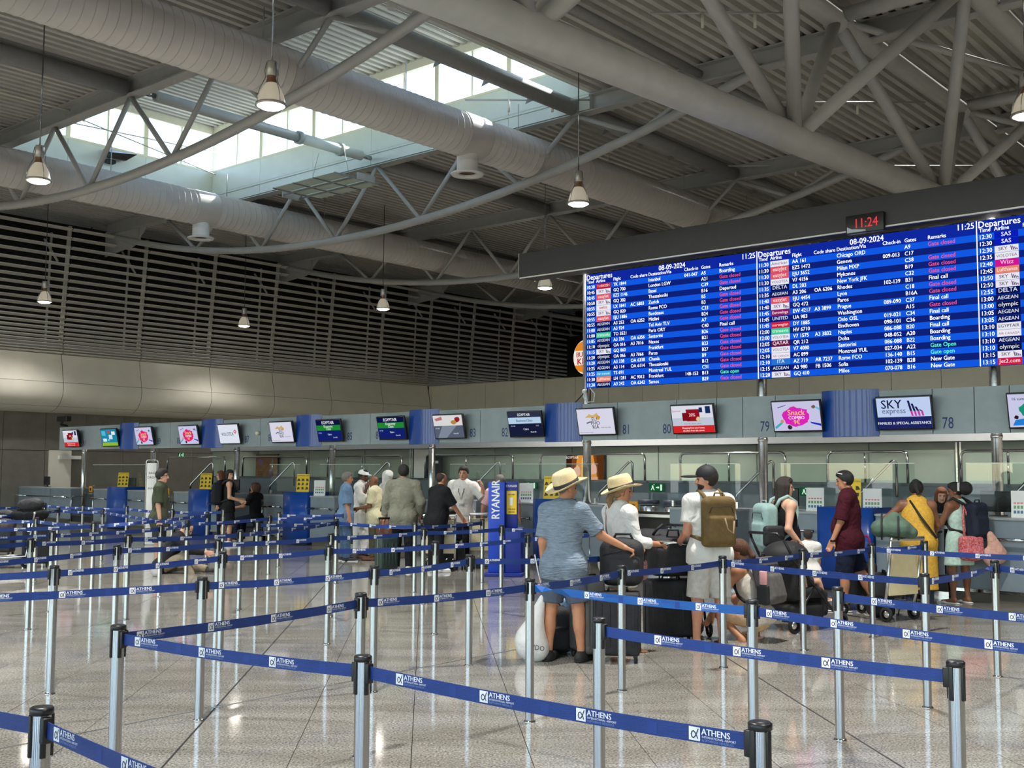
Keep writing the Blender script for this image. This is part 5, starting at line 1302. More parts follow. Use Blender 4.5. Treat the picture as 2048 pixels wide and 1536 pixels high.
    if shoes:
        for s in range(2):
            f = FD[s]; a_ = AN[s]; zf = -.042 * h
            base = V3(a_[0], a_[1], a_[2] + zf)
            if shoes.get('open'):
                S_ = [cap(base - f * .03 * h + V3(0, 0, .004), base + f * .115 * h + V3(0, 0, .004), .026 * h, .03 * h, .01, 3.2, V3(0, 0, 1))]
                S_.append(cap(base + f * .07 * h + V3(-.03 * h, 0, .012 * h), base + f * .07 * h + V3(.03 * h, 0, .012 * h), .014 * h, .014 * h, .01, 1.6, V3(0, 0, 1)))
            else:
                S_ = [cap(base - f * .02 * h + V3(0, 0, .018 * h), base + f * .105 * h + V3(0, 0, .012 * h), .03 * h, .024 * h, .02, clip=[(base - V3(0, 0, .004), V3(0, 0, -1))]), cap(a_ + V3(0, 0, -.004 * h), base + V3(0, 0, .02 * h), .027 * h, .032 * h, .02)]
            o = sdf_obj('shoe', S_, min(vox, .01), shoes['m'], t)
            if shoes.get('sole') is not None:
                sdf_obj('sole', [cap(base - f * .022 * h + V3(0, 0, .004 * h), base + f * .108 * h + V3(0, 0, .004 * h), .031 * h, .026 * h, .01, 3.0, V3(0, 0, 1))], min(vox, .01), shoes['sole'], o)
    return J
def tubes(J, name, pts, r, m, n=8): return MB().tube([Vector(p) for p in pts], r, n).build(name, m, J['t'])
def to_world(J, p):
    c, s = math.cos(J['rz']), math.sin(J['rz']); return Vector((J['pos'].x + p[0] * c - p[1] * s, J['pos'].y + p[0] * s + p[1] * c, p[2]))
M_STRAW = mat('straw', srgb(228, 206, 160), .7, noise=.08, nscale=90, bump=.3, bscale=200)
def straw_hat(J, label, tilt=.12):
    h = J['h']; c = J['hp'](0, -.004, .018)
    M_ = Matrix(((J['hx'][0], J['hy'][0], J['hz'][0], c[0]), (J['hx'][1], J['hy'][1], J['hz'][1], c[1]), (J['hx'][2], J['hy'][2], J['hz'][2], c[2]), (0, 0, 0, 1))) @ Matrix.Rotation(-tilt, 4, 'X')
    Wm = Matrix.Translation(J['pos']) @ Matrix.Rotation(J['rz'], 4, 'Z') @ M_
    t = thing('straw_hat', label, 'hat', Wm.translation); t.rotation_euler = Wm.to_euler()
    HS = 1.22
    def oval(mb, sx=.93 * 1.22, sy=1.12 * 1.22):
        mb.v = [(x * sx, y * sy, z * 1.25) for x, y, z in mb.v]; return mb
    cr = oval(MB().lathe([(.092, 0), (.089, .05), (.084, .085), (.07, .105), (.045, .108), (.02, .092), (.001, .088)], 28)); cr.build('crown', M_STRAW, t)
    n = 36; vs = []
    for (r, z) in ((.096, .0), (.12, -.006), (.15, -.008), (.168, .0), (.172, .004)):
        for k in range(n):
            a = 2 * math.pi * k / n; up = .028 * (abs(math.cos(a)) ** 2) * (r / .172) ** 2 - .02 * max(0, math.sin(a)) * (r / .172) ** 2
            vs.append((r * math.cos(a) * .95 * 1.14, r * math.sin(a) * 1.06 * 1.14, z + up))
    fs = [(i * n + k, i * n + (k + 1) % n, (i + 1) * n + (k + 1) % n, (i + 1) * n + k) for i in range(4) for k in range(n)]
    b = MB().add(vs, fs, True); bo = b.build('brim', M_STRAW, t)
    sol = bo.modifiers.new('thick', 'SOLIDIFY'); sol.thickness = .004
    oval(MB().lathe([(.0935, .004), (.0925, .03), (.0905, .03), (.0905, .004)], 28)).build('band', M_BLACKM, t)
    return t
def backpack(label, J, m, w, hgt, d, drop=.0, sk=None, strap=None, tilt=.05, extra=None, cat='backpack', sidex=0.0):
    """backpack worn on the back of person J"""
    h = J['h']; c = J['ches'] + J['sp'] * (.03 * h - drop) - J['fwd'] * (.085 * h + d / 2) + J['rt'] * sidex
    p = to_world(J, c); t = thing('backpack', label, cat, p, J['rz'])
    rot = np.stack([J['rt'], J['fwd'], J['sp']], 1)
    B = [rbox((0, 0, 0), (w / 2, d / 2, hgt / 2), min(d, w) * .32, .02, rot), rbox(rot @ V3(0, -d * .42, -hgt * .14), (w * .4, d * .2, hgt * .27), d * .17, .02, rot), rbox(rot @ V3(0, -.01, hgt * .42), (w * .42, d * .42, hgt * .12), d * .3, .03, rot)]
    sdf_obj('bag_body', B, .011, m, t)
    def L(x, y, z): return rot @ V3(x, y, z)
    MB().tube([L(-.05, .0, hgt * .5), L(-.04, -.01, hgt * .5 + .05), L(.04, -.01, hgt * .5 + .05), L(.05, 0, hgt * .5)], .009, 8).build('handle', strap or m, t)
    for s in (0, 1):
        sg = 1 - 2 * s; sh = J['SH'][s] * .55 + J['shc'] * .45
        def rel(q): return q - c
        pts = [L(sg * w * .25, d * .4, hgt * .4), rel(sh - J['fwd'] * .062 * h + J['sp'] * .04 * h), rel(sh + J['sp'] * .066 * h), rel(sh + J['fwd'] * .065 * h + J['sp'] * .025 * h), rel(sh + J['fwd'] * .075 * h - J['sp'] * .06 * h), rel(J['ches'] + J['rt'] * sg * .085 * h + J['fwd'] * .045 * h - J['sp'] * .05 * h), rel(J['ches'] + J['rt'] * sg * .105 * h - J['fwd'] * .0 * h - J['sp'] * .09 * h), L(sg * w * .42, d * .3, -hgt * .36)]
        MB().tube(pts, .021, 8).build('strap', strap or m, t)
    MB().tube([L(-w * .38, -d * .5, hgt * .2), L(-w * .3, -d * .52, hgt * .33), L(w * .3, -d * .52, hgt * .33), L(w * .38, -d * .5, hgt * .2)], .004, 6).build('zip', M_BLACKM, t)
    if extra: extra(t, L)
    return t
def gp(x, y): p = on_z(x, y); return Vector((p.x, p.y, 0))
def gy(x, Y): p = on_y(x, 945, Y); return Vector((p.x, Y, 0))
def top_h(x, y, Y): return on_y(x, y, Y).z

# --- straw hat couple
C_DEN = cloth('denim_grey', (128, 142, 156), .14, .6, 10, stretch=(1, 1, 4))
C_SHG = cloth('blue_grey_shorts', (84, 92, 106)); C_WHT = cloth('white_shirt', (232, 230, 226), .03, .6, 11); C_LG = cloth('light_grey_shorts', (196, 194, 188))
M_DKSOLE = mat('shoe_sole', srgb(26, 25, 25), .8, noise=.1)
J = person('man in straw hat, blue grey short-sleeved shirt and shorts, back turned', gp(1128, 1322), 1.655, R(-12), 'tan', ('thin', 'grey'), dict(m=C_DEN, sleeve='short', hem=.075, loose=.016, slen=.85, collar=True), dict(m=C_SHG, kind='shorts', len=.82, loose=.02), dict(m=M_RUB, sole=M_DKSOLE),
           arms=(((.62, .25, -.8), (.80, .22, -.42), (.95, .1, -.4)), ((-.13, -.05, -1), (.0, .2, -1))), legs=(((.12, .02, -1), (.07, -.03, -1), (.35, 1, 0)), ((-.1, .02, -1), (-.05, -.03, -1), (.15, 1, 0))), head=(R(-48), .1), fat=.94, shw=.88, vox=.009, fingers=(1.1, .5), palm=((0, -.2, -1), None))
straw_hat(J, 'cream straw hat with black band on the man in blue grey shirt', -.52)
HATMAN = J
J = person('woman in straw hat and loose white shirt with ponytail, facing right', gp(1240, 1302), 1.61, R(-66), 'tan', ('pony', 'blond'), dict(m=C_WHT, sleeve='long', hem=.14, loose=.022, slen=.72, collar=True), dict(m=cloth('beige_shorts', (196, 180, 150)), kind='shorts', len=.6), dict(m=mat('sandal_tan', srgb(150, 110, 80), .6, noise=.1), open=True),
           arms=(((.22, .15, -1), (-.05, 1, -.1), (-.1, 1, .05)), ((-.12, .1, -1), (.25, .95, -.22))), head=(R(-18), .05), vox=.009, fingers=(.7, .8))
straw_hat(J, 'cream straw hat with black band on the woman in white shirt', -.34)
h = J['h']; tubes(J, 'bag_strap', [J['SH'][1] + V3(.06, -.08, .05), J['ches'] + V3(-.02, -.135, 0), J['pel'] + V3(.12, -.1, .06), J['pel'] + V3(.17, .06, -.02)], .008, mat('mauve_leather', srgb(140, 96, 96), .5, noise=.1))
MB().tube([J['SH'][1] + V3(.06, -.08, .05), J['SH'][1] + V3(.08, .08, .06)], .008, 8).build('bag_strap', MATS['mauve_leather'], J['t'])
p = to_world(J, J['pel'] + V3(.16, .09, -.02)); t = thing('shoulder_bag', 'small pink patterned bag at the hip of the straw hat woman', 'bag', p, J['rz'])
sdf_obj('bag_body', [rbox((0, 0, -.05), (.05, .11, .1), .04, .02)], .01, mat('pink_pattern', srgb(176, 124, 124), .7, noise=.35, nscale=45), t)
MB().tube([(0, -.08, .05), (0, 0, .12), (0, .08, .05)], .008, 6).build('handle', MATS['mauve_leather'], t)
p = to_world(J, J['WR'][0] + J['HD'][0] * .1); t = thing('travel_paper', 'folded papers in the hand of the straw hat woman', 'paper', p, J['rz'])
MB().box(-.05, .05, -.04, .1, 0, .012).build('sheet', M_WHITE, t); m = MB().box(-.045, .045, -.07, .06, .013, .02); m.build('sheet', mat('grey_paper', srgb(120, 120, 116), .7, noise=.2), t)

# --- man with black cap
C_WT = cloth('white_tee', (228, 226, 220), .03, .5, 8)
J = person('man in black cap, white tee and light grey shorts, back turned', gp(1420, 1293), 1.735, R(14), 'red', ('short', 'dark'), dict(m=C_WT, sleeve='short', hem=.055, loose=.018, slen=.7), dict(m=C_LG, kind='shorts', len=1.0, loose=.02), dict(m=M_RUB, open=True),
           arms=(((.18, .12, -1), (.02, .9, -.5)), ((-.18, -.05, -1), (.1, .9, -.42))), legs=(((.07, 0, -1), (.03, -.03, -1), (.3, 1, 0)), ((-.1, 0, -1), (-.04, -.02, -1), (-.3, 1, 0))), head=(R(62), .02), fat=1.07, vox=.009, fingers=(.6, .6))
CAPMAN = J
hp = J['hp']; hh = J['h']; Rm = np.stack([J['hx'], J['hy'], J['hz']], 1)
p = to_world(J, J['hc']); t = thing('baseball_cap', 'black flat-brimmed cap on the man in white tee', 'cap', p, J['rz'])
def lc(q): return q - J['hc']
sdf_obj('crown', [ell(lc(hp(0, -.004, .024)), (.056 * hh, .064 * hh, .062 * hh), .01, Rm, clip=[(lc(hp(0, 0, .014)), -J['hz'])])], .009, M_BLACKM, t)
sdf_obj('brim', [ell(lc(hp(0, .085, .02)), (.048 * hh, .06 * hh, .0085 * hh), .01, Rm)], .006, M_BLACKM, t)
MB().ball(lc(hp(0, -.002, .087)), .008).build('button', M_BLACKM, t)
sdf_obj('beard', [ell(hp(0, .0145, -.032), (.0362 * hh, .0362 * hh, .038 * hh), .01, Rm, clip=[(hp(0, .02, -.028), nz(J['hz'] - J['hy'] * .25))]), ell(hp(0, .034, -.053), (.0185 * hh, .0155 * hh, .0145 * hh), .01, Rm)], .008, HR['dark'], J['t'])
C_OLV = cloth('olive_canvas', (112, 92, 58), .1, .3, 30)
def olive_extra(t, L):
    MB().tube([L(.0, -.15, .05), L(.02, -.17, -.06), L(.08, -.17, -.1), L(.1, -.14, .02)], .008, 6).build('loop_strap', mat('strap_tan', srgb(150, 124, 96), .7, noise=.1), t)
    MB().box(.14, .18, -.05, .01, -.04, .03).build('camera_case', M_BLACK, t)
backpack('olive canvas backpack on the man in white tee', J, C_OLV, .33, .47, .15, .07, strap=C_OLV, extra=olive_extra)

# --- crouching woman
h = 1.62
J = person('crouching woman in pale tank top and beige shorts with sandals', gp(1512, 1280), h, R(48), 'tan', ('pony', 'brown'), dict(m=cloth('pale_tank', (214, 204, 190), .04, .4), sleeve='none', hem=.06, loose=.008), dict(m=cloth('peach_shorts', (226, 190, 150)), kind='shorts', len=.72), dict(m=mat('sandal_sand', srgb(196, 150, 104), .6, noise=.1), open=True),
           pelvis=(0, -.02, .25), lean=R(16), legs=(((.25, .93, .38), (.0, -.62, -.86), (.1, 1, 0)), ((-.22, .97, .10), (-.05, -.75, -.60), (-.1, 1, -.25))), arms=(((.2, .5, -.8), (.1, .6, -.75)), ((-.25, .45, -.85), (-.05, .5, -.85))), head=(R(15), .25), vox=.0095)
C_GRB = cloth('grey_canvas', (98, 94, 92), .12, .3, 30)
def grey_extra(t, L):
    MB().cham(*(-.19, -.16, -.08, .0, -.02, .12), .01).build('side_bottle', mat('pink_bottle', srgb(232, 170, 170), .4, noise=.05), t)
    sdf_obj('side_pocket', [rbox(L(-.17, .0, -.12), (.02, .07, .1), .02, .01)], .01, M_BLACKM, t)
backpack('grey backpack with pink bottle on the crouching woman', J, C_GRB, .33, .46, .17, .05, strap=M_BLACKM, extra=grey_extra)

# --- woman in black tank top
J = person('woman in black tank top with wavy dark hair, looking right', gy(1566, 13.0), 1.63, R(-74), 'fair', ('long', 'dark'), dict(m=cloth('black_tank', (24, 24, 26), .1, .4), sleeve='none', hem=.05, loose=.01), dict(m=mat('zigzag_shorts', srgb(84, 82, 78), .8, noise=.5, nscale=40), kind='shorts', len=.7), dict(m=M_RUB, sole=M_DKSOLE),
           arms=(((.2, -.28, -1), (.05, .62, -.75), (-.3, .3, -.9)), ((-.25, -.1, -1), (.1, .5, -.8))), head=(R(-20), .02), fat=1.1, vox=.0105)
C_TEAL = cloth('teal_nylon', (142, 168, 164), .08, .35, 22, rough=.6)
backpack('pale teal hiking backpack on the woman in black tank top', J, C_TEAL, .32, .54, .2, .15, strap=C_TEAL, extra=lambda t, L: sdf_obj('front_pouch', [rbox(L(.16, .02, -.08), (.05, .13, .12), .045, .02)], .012, M_BLACKM, t))
MB().tube([J['hp'](-.04, .02, .055), J['hp'](-.02, .035, .066), J['hp'](.02, .035, .066), J['hp'](.04, .02, .055)], .008, 6).build('sunglasses', M_BLACK, J['t'])
# --- toddler
J = person('toddler in white top seen from behind next to the stroller', gy(1614, 13.5), 1.0, R(8), 'fair', ('short', 'dark'), dict(m=C_WT, sleeve='short', hem=.1, loose=.015), dict(m=cloth('navy_shorts_small', (40, 44, 60)), kind='shorts', len=.8), dict(m=M_WHITE, sole=M_WHITE), vox=.009, face=True, cat='child')
# --- maroon man
C_MAR = cloth('maroon', (70, 22, 34), .08, .5, 9); C_NAV = cloth('navy', (28, 34, 54), .08)
J = person('man in maroon polo shirt and navy shorts, looking left', gp(1700, 1222), 1.71, R(66), 'tan', ('short', 'black'), dict(m=C_MAR, sleeve='short', hem=.1, loose=.022, slen=.95, collar=True), dict(m=C_NAV, kind='shorts', len=.98, loose=.02), dict(m=M_RUB, sole=M_WHITE),
           arms=(((.12, -.2, -1), (.1, .25, -1)), ((-.12, .22, -1), (-.05, .42, -1))), legs=(((.05, -.28, -1), (.03, -.45, -.95), (.1, 1, -.2)), ((-.05, .12, -1), (-.02, -.02, -1), (0, 1, 0))), head=(R(0), .16), fat=1.1, vox=.0105)
MB().tube([J['hp'](-.05, .0, .05), J['hp'](-.03, .035, .062), J['hp'](.03, .035, .062), J['hp'](.05, .0, .05)], .006, 6).build('sunglasses', M_WHITE, J['t'])
w = J['WR'][1]; MB().tube([w + V3(0, 0, .01), w - V3(0, 0, .015)], .034, 10).build('watch', M_BLACK, J['t'])

# --- woman in yellow dress, desk clerk, woman in mint skirt
C_YEL = mat('yellow_print_dress', srgb(222, 172, 50), .8, noise=.25, nscale=38, bump=.5, bscale=9, col2=srgb(196, 150, 60))
J = person('woman in yellow printed dress leaning over the desk', gy(1834, 14.0), 1.62, R(-14), 'brown', ('bun', 'black'), dict(m=C_YEL, sleeve='none', hem=.0, loose=.02, skirt=.36, flare=.155), dict(m=cloth('jeans_dark', (52, 60, 78)), kind='pants'), dict(m=M_RUB, sole=M_WHITE),
           lean=R(16), arms=(((.3, .35, -.9), (-.1, .8, -.5)), ((-.75, -.1, -.65), (.3, .75, -.55))), head=(R(-12), .35), vox=.0105, fat=1.1)
tubes(J, 'bag_strap', [J['SH'][1] + V3(.09, -.06, .06), J['ches'] + V3(.02, -.2, .02), J['pel'] + V3(.2, -.14, .05)], .014, M_BLACKM)
J = person('desk clerk with red brown hair and black vest behind the desk', gy(1877, 16.5), 1.5, R(170), 'fair', ('long', 'red'), dict(m=cloth('black_vest', (26, 26, 30)), sleeve='short', hem=.05, loose=.012), dict(m=C_NAV, kind='pants'), dict(m=M_RUB, sole=M_DKSOLE), lean=R(12), head=(0, .35), vox=.012)
C_MINT = mat('mint_pattern', srgb(198, 226, 212), .8, noise=.12, nscale=26, bump=.4, bscale=9)
J = person('woman in pale mint skirt with black afro hair, facing the desk', gp(1921, 1207), 1.565, R(30), 'brown', ('afro', 'black'), dict(m=C_MINT, sleeve='none', hem=.0, loose=.006, skirt=.20, flare=.16), None, dict(m=M_WHITE, open=True),
           arms=(((.28, .0, -1), (-.1, .7, -.6)), ((-.3, .3, -.9), (.1, .95, .12))), legs=(((.1, .0, -1), (.05, -.04, -1), (.3, 1, 0)), ((-.08, .06, -1), (-.05, -.04, -1), (-.2, 1, 0))), head=(R(28), .15), vox=.0105)
MB().box(-.012, .012, -.008, .008, -.06, .05).build('hair_clip', M_WHITE, J['t']).location = Vector(J['hp'](-.05, -.045, .035))
MINT = J
backpack('navy backpack on the woman in mint skirt', J, cloth('navy_nylon', (36, 42, 58), .1, .3, 25, rough=.6), .3, .45, .17, .08, strap=M_BLACKM, sidex=.09)
# --- man in green tee, person on the floor, backpacker, clerks
C_GRN = cloth('green_tee', (72, 78, 60), .08, .5, 9); C_GSH = cloth('charcoal_shorts', (56, 58, 62))
J = person('young man in dark green tee with glasses standing in the queue, looking right', gy(322, 19.2), 1.70, R(-82), 'fair', ('short', 'black'), dict(m=C_GRN, sleeve='short', hem=.1, loose=.02, slen=.85), dict(m=C_GSH, kind='shorts', len=1.0), dict(m=M_RUB, sole=M_WHITE), head=(R(6), .03), vox=.0125)
MB().tube([J['hp'](-.046, .0, .004), J['hp'](-.036, .047, .004), J['hp'](.036, .047, .004), J['hp'](.046, .0, .004)], .004, 6).build('glasses', M_BLACK, J['t'])
t_ = MB(); text(t_, 'sounds', frame(J['ches'] + J['fwd'] * .14 + V3(.0, 0, .02), (-1, 0, 0), (0, 0, 1)), .05, 'C'); t_.build('shirt_print', M_WHITE, J['t'])
C_DJ = cloth('dark_jacket', (40, 40, 42)); C_BEI = cloth('beige_trousers', (150, 136, 114))
J = person('person in dark jacket and beige trousers sitting bent over on the floor', gp(338, 1146), 1.72, R(-78), 'fair', ('thin', 'brown'), dict(m=C_DJ, sleeve='long', hem=.06, loose=.022), dict(m=C_BEI, kind='pants'), dict(m=M_RUB, sole=M_DKSOLE),
           pelvis=(0, -.1, .13), lean=R(28), legs=(((.25, .85, .45), (.05, .35, -.95), (0, 1, -.1)), ((-.45, .9, -.02), (.5, .8, -.12), (.2, 1, .2))), arms=(((.3, .6, -.5), (.0, 1, -.15)), ((-.35, -.25, -.9), (-.1, -.25, -1))), head=(R(0), .75), vox=.0125)
t_ = thing('crumpled_bag', 'small crumpled clear plastic bag on the floor by the sitting person', 'bag', gp(309, 1153)); sdf_obj('bag_body', [ell((0, 0, .09), (.06, .05, .09), .02), ell((.03, .02, .05), (.06, .06, .05), .03)], .012, mat('clear_plastic_bag', srgb(200, 200, 195), .3, noise=.1), t_)
C_BLK = cloth('black_sleeveless', (30, 32, 32), .1, .4)
J = person('young traveller in black sleeveless top and black shorts with backpack', gp(455, 1090), 1.69, R(-72), 'fair', ('bob', 'black'), dict(m=C_BLK, sleeve='none', hem=.08, loose=.02), dict(m=cloth('black_shorts', (32, 33, 36)), kind='shorts', len=1.02, loose=.025), dict(m=M_WHITE, sole=M_WHITE),
           arms=(((.14, .0, -1), (.0, .92, -.3)), ((-.14, .05, -1), (.05, .95, -.2))), legs=(((.05, .1, -1), (.02, -.05, -1)), ((-.05, -.2, -1), (-.02, -.12, -1))), head=(R(-58), .03), vox=.0125)
backpack('black rucksack on the young traveller in black', J, cloth('black_nylon', (26, 28, 34), .15, .3, 25, rough=.6), .33, .5, .22, .1, strap=M_BLACKM)
c = to_world(J, J['WR'][0] + J['HD'][0] * .1); t_ = thing('phone', 'dark phone held by the young traveller in black', 'phone', c, J['rz']); MB().cham(-.035, .035, -.02, .12, -.006, .006, .004).build('case', M_BLACK, t_)
J = person('clerk with fluffy brown hair holding a phone behind the desk gap', gy(512, 26.6), 1.66, R(70), 'tan', ('bob', 'brown'), dict(m=cloth('black_tee', (28, 28, 30)), sleeve='short', hem=.06, loose=.015), dict(m=C_NAV, kind='pants'), dict(m=M_RUB, sole=M_DKSOLE),
           pelvis=(0, 0, .60), legs=(((.1, .95, -.15), (0, .1, -1)), ((-.1, .95, -.15), (0, .1, -1))), arms=(((.2, .5, -.85), (-.1, .3, 1)), ((-.2, .6, -.8), (.1, 1, -.15))), head=(R(8), .05), vox=.0125)
sdf_obj('hair_volume', [ell(J['hp'](0, -.03, .0), (.075 * 1.66, .06 * 1.66, .075 * 1.66), .02, clip=[(J['hp'](0, .015, 0), J['hy'])])], .014, HR['brown'], J['t'])
c = to_world(J, J['WR'][0] + J['HD'][0] * .12); t_ = thing('phone', 'black phone with white back raised by the brown-haired clerk', 'phone', c, J['rz']); MB().cham(-.035, .035, .03, .042, -.06, .08, .004).build('case', M_BLACK, t_)
t_ = thing('office_stool', 'grey office stool of the brown-haired clerk', 'stool', J['pos'], 0); MB().lathe([(.001, .52), (.19, .52), (.2, .5), (.19, .46), (.001, .45)], 18).build('seat', M_BLACKM, t_); MB().tube([(0, 0, .03), (0, 0, .46)], .03, 10).build('pole', M_CHROME, t_)
MB().lathe([(.001, .03), (.25, .01), (.25, 0), (.001, 0)], 16).build('base', M_BLACKM, t_)
J = person('clerk with red brown hair far back behind the traveller in black', gy(443, 28.0), 1.66, R(95), 'fair', ('bob', 'red'), dict(m=C_NAV, sleeve='short', hem=.08), dict(m=C_NAV, kind='pants'), dict(m=M_RUB, sole=M_DKSOLE), vox=.014)

# --- the group in the middle
C_LB = cloth('light_blue_shirt', (104, 130, 160), .08, .5, 10); C_JN = cloth('blue_jeans', (76, 98, 122), .15, .4)
J = person('grey-haired man in light blue shirt and jeans, facing right', gp(690, 1122), 1.655, R(-76), 'tan', ('short', 'grey'), dict(m=C_LB, sleeve='short', hem=.12, loose=.022, slen=.95, collar=True), dict(m=C_JN, kind='pants'), dict(m=M_BLACKM, sole=M_WHITE), head=(0, .03), fat=1.08, vox=.0125, legs=(((.05, .06, -1), (.02, -.03, -1)), ((-.05, -.05, -1), (-.02, -.03, -1))))
tubes(J, 'bag_strap', [J['SH'][1] + V3(.06, -.04, .06), J['ches'] + V3(-.03, -.14, .02), J['pel'] + V3(.1, -.13, .0)], .01, M_BLACKM)
C_ROBE = cloth('white_robe', (228, 226, 220), .03, .7, 7)
J = person('person in long white robe and white cap, half hidden in the group', gy(724, 21.9), 1.70, R(-100), 'dark', ('short', 'black'), dict(m=C_ROBE, sleeve='long', hem=.0, loose=.035, skirt=.44, flare=.12, slen=.6), None, dict(m=M_RUB, open=True), arms=(((.25, .3, -.8), (-.1, .3, 1)), ((-.2, .2, -1), (0, .5, -.8))), head=(R(-20), .15), vox=.0125)
def white_cap(J, label):
    c = to_world(J, J['hc']); t = thing('baseball_cap', label, 'cap', c, J['rz']); Rm = np.stack([J['hx'], J['hy'], J['hz']], 1); h = J['h']
    sdf_obj('cap_shell', [ell(J['hp'](0, -.004, .03) - J['hc'], (.055 * h, .066 * h, .05 * h), .01, Rm, clip=[(J['hp'](0, 0, .02) - J['hc'], -J['hz'])]), ell(J['hp'](0, .075, .028) - J['hc'], (.038 * h, .035 * h, .007 * h), .01, Rm)], .01, M_WHITE, t)
    MB().ball(J['hp'](0, -.004, .082) - J['hc'], .008).build('button', M_WHITE, t)
white_cap(J, 'white cap on the person in the long robe')
p = to_world(J, J['ches'] + V3(.1, .16, .1)); t_ = thing('draped_jacket', 'dark patterned garment held up in front of the white robe', 'garment', p, J['rz']); sdf_obj('fabric', [cap((-.05, -.16, .12), (-.02, -.12, -.12), .08, .06, .03), cap((-.02, -.12, -.1), (-.03, -.14, -.3), .05, .03, .04)], .014, cloth('dark_brown_cloth', (70, 62, 58), .3), t_)
J = person('second person in white head scarf behind the bald man', gy(775, 22.4), 1.68, R(-60), 'brown', ('short', 'black'), dict(m=C_ROBE, sleeve='long', hem=.0, loose=.03, skirt=.44, flare=.12), None, dict(m=M_RUB, open=True), vox=.014)
c = to_world(J, J['hc']); t_ = thing('head_scarf', 'white head scarf behind the olive shirt man', 'scarf', c, J['rz']); sdf_obj('cloth', [ell((0, -.01, .03), (.105, .12, .115), .02, clip=[((0, .06, 0), V3(0, 1, -.3))]), cap((0, -.06, -.05), (0, -.08, -.2), .07, .06, .04)], .012, C_ROBE, t_)
C_CRM = cloth('cream_polo', (226, 216, 178), .03, .5, 9); C_OLT = cloth('olive_trousers', (92, 88, 66))
J = person('bald man in cream polo shirt and olive trousers, facing left', gp(748, 1120), 1.60, R(78), 'brown', ('none', 'black'), dict(m=C_CRM, sleeve='short', hem=.09, loose=.02, slen=.85, collar=True), dict(m=C_OLT, kind='pants'), dict(m=mat('brown_shoe', srgb(120, 76, 52), .6, noise=.1), sole=M_DKSOLE), arms=(((.15, .1, -1), (0, .9, -.4)), ((-.15, .1, -1), (.05, .95, -.2))), head=(R(10), .1), fat=1.08, vox=.0125)
tubes(J, 'bag_strap', [J['SH'][0] + V3(-.05, -.05, .05), J['ches'] + V3(.06, -.14, 0), J['pel'] + V3(-.1, -.13, .02)], .012, M_BLACKM)
p = to_world(J, J['pel'] + V3(-.02, -.2, -.2)); t_ = thing('leather_bag', 'slouchy brown leather bag beside the bald man', 'bag', p, J['rz']); sdf_obj('bag_body', [ell((0, 0, 0), (.12, .2, .16), .03), rbox((0, 0, -.08), (.1, .18, .1), .06, .04)], .013, mat('brown_leather', srgb(122, 74, 56), .5, noise=.25, nscale=12, bump=.5, bscale=12), t_)
MB().tube([(0, -.12, .12), (0, -.06, .3), (0, .06, .3), (0, .12, .12)], .01, 8).build('handle', MATS['brown_leather'], t_)
C_OLS = cloth('olive_shirt', (126, 125, 110), .06, .7, 8); C_BT = cloth('black_trousers', (34, 34, 36))
J = person('dark-haired man in olive long-sleeved shirt and black trousers, back turned', gp(805, 1141), 1.785, R(-4), 'tan', ('short', 'black'), dict(m=C_OLS, sleeve='long', hem=.12, loose=.03, slen=.9, collar=True), dict(m=C_BT, kind='pants'), dict(m=M_WHITE, sole=M_WHITE), arms=(((.36, -.05, -1), (-.12, .4, -.9)), ((-.3, .05, -1), (-.12, .15, -1))), head=(R(20), .05), fat=1.14, vox=.0115, shw=1.08)
c = to_world(J, J['WR'][0] + J['HD'][0] * .1); t_ = thing('phone', 'white phone in the right hand of the olive shirt man', 'phone', c, R(30)); MB().cham(-.06, .06, -.01, .0, -.03, .03, .004).build('case', M_WHITE, t_)
C_BTE = cloth('black_tee_man', (30, 30, 32), .1, .4)
J = person('balding man in black tee leaning on a luggage trolley', gy(873, 19.0), 1.67, R(-52), 'tan', ('thin', 'dark'), dict(m=C_BTE, sleeve='short', hem=.1, loose=.022, slen=.9), dict(m=C_BT, kind='pants'), dict(m=M_WHITE, sole=M_WHITE), arms=(((.2, .5, -.9), (.1, .6, -.75)), ((-.1, .5, -.9), (.05, .6, -.7))), lean=R(8), head=(R(-8), .12), fat=1.15, vox=.0125)
C_WP = cloth('white_polo', (226, 222, 214), .03, .5, 9)
J = person('man in white polo shirt with lanyard, facing the camera and gesturing', gy(923, 20.3), 1.77, R(172), 'red', ('short', 'dark'), dict(m=C_WP, sleeve='short', hem=.1, loose=.022, slen=.9, collar=True), dict(m=C_BT, kind='pants'), dict(m=M_RUB, sole=M_DKSOLE), arms=(((.2, .05, -1), (.1, .25, -1)), ((-.62, .15, -.7), (.1, .25, 1), (.45, .1, .9))), head=(R(-6), .05), side=R(-4), fat=1.08, vox=.011, fingers=(.5, 1.1))
f_ = J['fwd']; tubes(J, 'lanyard', [J['nb'] + V3(.045, .02, .02), J['ches'] + f_ * .15 + V3(.05, 0, .1), J['ches'] + f_ * .18 + V3(0, 0, -.06), J['ches'] + f_ * .15 + V3(-.05, 0, .1), J['nb'] + V3(-.045, .02, .02)], .006, M_BLACKM)
m = MB().box(-.045, .045, -.004, .004, -.04, .02); o = m.build('badge', M_WHITE, J['t']); o.location = Vector(J['ches'] + f_ * .185 + V3(0, 0, -.1))
C_PNK = cloth('pink_shirt', (230, 186, 190), .04, .5)
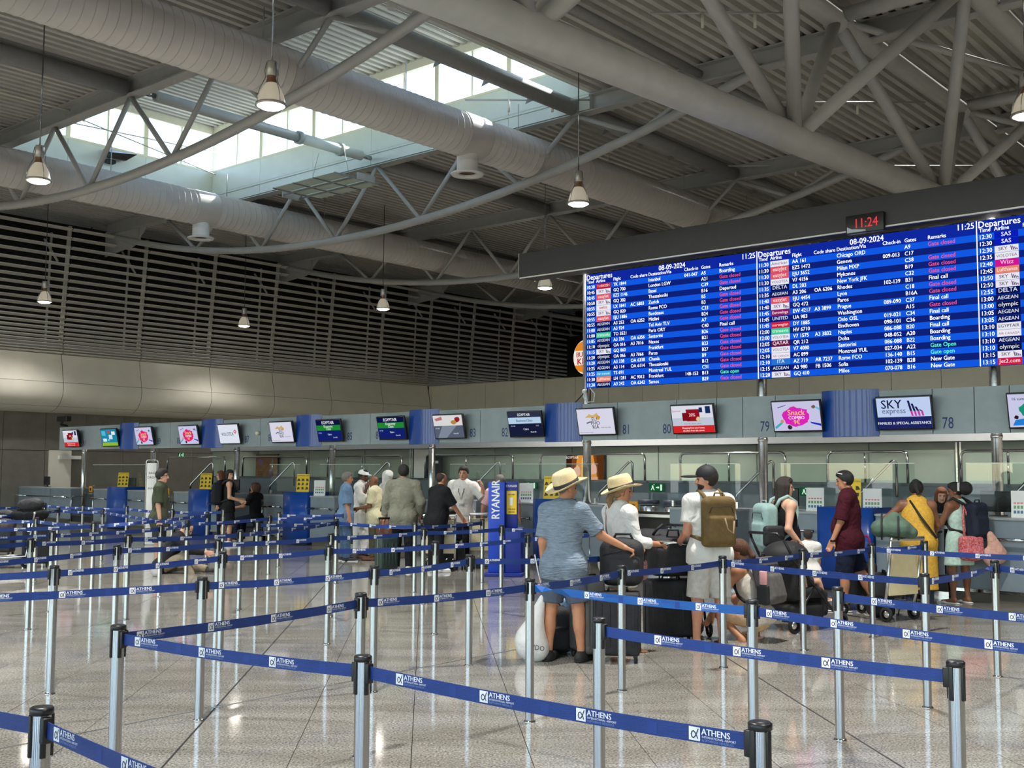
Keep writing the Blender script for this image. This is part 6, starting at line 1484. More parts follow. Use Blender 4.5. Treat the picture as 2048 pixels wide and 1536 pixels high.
J = person('man in pink shirt mostly hidden behind the blue airline stand', gy(1001, 20.2), 1.62, R(4), 'red', ('short', 'grey'), dict(m=C_PNK, sleeve='short', hem=.08, loose=.02, slen=.85), dict(m=C_NAV, kind='pants'), dict(m=M_RUB, sole=M_DKSOLE), arms=(((.5, .1, -.85), (.1, .4, -.9)), ((-.42, .1, -.9), (-.1, .3, -1))), head=(R(25), .08), fat=1.12, vox=.0125, shw=1.08)
# ------------------------------------------------------------------ luggage
M_CASE = mat('black_case_fabric', srgb(32, 32, 35), .7, noise=.2, nscale=20, bump=.3, bscale=90)
M_CASEG = mat('grey_case_shell', srgb(84, 84, 82), .45, noise=.08)
M_TYRE = mat('tyre', srgb(28, 28, 28), .8, noise=.1)
def suitcase(label, pos, rz, w, d, hgt, m, handle=.0, ribs=True, trim=None, lid=None):
    t = thing('suitcase', label, 'suitcase', pos, rz, None)
    MB().cham(-w / 2, w / 2, -d / 2, d / 2, .06, hgt, .035).build('shell', m, t)
    if ribs:
        for k in range(5): MB().cham(-w * .36 + w * .18 * k - .012, -w * .36 + w * .18 * k + .012, -d / 2 - .006, -d / 2 + .02, .14, hgt - .1, .005).build('rib', m, t)
    MB().tube([(-w / 2 - .003, 0, .09), (-w / 2 - .003, 0, hgt - .04), (0, 0, hgt + .002), (w / 2 + .003, 0, hgt - .04), (w / 2 + .003, 0, .09)], .006, 6).build('zip', trim or M_BLACKM, t)
    MB().tube([(-.09, 0, hgt), (-.08, 0, hgt + .035), (.08, 0, hgt + .035), (.09, 0, hgt)], .011, 8).build('grab_handle', M_BLACK, t)
    if handle:
        for s in (-1, 1): MB().tube([(s * .09, d * .35, hgt - .02), (s * .09, d * .35, hgt + handle)], .008, 8).build('pull_rod', M_CHROME, t)
        MB().cham(-.11, .11, d * .35 - .014, d * .35 + .014, hgt + handle - .015, hgt + handle + .02, .008).build('pull_grip', M_BLACK, t)
    for sx in (-1, 1):
        for sy in (-1, 1):
            wl_ = MB().tube([(sx * w * .4 - .012, sy * d * .33, .03), (sx * w * .4 + .012, sy * d * .33, .03)], .03, 14).build('wheel', M_TYRE, t)
            MB().box(sx * w * .4 - .02, sx * w * .4 + .02, sy * d * .33 - .02, sy * d * .33 + .02, .045, .075).build('fork', M_BLACK, wl_)
    return t
def soft(label, name, cat, pos, rz, prims, m, vox=.013): 
    t = thing(name, label, cat, pos, rz); sdf_obj('bag_body', prims, vox, m, t); return t
def wheel(t, c, r, m=M_TYRE, w=.03):
    o = MB().lathe([(r * .62, -w / 2), (r * .92, -w / 2), (r, -w * .3), (r, w * .3), (r * .92, w / 2), (r * .62, w / 2)], 18).xf(Matrix.Rotation(math.pi / 2, 4, 'Y')).build('wheel', m, t, c)
    MB().lathe([(.001, -w * .3), (r * .62, -w * .3), (r * .62, w * .3), (.001, w * .3)], 12).xf(Matrix.Rotation(math.pi / 2, 4, 'Y')).build('hub', M_STAIN, o)
# straw hat couple
suitcase('tall ribbed black suitcase in front of the straw hat woman', gp(1236, 1322), R(-8), .40, .27, .62, M_CASE, .0)
suitcase('dark grey suitcase with raised pull handle between the straw hat couple', gp(1174, 1316), R(20), .20, .40, .72, M_CASEG, .42)
p = gp(1238, 1318); t = soft('black travel bag on the tall black suitcase under the man\'s hand', 'travel_bag', 'bag', (p.x + .03, p.y + .02, .66), R(-8), [rbox((0, 0, .2), (.2, .13, .2), .1, .04), rbox((.02, -.1, .14), (.15, .06, .12), .05, .03), ell((0, 0, .36), (.17, .12, .08), .05)], M_CASE)
MB().tube([(-.1, -.02, .38), (-.05, -.03, .47), (.08, -.03, .47), (.12, -.02, .38)], .012, 8).build('handle', M_BLACKM, t)
MB().tube([(-.17, -.13, .28), (0, -.15, .33), (.17, -.13, .28)], .006, 6).build('zip', M_BLACK, t)
p = gp(1062, 1322); t = soft('white plastic shopping bag at the feet of the straw hat man', 'plastic_bag', 'bag', p, R(0), [ell((0, 0, .15), (.14, .12, .15), .04), cap((.0, 0, .22), (.1, .0, .56), .115, .03, .08), ell((.06, 0, .1), (.1, .1, .1), .05)], mat('white_film', srgb(230, 228, 224), .4, noise=.05, nscale=9, bump=.8, bscale=14))
MB().tube([(.11, 0, .6), (.06, 0, .8), (.03, -.02, .95)], .006, 6).build('drawstring', M_WHITE, t)
q = MB(); text(q, 'LIDO', frame((.05, -.145, .12), (.94, .3, -.2), (.2, .1, .95)), .06, 'C'); q.build('print', M_BLACKM, t)
p = gp(1112, 1306); t = soft('black backpack standing behind the legs of the straw hat man', 'backpack', 'backpack', p, R(8), [rbox((0, 0, .22), (.15, .1, .22), .08, .03), rbox((0, -.1, .14), (.12, .04, .1), .03, .02)], M_CASE)
MB().tube([(-.04, 0, .44), (0, 0, .49), (.04, 0, .44)], .008, 6).build('handle', M_BLACKM, t)
p = gp(1139, 1304); t = soft('blue and white patterned bag behind the straw hat man', 'shopping_bag', 'bag', (p.x, p.y, 0), R(10), [rbox((0, 0, .25), (.07, .1, .25), .03, .02)], mat('blue_pattern_bag', srgb(60, 116, 170), .6, noise=.35, nscale=14, col2=srgb(170, 190, 205)))
MB().tube([(0, -.06, .48), (0, -.03, .62), (0, .03, .62), (0, .06, .48)], .006, 6).build('handle', M_WHITE, t)

# heap of black bags on a folded pushchair frame
P0 = gp(1342, 1283)
suitcase('large black suitcase at the bottom of the bag heap', P0, R(6), .52, .3, .62, M_CASE, .45)
t = soft('black rucksack lying on the large black suitcase', 'rucksack', 'backpack', (P0.x, P0.y, .66), R(6), [rbox((0, 0, .2), (.25, .16, .2), .09, .03), rbox((0, -.13, .16), (.2, .06, .14), .05, .03)], M_CASE)
MB().tube([(-.18, -.17, .3), (0, -.2, .34), (.18, -.17, .3)], .006, 6).build('zip', M_STAIN, t)
MB().tube([(-.06, -.1, .4), (-.05, -.12, .46), (.05, -.12, .46), (.06, -.1, .4)], .01, 6).build('handle', M_BLACKM, t)
t = soft('rolled black duffel bag on top of the bag heap', 'duffel_bag', 'bag', (P0.x - .02, P0.y + .12, .70), R(10), [cap((-.23, 0, .28), (.22, .05, .27), .145, .13, .03)], M_CASE)
MB().tube([(-.18, -.1, .36), (-.15, -.14, .42), (-.08, -.12, .47)], .014, 6).build('strap', M_BLACKM, t)
MB().box(-.07, .13, -.155, -.14, .24, .262).build('logo_patch', M_STAIN, t)
t = soft('round black bag on the right side of the bag heap', 'soft_bag', 'bag', (P0.x + .3, P0.y + .15, .66), R(0), [ell((0, 0, .2), (.18, .16, .24), .03), ell((.05, -.05, .1), (.14, .12, .14), .04)], M_CASE)
MB().tube([(-.08, 0, .42), (0, 0, .48), (.08, 0, .42)], .012, 6).build('strap', M_BLACKM, t)
t = thing('folded_pushchair', 'folded black pushchair with wheels beside the bag heap', 'pushchair', gp(1392, 1272), R(8))
for s in (-1, 1):
    MB().tube([(s * .08, -.1, .1), (s * .06, .1, .75)], .014, 8).build('frame_tube', M_BLACK, t); wheel(t, (s * .11, -.1, .085), .085); wheel(t, (s * .11, .2, .085), .085)
MB().cham(-.07, .07, -.06, .16, .15, .7, .04).build('folded_seat', cloth('grey_seat', (120, 116, 108)), t)

# the stroller
S0 = gp(1592, 1258); t = thing('stroller', 'black stroller with hood and child seat beside the crouching woman', 'stroller', S0, R(-58))
sdf_obj('hood', [ell((0, -.14, .80), (.24, .26, .16), .03, clip=[((0, .14, .8), V3(0, 1, .0)), ((0, 0, .66), V3(0, 0, -1))])], .014, M_BLACKM, t)
sdf_obj('seat', [rbox((0, -.18, .62), (.2, .05, .3), .05, .03), rbox((0, .05, .4), (.2, .2, .06), .05, .04), rbox((0, .28, .28), (.18, .05, .14), .04, .04)], .014, M_BLACKM, t)
sdf_obj('basket', [rbox((0, .0, .2), (.19, .26, .09), .05, .03)], .014, M_BLACKM, t)
for s in (-1, 1):
    MB().tube([(s * .25, .42, .09), (s * .25, .1, .42), (s * .25, -.28, .78), (s * .24, -.42, 1.0)], .015, 8).build('frame_tube', M_BLACK, t)
    MB().tube([(s * .25, -.3, .1), (s * .25, .05, .5)], .013, 8).build('frame_tube', M_BLACK, t)
    for yy in (.42, -.3): wheel(t, (s * .27, yy, .09), .09)
MB().tube([(-.24, -.42, 1.0), (-.2, -.47, 1.05), (.2, -.47, 1.05), (.24, -.42, 1.0)], .018, 10).build('handlebar', M_BLACK, t)
# seated small child: only legs and sandals show
J = person('small child sitting in the stroller, bare legs and pale sandals showing', S0 + Vector((.06, .05, 0)), .92, R(-58), 'fair', ('short', 'brown'), dict(m=cloth('grey_child_top', (60, 60, 66)), sleeve='short', hem=.06), dict(m=cloth('dark_child_shorts', (50, 50, 58)), kind='shorts', len=.6), dict(m=mat('pale_sandal', srgb(214, 196, 166), .6, noise=.05), open=True),
           pelvis=(0, -.02, .52), lean=R(-10), legs=(((.15, .95, .0), (.08, .5, -.85)), ((-.15, .95, .05), (-.05, .55, -.8))), vox=.01, cat='child')

# ------------------------------------------------------------------ luggage trolleys
M_CREAMB = mat('cream_board', srgb(226, 212, 168), .55, noise=.05)
def trolley(label, pos, rz, board=True):
    t = thing('luggage_trolley', label, 'trolley', pos, rz)
    MB().cham(-.29, .29, .3, .345, .92, .97, .018).build('push_bar', M_STAIN, t)
    for s in (-1, 1):
        MB().tube([(s * .27, .32, .95), (s * .26, .24, .4), (s * .25, .2, .2), (s * .2, -.55, .16)], .018, 8).build('side_tube', M_STAIN, t)
        wheel(t, (s * .24, .2, .085), .085); wheel(t, (s * .16, -.5, .075), .075)
    if board: MB().cham(-.25, .25, .24, .262, .3, .86, .008).build('advert_board', M_CREAMB, t)
    for k in range(5): MB().tube([(-.22 + .11 * k, .2, .2), (-.18 + .09 * k, -.55, .17)], .008, 6).build('deck_bar', M_STAIN, t)
    MB().box(-.2, .2, .2, .24, .62, .8).build('basket_front', M_STAIN, t)
    return t
T1 = gy(868, 18.5); trolley('luggage trolley with cream board pushed by the man in black tee', gp(882, 1140), R(178))
suitcase('black suitcase on the floor beside the trolleys', gp(907, 1138), R(5), .38, .26, .44, M_CASE)
p = gp(905, 1136); t = soft('black bag stacked on the black suitcase by the trolleys', 'travel_bag', 'bag', (p.x, p.y, .485), R(0), [rbox((0, 0, .15), (.18, .14, .16), .06, .03)], M_CASE); MB().tube([(-.08, 0, .3), (0, 0, .37), (.08, 0, .3)], .01, 6).build('handle', M_BLACKM, t)
p = gp(875, 1137); t = soft('dark jacket thrown over the trolley bar of the man in black tee', 'jacket', 'jacket', (p.x + .12, p.y - .15, .93), R(0), [ell((0, 0, .03), (.2, .1, .07), .03), ell((.1, 0, .07), (.1, .08, .05), .03)], cloth('dark_grey_jacket', (62, 60, 58)));
MB().tube([(-.15, -.05, .05), (-.18, -.1, -.08)], .02, 6).build('sleeve', cloth('dark_grey_jacket', (62, 60, 58)), t)
trolley('luggage trolley with cream board beside the white polo shirt man', gp(968, 1133), R(184))
suitcase('dark green suitcase with a silver stripe beside the olive shirt man', gp(772, 1146), R(40), .34, .22, .60, mat('green_case', srgb(50, 66, 60), .5, noise=.1), .3, True, M_STAIN)
TR = gy(1766, 13.2); trolley('luggage trolley with cream board and green duffel at right', TR, R(212))
t = soft('green duffel bag with black straps on the right trolley', 'duffel_bag', 'bag', (TR.x - .02, TR.y - .3, .98), R(-20), [rbox((0, 0, .08), (.2, .14, .09), .08, .03), cap((-.14, 0, .08), (.04, 0, .2), .08, .06, .06), cap((.04, 0, .2), (.22, 0, .04), .06, .07, .06)], cloth('green_canvas', (84, 104, 90), .1, .4, 18))
for q in (-.1, .08): MB().tube([(q, -.15, -.04), (q, -.155, .1), (q, -.07, .22), (q, .08, .24)], .012, 6).build('strap', M_BLACKM, t)
suitcase('black suitcase lying on the right trolley', (TR.x, TR.y + .05, .2), R(80), .5, .3, .32, M_CASE)
suitcase('dark blue suitcase beside the yellow dress', gp(1822, 1197), R(0), .36, .24, .52, mat('navy_case', srgb(40, 46, 62), .6, noise=.1))
t = thing('folding_cart', 'folding cart with a thin pink frame behind the maroon shirt man', 'cart', gy(1716, 14.2), R(10))
MB().tube([(-.15, 0, .08), (-.15, .02, .86), (-.12, .03, .9), (.12, .03, .9), (.15, .02, .86), (.15, 0, .08)], .012, 8).build('frame', mat('pink_frame', srgb(176, 40, 84), .4, noise=.05), t)
sdf_obj('load', [rbox((0, -.08, .32), (.16, .1, .26), .05, .03)], .014, M_CASE, t)
for s in (-1, 1): wheel(t, (s * .17, .03, .06), .06)
t = soft('black bag on the floor in front of the right trolley', 'floor_bag', 'bag', gp(1762, 1232), 0, [rbox((0, 0, .13), (.15, .12, .13), .06, .03)], M_CASE); MB().tube([(.12, -.1, .2), (.18, -.12, .1), (.16, -.12, .02)], .01, 6).build('strap', M_BLACKM, t)
# loaded trolley at the far left
TL_ = gy(38, 19.6); trolley('luggage trolley piled with black bags at the left edge', TL_, R(-75), False)
suitcase('big black suitcase standing by the left trolley', TL_ + Vector((.33, .1, 0)), R(10), .46, .3, .78, M_CASE)
suitcase('black suitcase cut by the left picture edge', gp(4, 1110), R(0), .42, .28, .62, M_CASE)
for i, (dx, dy, z, r, lab) in enumerate(((-.3, 0, .78, (.24, .16, .1), 'black soft bag lying left on the piled trolley'), (.2, 0, .8, (.32, .18, .12), 'long black bag lying right on the piled trolley'), (.22, 0, .98, (.22, .15, .11), 'dark grey backpack topmost on the piled trolley'), (-.25, -.1, .62, (.26, .16, .12), 'patterned bag low on the piled trolley'))):
    t = soft(lab, 'soft_bag', 'bag', (TL_.x + dx, TL_.y + dy, z), 0, [ell((0, 0, .1), r, .03), ell((r[0] * .4, 0, .12), (r[0] * .6, r[1] * .9, r[2] * .9), .04)], cloth('grey_black_bag%d' % i, [(34, 34, 36), (32, 32, 34), (58, 58, 60), (90, 82, 82)][i], .3 if i == 3 else .1))
    MB().tube([(-r[0] * .7, -.05, .12), (-r[0] * .9, -.08, .02), (-r[0] * .8, -.1, -.06)], .014, 6).build('strap', M_BLACKM, t)
# bags of the woman in mint skirt
p = to_world(MINT, MINT['pel'] + V3(-.02, -.2, .0)); t = soft('red and white woven tote bag on the arm of the woman in mint skirt', 'tote_bag', 'bag', (p.x - .02, p.y - .05, p.z - .1), R(20), [rbox((0, 0, .02), (.17, .07, .15), .05, .02), ell((0, -.02, -.06), (.16, .08, .09), .04)], mat('red_woven', srgb(196, 50, 66), .8, noise=.35, nscale=50, col2=srgb(226, 150, 150)))
MB().tube([(-.1, 0, .15), (-.09, .03, .4), (-.04, .08, .55), (.02, .06, .4), (.06, 0, .15)], .016, 8).build('handle', MATS['red_woven'], t)
p = to_world(MINT, MINT['pel'] + V3(.2, -.3, .0)); t = soft('peach drawstring bag hanging behind the woman in mint skirt', 'drawstring_bag', 'bag', (p.x + .06, p.y - .02, p.z - .12), R(10), [cap((-.05, 0, .2), (.05, 0, -.05), .05, .13, .05, 1.8, (0, 1, 0)), cap((-.1, 0, -.06), (-.02, 0, -.2), .09, .05, .05, 1.8, (0, 1, 0))], cloth('peach_cloth', (218, 170, 152), .08, .6, 12))
MB().tube([(-.05, .02, .22), (-.1, .05, .4)], .008, 6).build('cord', M_BLACKM, t)
# ------------------------------------------------------------------ airline stand and small things
p = gp(1010, 1152); t = thing('airline_stand', 'tall blue airline bag-size stand with white lettering', 'stand', p, R(-8))
M_RB = mat('stand_blue', srgb(16, 66, 190), .4, noise=.04); M_RB2 = mat('stand_dark_blue', srgb(14, 40, 140), .45, noise=.05)
MB().cham(-.27, .0, -.08, .06, .06, 1.52, .01).build('tower', M_RB, t)
MB().cham(-.0, .27, -.06, .3, .06, .78, .01).build('gauge_box', M_RB2, t)
MB().cham(.2, .3, .1, .4, .06, .72, .01).build('gauge_side', M_RB2, t)
MB().cham(-.32, .3, -.16, .34, 0, .06, .01).build('foot', M_RB2, t)
MB().cham(.0, .2, .02, .06, .78, 1.53, .008).build('side_panel', M_RB2, t)
MB().box(.02, .185, .012, .02, 1.0, 1.38).build('yellow_poster', M_YEL, t)
q = MB(); text(q, 'RYANAIR', frame((-.085, -.082, .92), (0, 0, 1), (-1, 0, 0)), .19, 'L', bold=.025, sx=.8); q.build('lettering', M_WHITE, t)
q = MB(); text(q, 'RYANAIR', frame((.1, .018, 1.44), (1, 0, 0), (0, 0, 1)), .055, 'C', bold=.02, sx=.8); text(q, 'PRIORITY', frame((.1, .011, 1.33), (1, 0, 0), (0, 0, 1)), .03, 'C'); q.build('lettering', M_WHITE, t)
q = MB(); text(q, 'AVOID', frame((.1, .010, 1.31), (1, 0, 0), (0, 0, 1)), .035, 'C', bold=.02); text(q, 'ONLINE', frame((.1, .010, 1.07), (1, 0, 0), (0, 0, 1)), .035, 'C', bold=.02); text(q, 'ORDER', frame((.1, .010, 1.025), (1, 0, 0), (0, 0, 1)), .032, 'C', bold=.02)
q.build('poster_text', M_BLACKM, t)
MB().box(.07, .12, .008, .012, 1.14, 1.27).build('poster_picture', M_WHITE, t)
MB().lathe([(.001, 0), (.028, 0), (.028, .03), (.001, .03)], 14).build('wheel', M_TYRE, t, (-.36, -.1, 0))

# restaurant sign on the mezzanine
pa = on_a(1134, 674, 44.5); pb_ = on_a(1134, 760, 44.5); pr_ = on_a(1215, 700, 44.5)
b1, b0 = ab(pa)[1], ab(pr_)[1]; zc = (pa.z + pb_.z) / 2; hh_ = (pa.z - pb_.z)
t = thing('restaurant_sign', 'black sign board with round burger logo left of the departures board', 'sign', H(44.5, (b0 + b1) / 2, pb_.z), HROT)
w = b1 - b0
MB().box(0, .3, -w / 2, w / 2, 0, hh_).build('board', M_BLACK, t)
def disc(rx, ry, z0, z1, n=28, half=None):
    pts = []
    for k in range(n + 1):
        a = (math.pi * k / n) if half == 'top' else (math.pi + math.pi * k / n if half == 'bottom' else 2 * math.pi * k / n); pts.append((rx * math.cos(a), ry * math.sin(a)))
    return pts
cb_ = w * .02; R_ = hh_ * .36
def shape(pts, d, m, nm, cy=0): q = MB(); q.add([face_at(-.01 - d, cb_, hh_ * .5 + cy) @ Vector((x, y, 0)) for x, y in pts], [tuple(range(len(pts)))]); q.build(nm, m, t)
M_ORG = scr('bun', (236, 140, 40), .8); M_REDT = scr('sign_red', (200, 40, 40), .7); M_WSG = scr('sign_white', (250, 240, 228), .8)
shape([(x * 1.0, y * 1.12) for x, y in disc(R_, R_, 0, 0)[:-1]], 0, M_WSG, 'backing')
shape([(x, y) for x, y in disc(R_ * .86, R_ * .62, 0, 0, half='top')], .006, M_ORG, 'bun', R_ * .42)
shape([(x, y) for x, y in disc(R_ * .86, R_ * .5, 0, 0, half='bottom')], .006, M_ORG, 'bun', -R_ * .5)
q = MB(); text(q, 'BURGER', face_at(-.02, cb_, hh_ * .5 + R_ * .02), R_ * .46, 'C', bold=.03, sx=.9); text(q, 'KING', face_at(-.02, cb_, hh_ * .5 - R_ * .46), R_ * .58, 'C', bold=.03); q.build('lettering', M_REDT, t)

# bits on and behind the desks
def desk_pt(x, depth=.35): b = desk_b(x, depth); return H(cfa(b) + depth, b, 1.12)
M_ORANGE = mat('orange_sticker', srgb(240, 166, 40), .5, noise=.05)
for i, (x0, x1, lab) in enumerate(((1028, 1196, 'clear counter screen behind the straw hat couple'), (1340, 1480, 'clear counter screen behind the black cap'), (1560, 1828, 'long clear counter screen behind the maroon shirt man'), (1930, 2130, 'clear counter screen at the right edge'), (640, 760, 'clear counter screen behind the light blue shirt man'), (900, 1010, 'clear counter screen behind the white polo shirt man'), (540, 600, 'clear counter screen in front of the brown poster'), (187, 300, 'clear counter screen near the leftmost podium'))):
    b1, b0 = desk_b(x0, .45), desk_b(x1, .45); w = b1 - b0; t = thing('counter_screen', lab, 'screen', H(cfa(b0) + .45, b0, 1.12), CROT)
    MB().box(0, .008, 0, w, .06, .72).build('pane', M_GLASS, t)
    for q in (.06, w - .06): MB().box(-.02, .03, q - .02, q + .02, 0, .1).build('clamp', M_STAIN, t)
    MB().box(-.002, .01, 0, w, .715, .725).build('edge', mat('glass_edge', srgb(214, 226, 220), .2, noise=.02), t)
for i, (x, lab) in enumerate(((1742, 'white notice stand on the desk right of maroon shirt man'), (2040, 'white notice stand at the right picture edge'), (640, 'white notice stand right of the third blue podium'), (1052, 'white notice stand left of the straw hat man'), (1628, 'white notice stand left of the maroon shirt man'))):
    p = desk_pt(x, .2); t = thing('notice_stand', lab, 'sign', p, CROT * .25 + .75 * math.atan2(p.y, p.x)); tl = Matrix.Rotation(R(12), 4, 'Y')
    m = MB().box(0, .01, -.13, .13, 0, .36); m.xf(tl); m.build('card', M_WHITE, t)
    for k, c in enumerate(((220, 120, 120), (220, 120, 120), (110, 160, 110), (70, 120, 150))):
        q = MB()
        for j in range(5): q.add([tl @ face_at(-.003, 0, 0) @ Vector((-.1 + .042 * j + dx, .25 - .065 * k + dy, 0)) for dx, dy in ((0, 0), (.03, 0), (.03, .04), (0, .04))], [(0, 1, 2, 3)])
        o = q.build('symbol_row', mat('sym_%d' % c[0] + str(c[2]), srgb(*c), .6), t); o['kind'] = 'stuff'
    q = MB(); text(q, 'DANGEROUS GOODS', tl @ face_at(-.003, 0, .32), .026, 'C'); q.build('title', M_BLACKM, t)
    m = MB().box(.06, .07, -.13, .13, 0, .34); m.xf(Matrix.Rotation(R(-6), 4, 'Y')); m.build('back_leg', M_WHITE, t)
for i, (x, lab) in enumerate(((95, 'dark desk terminal at the far left'), (265, 'dark desk terminal right of the leftmost podium'), (470, 'dark desk terminal left of the brown-haired clerk'), (745, 'dark desk terminal behind the white robe'), (1105, 'dark desk terminal behind the straw hat man'), (1570, 'dark desk terminal with a white tissue behind tank top woman'), (1990, 'dark desk terminal at the right edge'))):
    p = desk_pt(x, .5); t = thing('desk_terminal', lab, 'computer', p, CROT)
    MB().cham(0, .04, -.22, .22, .06, .34, .01).build('display', M_BLACK, t); MB().box(-.02, .12, -.1, .1, 0, .015).build('foot', M_BLACK, t); MB().box(.03, .06, -.03, .03, .01, .12).build('stand', M_BLACK, t)
    if i == 5: sdf_obj('tissue', [ell((-.05, 0, .1), (.02, .06, .04), .02), ell((-.05, -.05, .13), (.02, .03, .03), .02)], .01, M_WHITE, t)
# steel roller drums left of the black cap man
for i, x in enumerate((1297, 1348)):
    b = desk_b(x, 1.2); p = H(cfa(b) + 1.2, b, 0); t = thing('roller_drum', ['left', 'right'][i] + ' steel belt drum with orange sticker behind the desk gap', 'drum', p, CROT, 'steel belt drums')
    MB().lathe([(.18, .8), (.19, .82), (.19, 1.08), (.18, 1.1), (.001, 1.1)], 26).build('drum', M_STAIN, t); MB().lathe([(.2, 1.12), (.2, 1.2), (.001, 1.2)], 22).build('lid', mat('navy_lid', srgb(40, 48, 62), .5, noise=.05), t); MB().lathe([(.13, 0), (.13, .8)], 16).build('pedestal', M_BLACKM, t)
    n = 8; vs = []
    for k in range(n + 1):
        a = math.pi + (-.5 + k / n) * 1.1
        for z in (.92, 1.0): vs.append((.193 * math.cos(a), .193 * math.sin(a), z))
    MB().add(vs, [(2 * k, 2 * k + 2, 2 * k + 3, 2 * k + 1) for k in range(n)], True).build('sticker', M_ORANGE, t)
# weighing gaps: low scales with steel frames
for i, (x, lab) in enumerate((((140, 186), 'dark baggage scale with steel frame at far left'), ((290, 346), 'dark baggage scale behind the green shirt man'), ((458, 526), 'dark baggage scale below the brown-haired clerk'), ((668, 730), 'dark baggage scale behind light blue shirt man'), ((1206, 1337), 'dark baggage scale behind the straw hat woman'), ((1842, 1897), 'dark baggage scale between yellow dress and mint skirt'))):
    b1_, b0_ = cline(x[0]), cline(x[1]); b = (b1_ + b0_) / 2; hw = (b1_ - b0_) / 2 - .03; t = thing('baggage_scale', lab, 'scale', H(cfa(b), b, 0), CROT)
    MB().box(.05, .9, -hw, hw, .0, .28).build('bed', M_BLACKM, t); MB().box(.0, .05, -hw, hw, .0, .1).build('lip', M_STAIN, t); MB().box(.85, .95, -hw, hw, .28, 1.0).build('back_plate', mat('dark_back', srgb(60, 56, 50), .6, noise=.1), t)
    for s in (-1, 1): MB().tube([(.02, s * (hw - .02), .05), (.02, s * (hw - .02), .8), (.06, s * (hw - .02), .86), (.5, s * (hw - .02), .88)], .02, 8).build('guard_rail', M_CHROME, t)
    MB().box(.5, .56, -hw, hw, .92, .97).build('bridge', M_STAIN, t)
    MB().box(.54, .56, max(-hw, hw - .3), hw - .08, 1.0, 1.18).build('sticker_board', M_ORANGE, t)
    q = MB().box(.535, .54, hw - .24, hw - .14, 1.04, 1.13); q.build('sticker_mark', M_BLACKM, t)
# TV with airline advert and the brown poster on the wall behind
p = on_a(1170, 938, GA - .1); t = thing('wall_television', 'wall television with glowing orange temple picture behind the straw hats', 'television', H(GA - .1, ab(p)[1], p.z), HROT)
MB().cham(0, .08, -.52, .52, -.33, .33, .01).build('case', M_BLACK, t); so = MB().box(-.003, 0, -.5, .5, -.31, .31).build('screen', M_BLACK, t)
TVI = [('bg', (120, 70, 30)), ('poly', (226, 150, 60), [(.2, 0), (.3, 1), (.72, 1), (.86, 0)]), ('poly', (250, 200, 120), [(.4, .1), (.42, .9), (.6, .9), (.62, .1)]), ('poly', (60, 30, 14), [(0, 0), (0, 1), (.16, 1), (.1, 0)]), ('poly', (90, 50, 20), [(.9, 0), (.8, 1), (1, 1), (1, 0)]),
       ('poly', (250, 190, 170), blob(.3, .42, .09, .2, 12, .2, 3)), ('poly', (250, 190, 170), blob(.74, .5, .09, .2, 12, .2, 4)), ('rect', (240, 170, 130), .15, .85, .08, .22), ('text', (255, 255, 255), 'EGYPTAIR', .16, .86, .1, 'C')]
picture(so, TVI, 1.0, .62, face_at(-.005, 0, 0))
p = on_a(533, 938, GA - .1); t = thing('brown_poster', 'brown poster with purple rings on the wall behind the desks', 'poster', H(GA - .1, ab(p)[1], p.z), HROT)
MB().cham(0, .05, -.5, .5, -.42, .42, .01).build('frame', M_BLACK, t); MB().box(-.004, 0, -.48, .48, -.4, .4).build('sheet', mat('brown_sheet', srgb(120, 82, 34), .4, noise=.15), t)
def ring(cx, cy, r0, r1, n=20): return [(cx + r * math.cos(2 * math.pi * k / n), cy + r * math.sin(2 * math.pi * k / n)) for r in (r0, r1) for k in range(n)]
for cx, cy in ((-.28, .2), (.2, -.1)):
    pts = ring(cx, cy, .06, .09); q = MB(); q.add([face_at(-.006, 0, 0) @ Vector((x, y, 0)) for x, y in pts], [(k, (k + 1) % 20, 20 + (k + 1) % 20, 20 + k) for k in range(20)]); q.build('ring', mat('purple_ink', srgb(110, 80, 190), .5), t)
q = MB()
for k in range(4):
    for s in (-.28, .2): q.add([face_at(-.006, 0, 0) @ Vector(v) for v in ((s - .1, -.1 - .06 * k + (.0 if s < 0 else -.12), 0), (s + .1, -.1 - .06 * k + (.0 if s < 0 else -.12), 0), (s + .1, -.07 - .06 * k + (.0 if s < 0 else -.12), 0), (s - .1, -.07 - .06 * k + (.0 if s < 0 else -.12), 0))], [(0, 1, 2, 3)])
o = q.build('text_lines', mat('poster_ink', srgb(90, 60, 40), .6), t); o['kind'] = 'stuff'
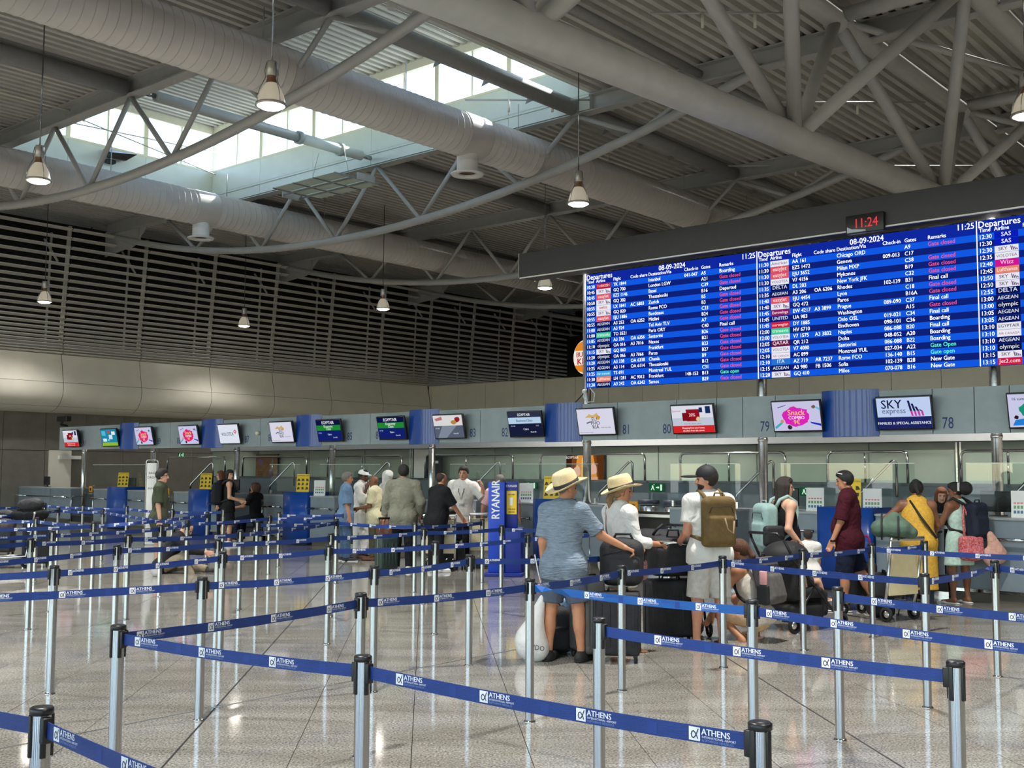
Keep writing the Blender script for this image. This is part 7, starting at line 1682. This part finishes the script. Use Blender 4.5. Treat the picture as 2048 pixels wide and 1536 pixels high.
# exit signs
M_EXIT = scr('exit_green', (24, 110, 60), .5); M_EXITW = scr('exit_white', (230, 255, 235), .8)
for i, (x, y, a, lab) in enumerate(((1060, 971, 18.62, 'green exit sign left of the straw hat man'), (1312, 975, 18.62, 'green exit sign between straw hat woman and black cap man'), (1616, 983, 18.62, 'green exit sign behind the tank top woman'), (930, 853, 17.2, 'green exit sign peeping above the sign fascia'), (362, 910, 20.5, 'small green exit sign at left under the fascia'))):
    p = on_a(x, y, a); t = thing('exit_sign', lab, 'sign', H(a, ab(p)[1], p.z), HROT, 'exit signs')
    MB().box(0, .03, -.16, .16, -.075, .075).build('plate', M_EXIT, t); q = MB()
    def Q(pts): q.add([face_at(-.003, 0, 0) @ Vector((x_, y_, 0)) for x_, y_ in pts], [tuple(range(len(pts)))])
    Q([(-.12, -.05), (-.1, -.05), (-.07, .0), (-.085, .02)]); Q([(-.08, .0), (-.06, -.0), (-.03, -.05), (-.05, -.055)]); Q([(-.1, .03), (-.07, .045), (-.05, .0), (-.075, -.01)]); Q([(-.055, .045), (-.035, .045), (-.035, .065), (-.055, .065)])
    Q([(-.0, -.01), (.05, -.01), (.05, .01), (0, .01)]); Q([(.045, -.03), (.08, 0), (.045, .03)]); Q([(.1, -.06), (.14, -.06), (.14, .06), (.1, .06)])
    q.build('pictogram', M_EXITW, t)
# white totem, camera, hanging vest, dark screen at far left, small globe on the fascia
p = gy(304, 25.5); t = thing('white_totem', 'slim white information totem left of the green shirt man', 'sign', p, R(10)); MB().cham(-.11, .11, -.03, .03, 0, 1.85, .02).build('panel', M_WHITE, t); MB().tube([(-.13, 0, 0), (-.13, 0, 1.88), (-.1, 0, 1.92), (.1, 0, 1.92), (.13, 0, 1.88), (.13, 0, 0)], .012, 8).build('frame', M_STAIN, t)
q = MB(); [text(q, s, frame((0, -.032, z), (1, 0, 0), (0, 0, 1)), .07, 'C') for s, z in (('BAG', 1.6), ('DROP', 1.5), ('INFO', 1.25))]; q.build('lettering', M_BLACKM, t)
p = on_b(124, 842, WB - .1); t = thing('security_camera', 'black security camera on the far left wall', 'camera', p, R(-30)); MB().cham(-.15, .35, -.1, .1, -.02, .16, .02).build('body', M_BLACK, t); MB().tube([(-.1, .3, -.15), (-.05, 0, -.12), (.05, 0, 0)], .04, 8).build('arm', M_BLACK, t)
p = on_a(28, 956, 20.5); t = thing('dark_screen', 'large dark blank screen at the left edge', 'screen', p, HROT); MB().cham(0, .08, -1.0, 1.0, -.42, .42, .01).build('case', M_BLACK, t); MB().box(-.005, 0, -.97, .97, -.39, .39).build('glass', mat('blank_screen', srgb(16, 24, 44), .15), t); MB().box(.02, .07, -.05, .05, -1.25, -.4).build('stand', M_BLACK, t)
p = on_a(515, 866, FA - .05); t = thing('fascia_globe', 'small cream globe fixed on the grey fascia near number 87', 'sensor', p, HROT); MB().ball((0, 0, 0), .055).build('globe', M_CREAM, t); MB().lathe([(.03, 0), (.03, .05)], 10).xf(Matrix.Rotation(math.pi / 2, 4, 'Y')).build('mount', M_CREAM, t)
p = on_a(868, 935, GA - .25); t = thing('hanging_vest', 'dark work vest hanging on the hoop rail behind the desks', 'vest', p, HROT); sdf_obj('cloth', [rbox((0, 0, -.05), (.05, .26, .34), .05, .03), ell((0, 0, -.3), (.05, .27, .14), .04)], .015, cloth('charcoal_vest', (62, 66, 70), .1, .5, 10), t); MB().box(-.07, -.055, -.2, -.08, .1, .16).build('label', M_WHITE, t); MB().box(-.07, -.055, .06, .16, -.2, -.05).build('pocket', C_NAV, t)
bpy.context.view_layer.update()
print('TRIS', sum(sum(len(p.vertices) - 2 for p in o.data.polygons) for o in SC.objects if o.type == 'MESH'), 'OBJ', len(SC.objects))
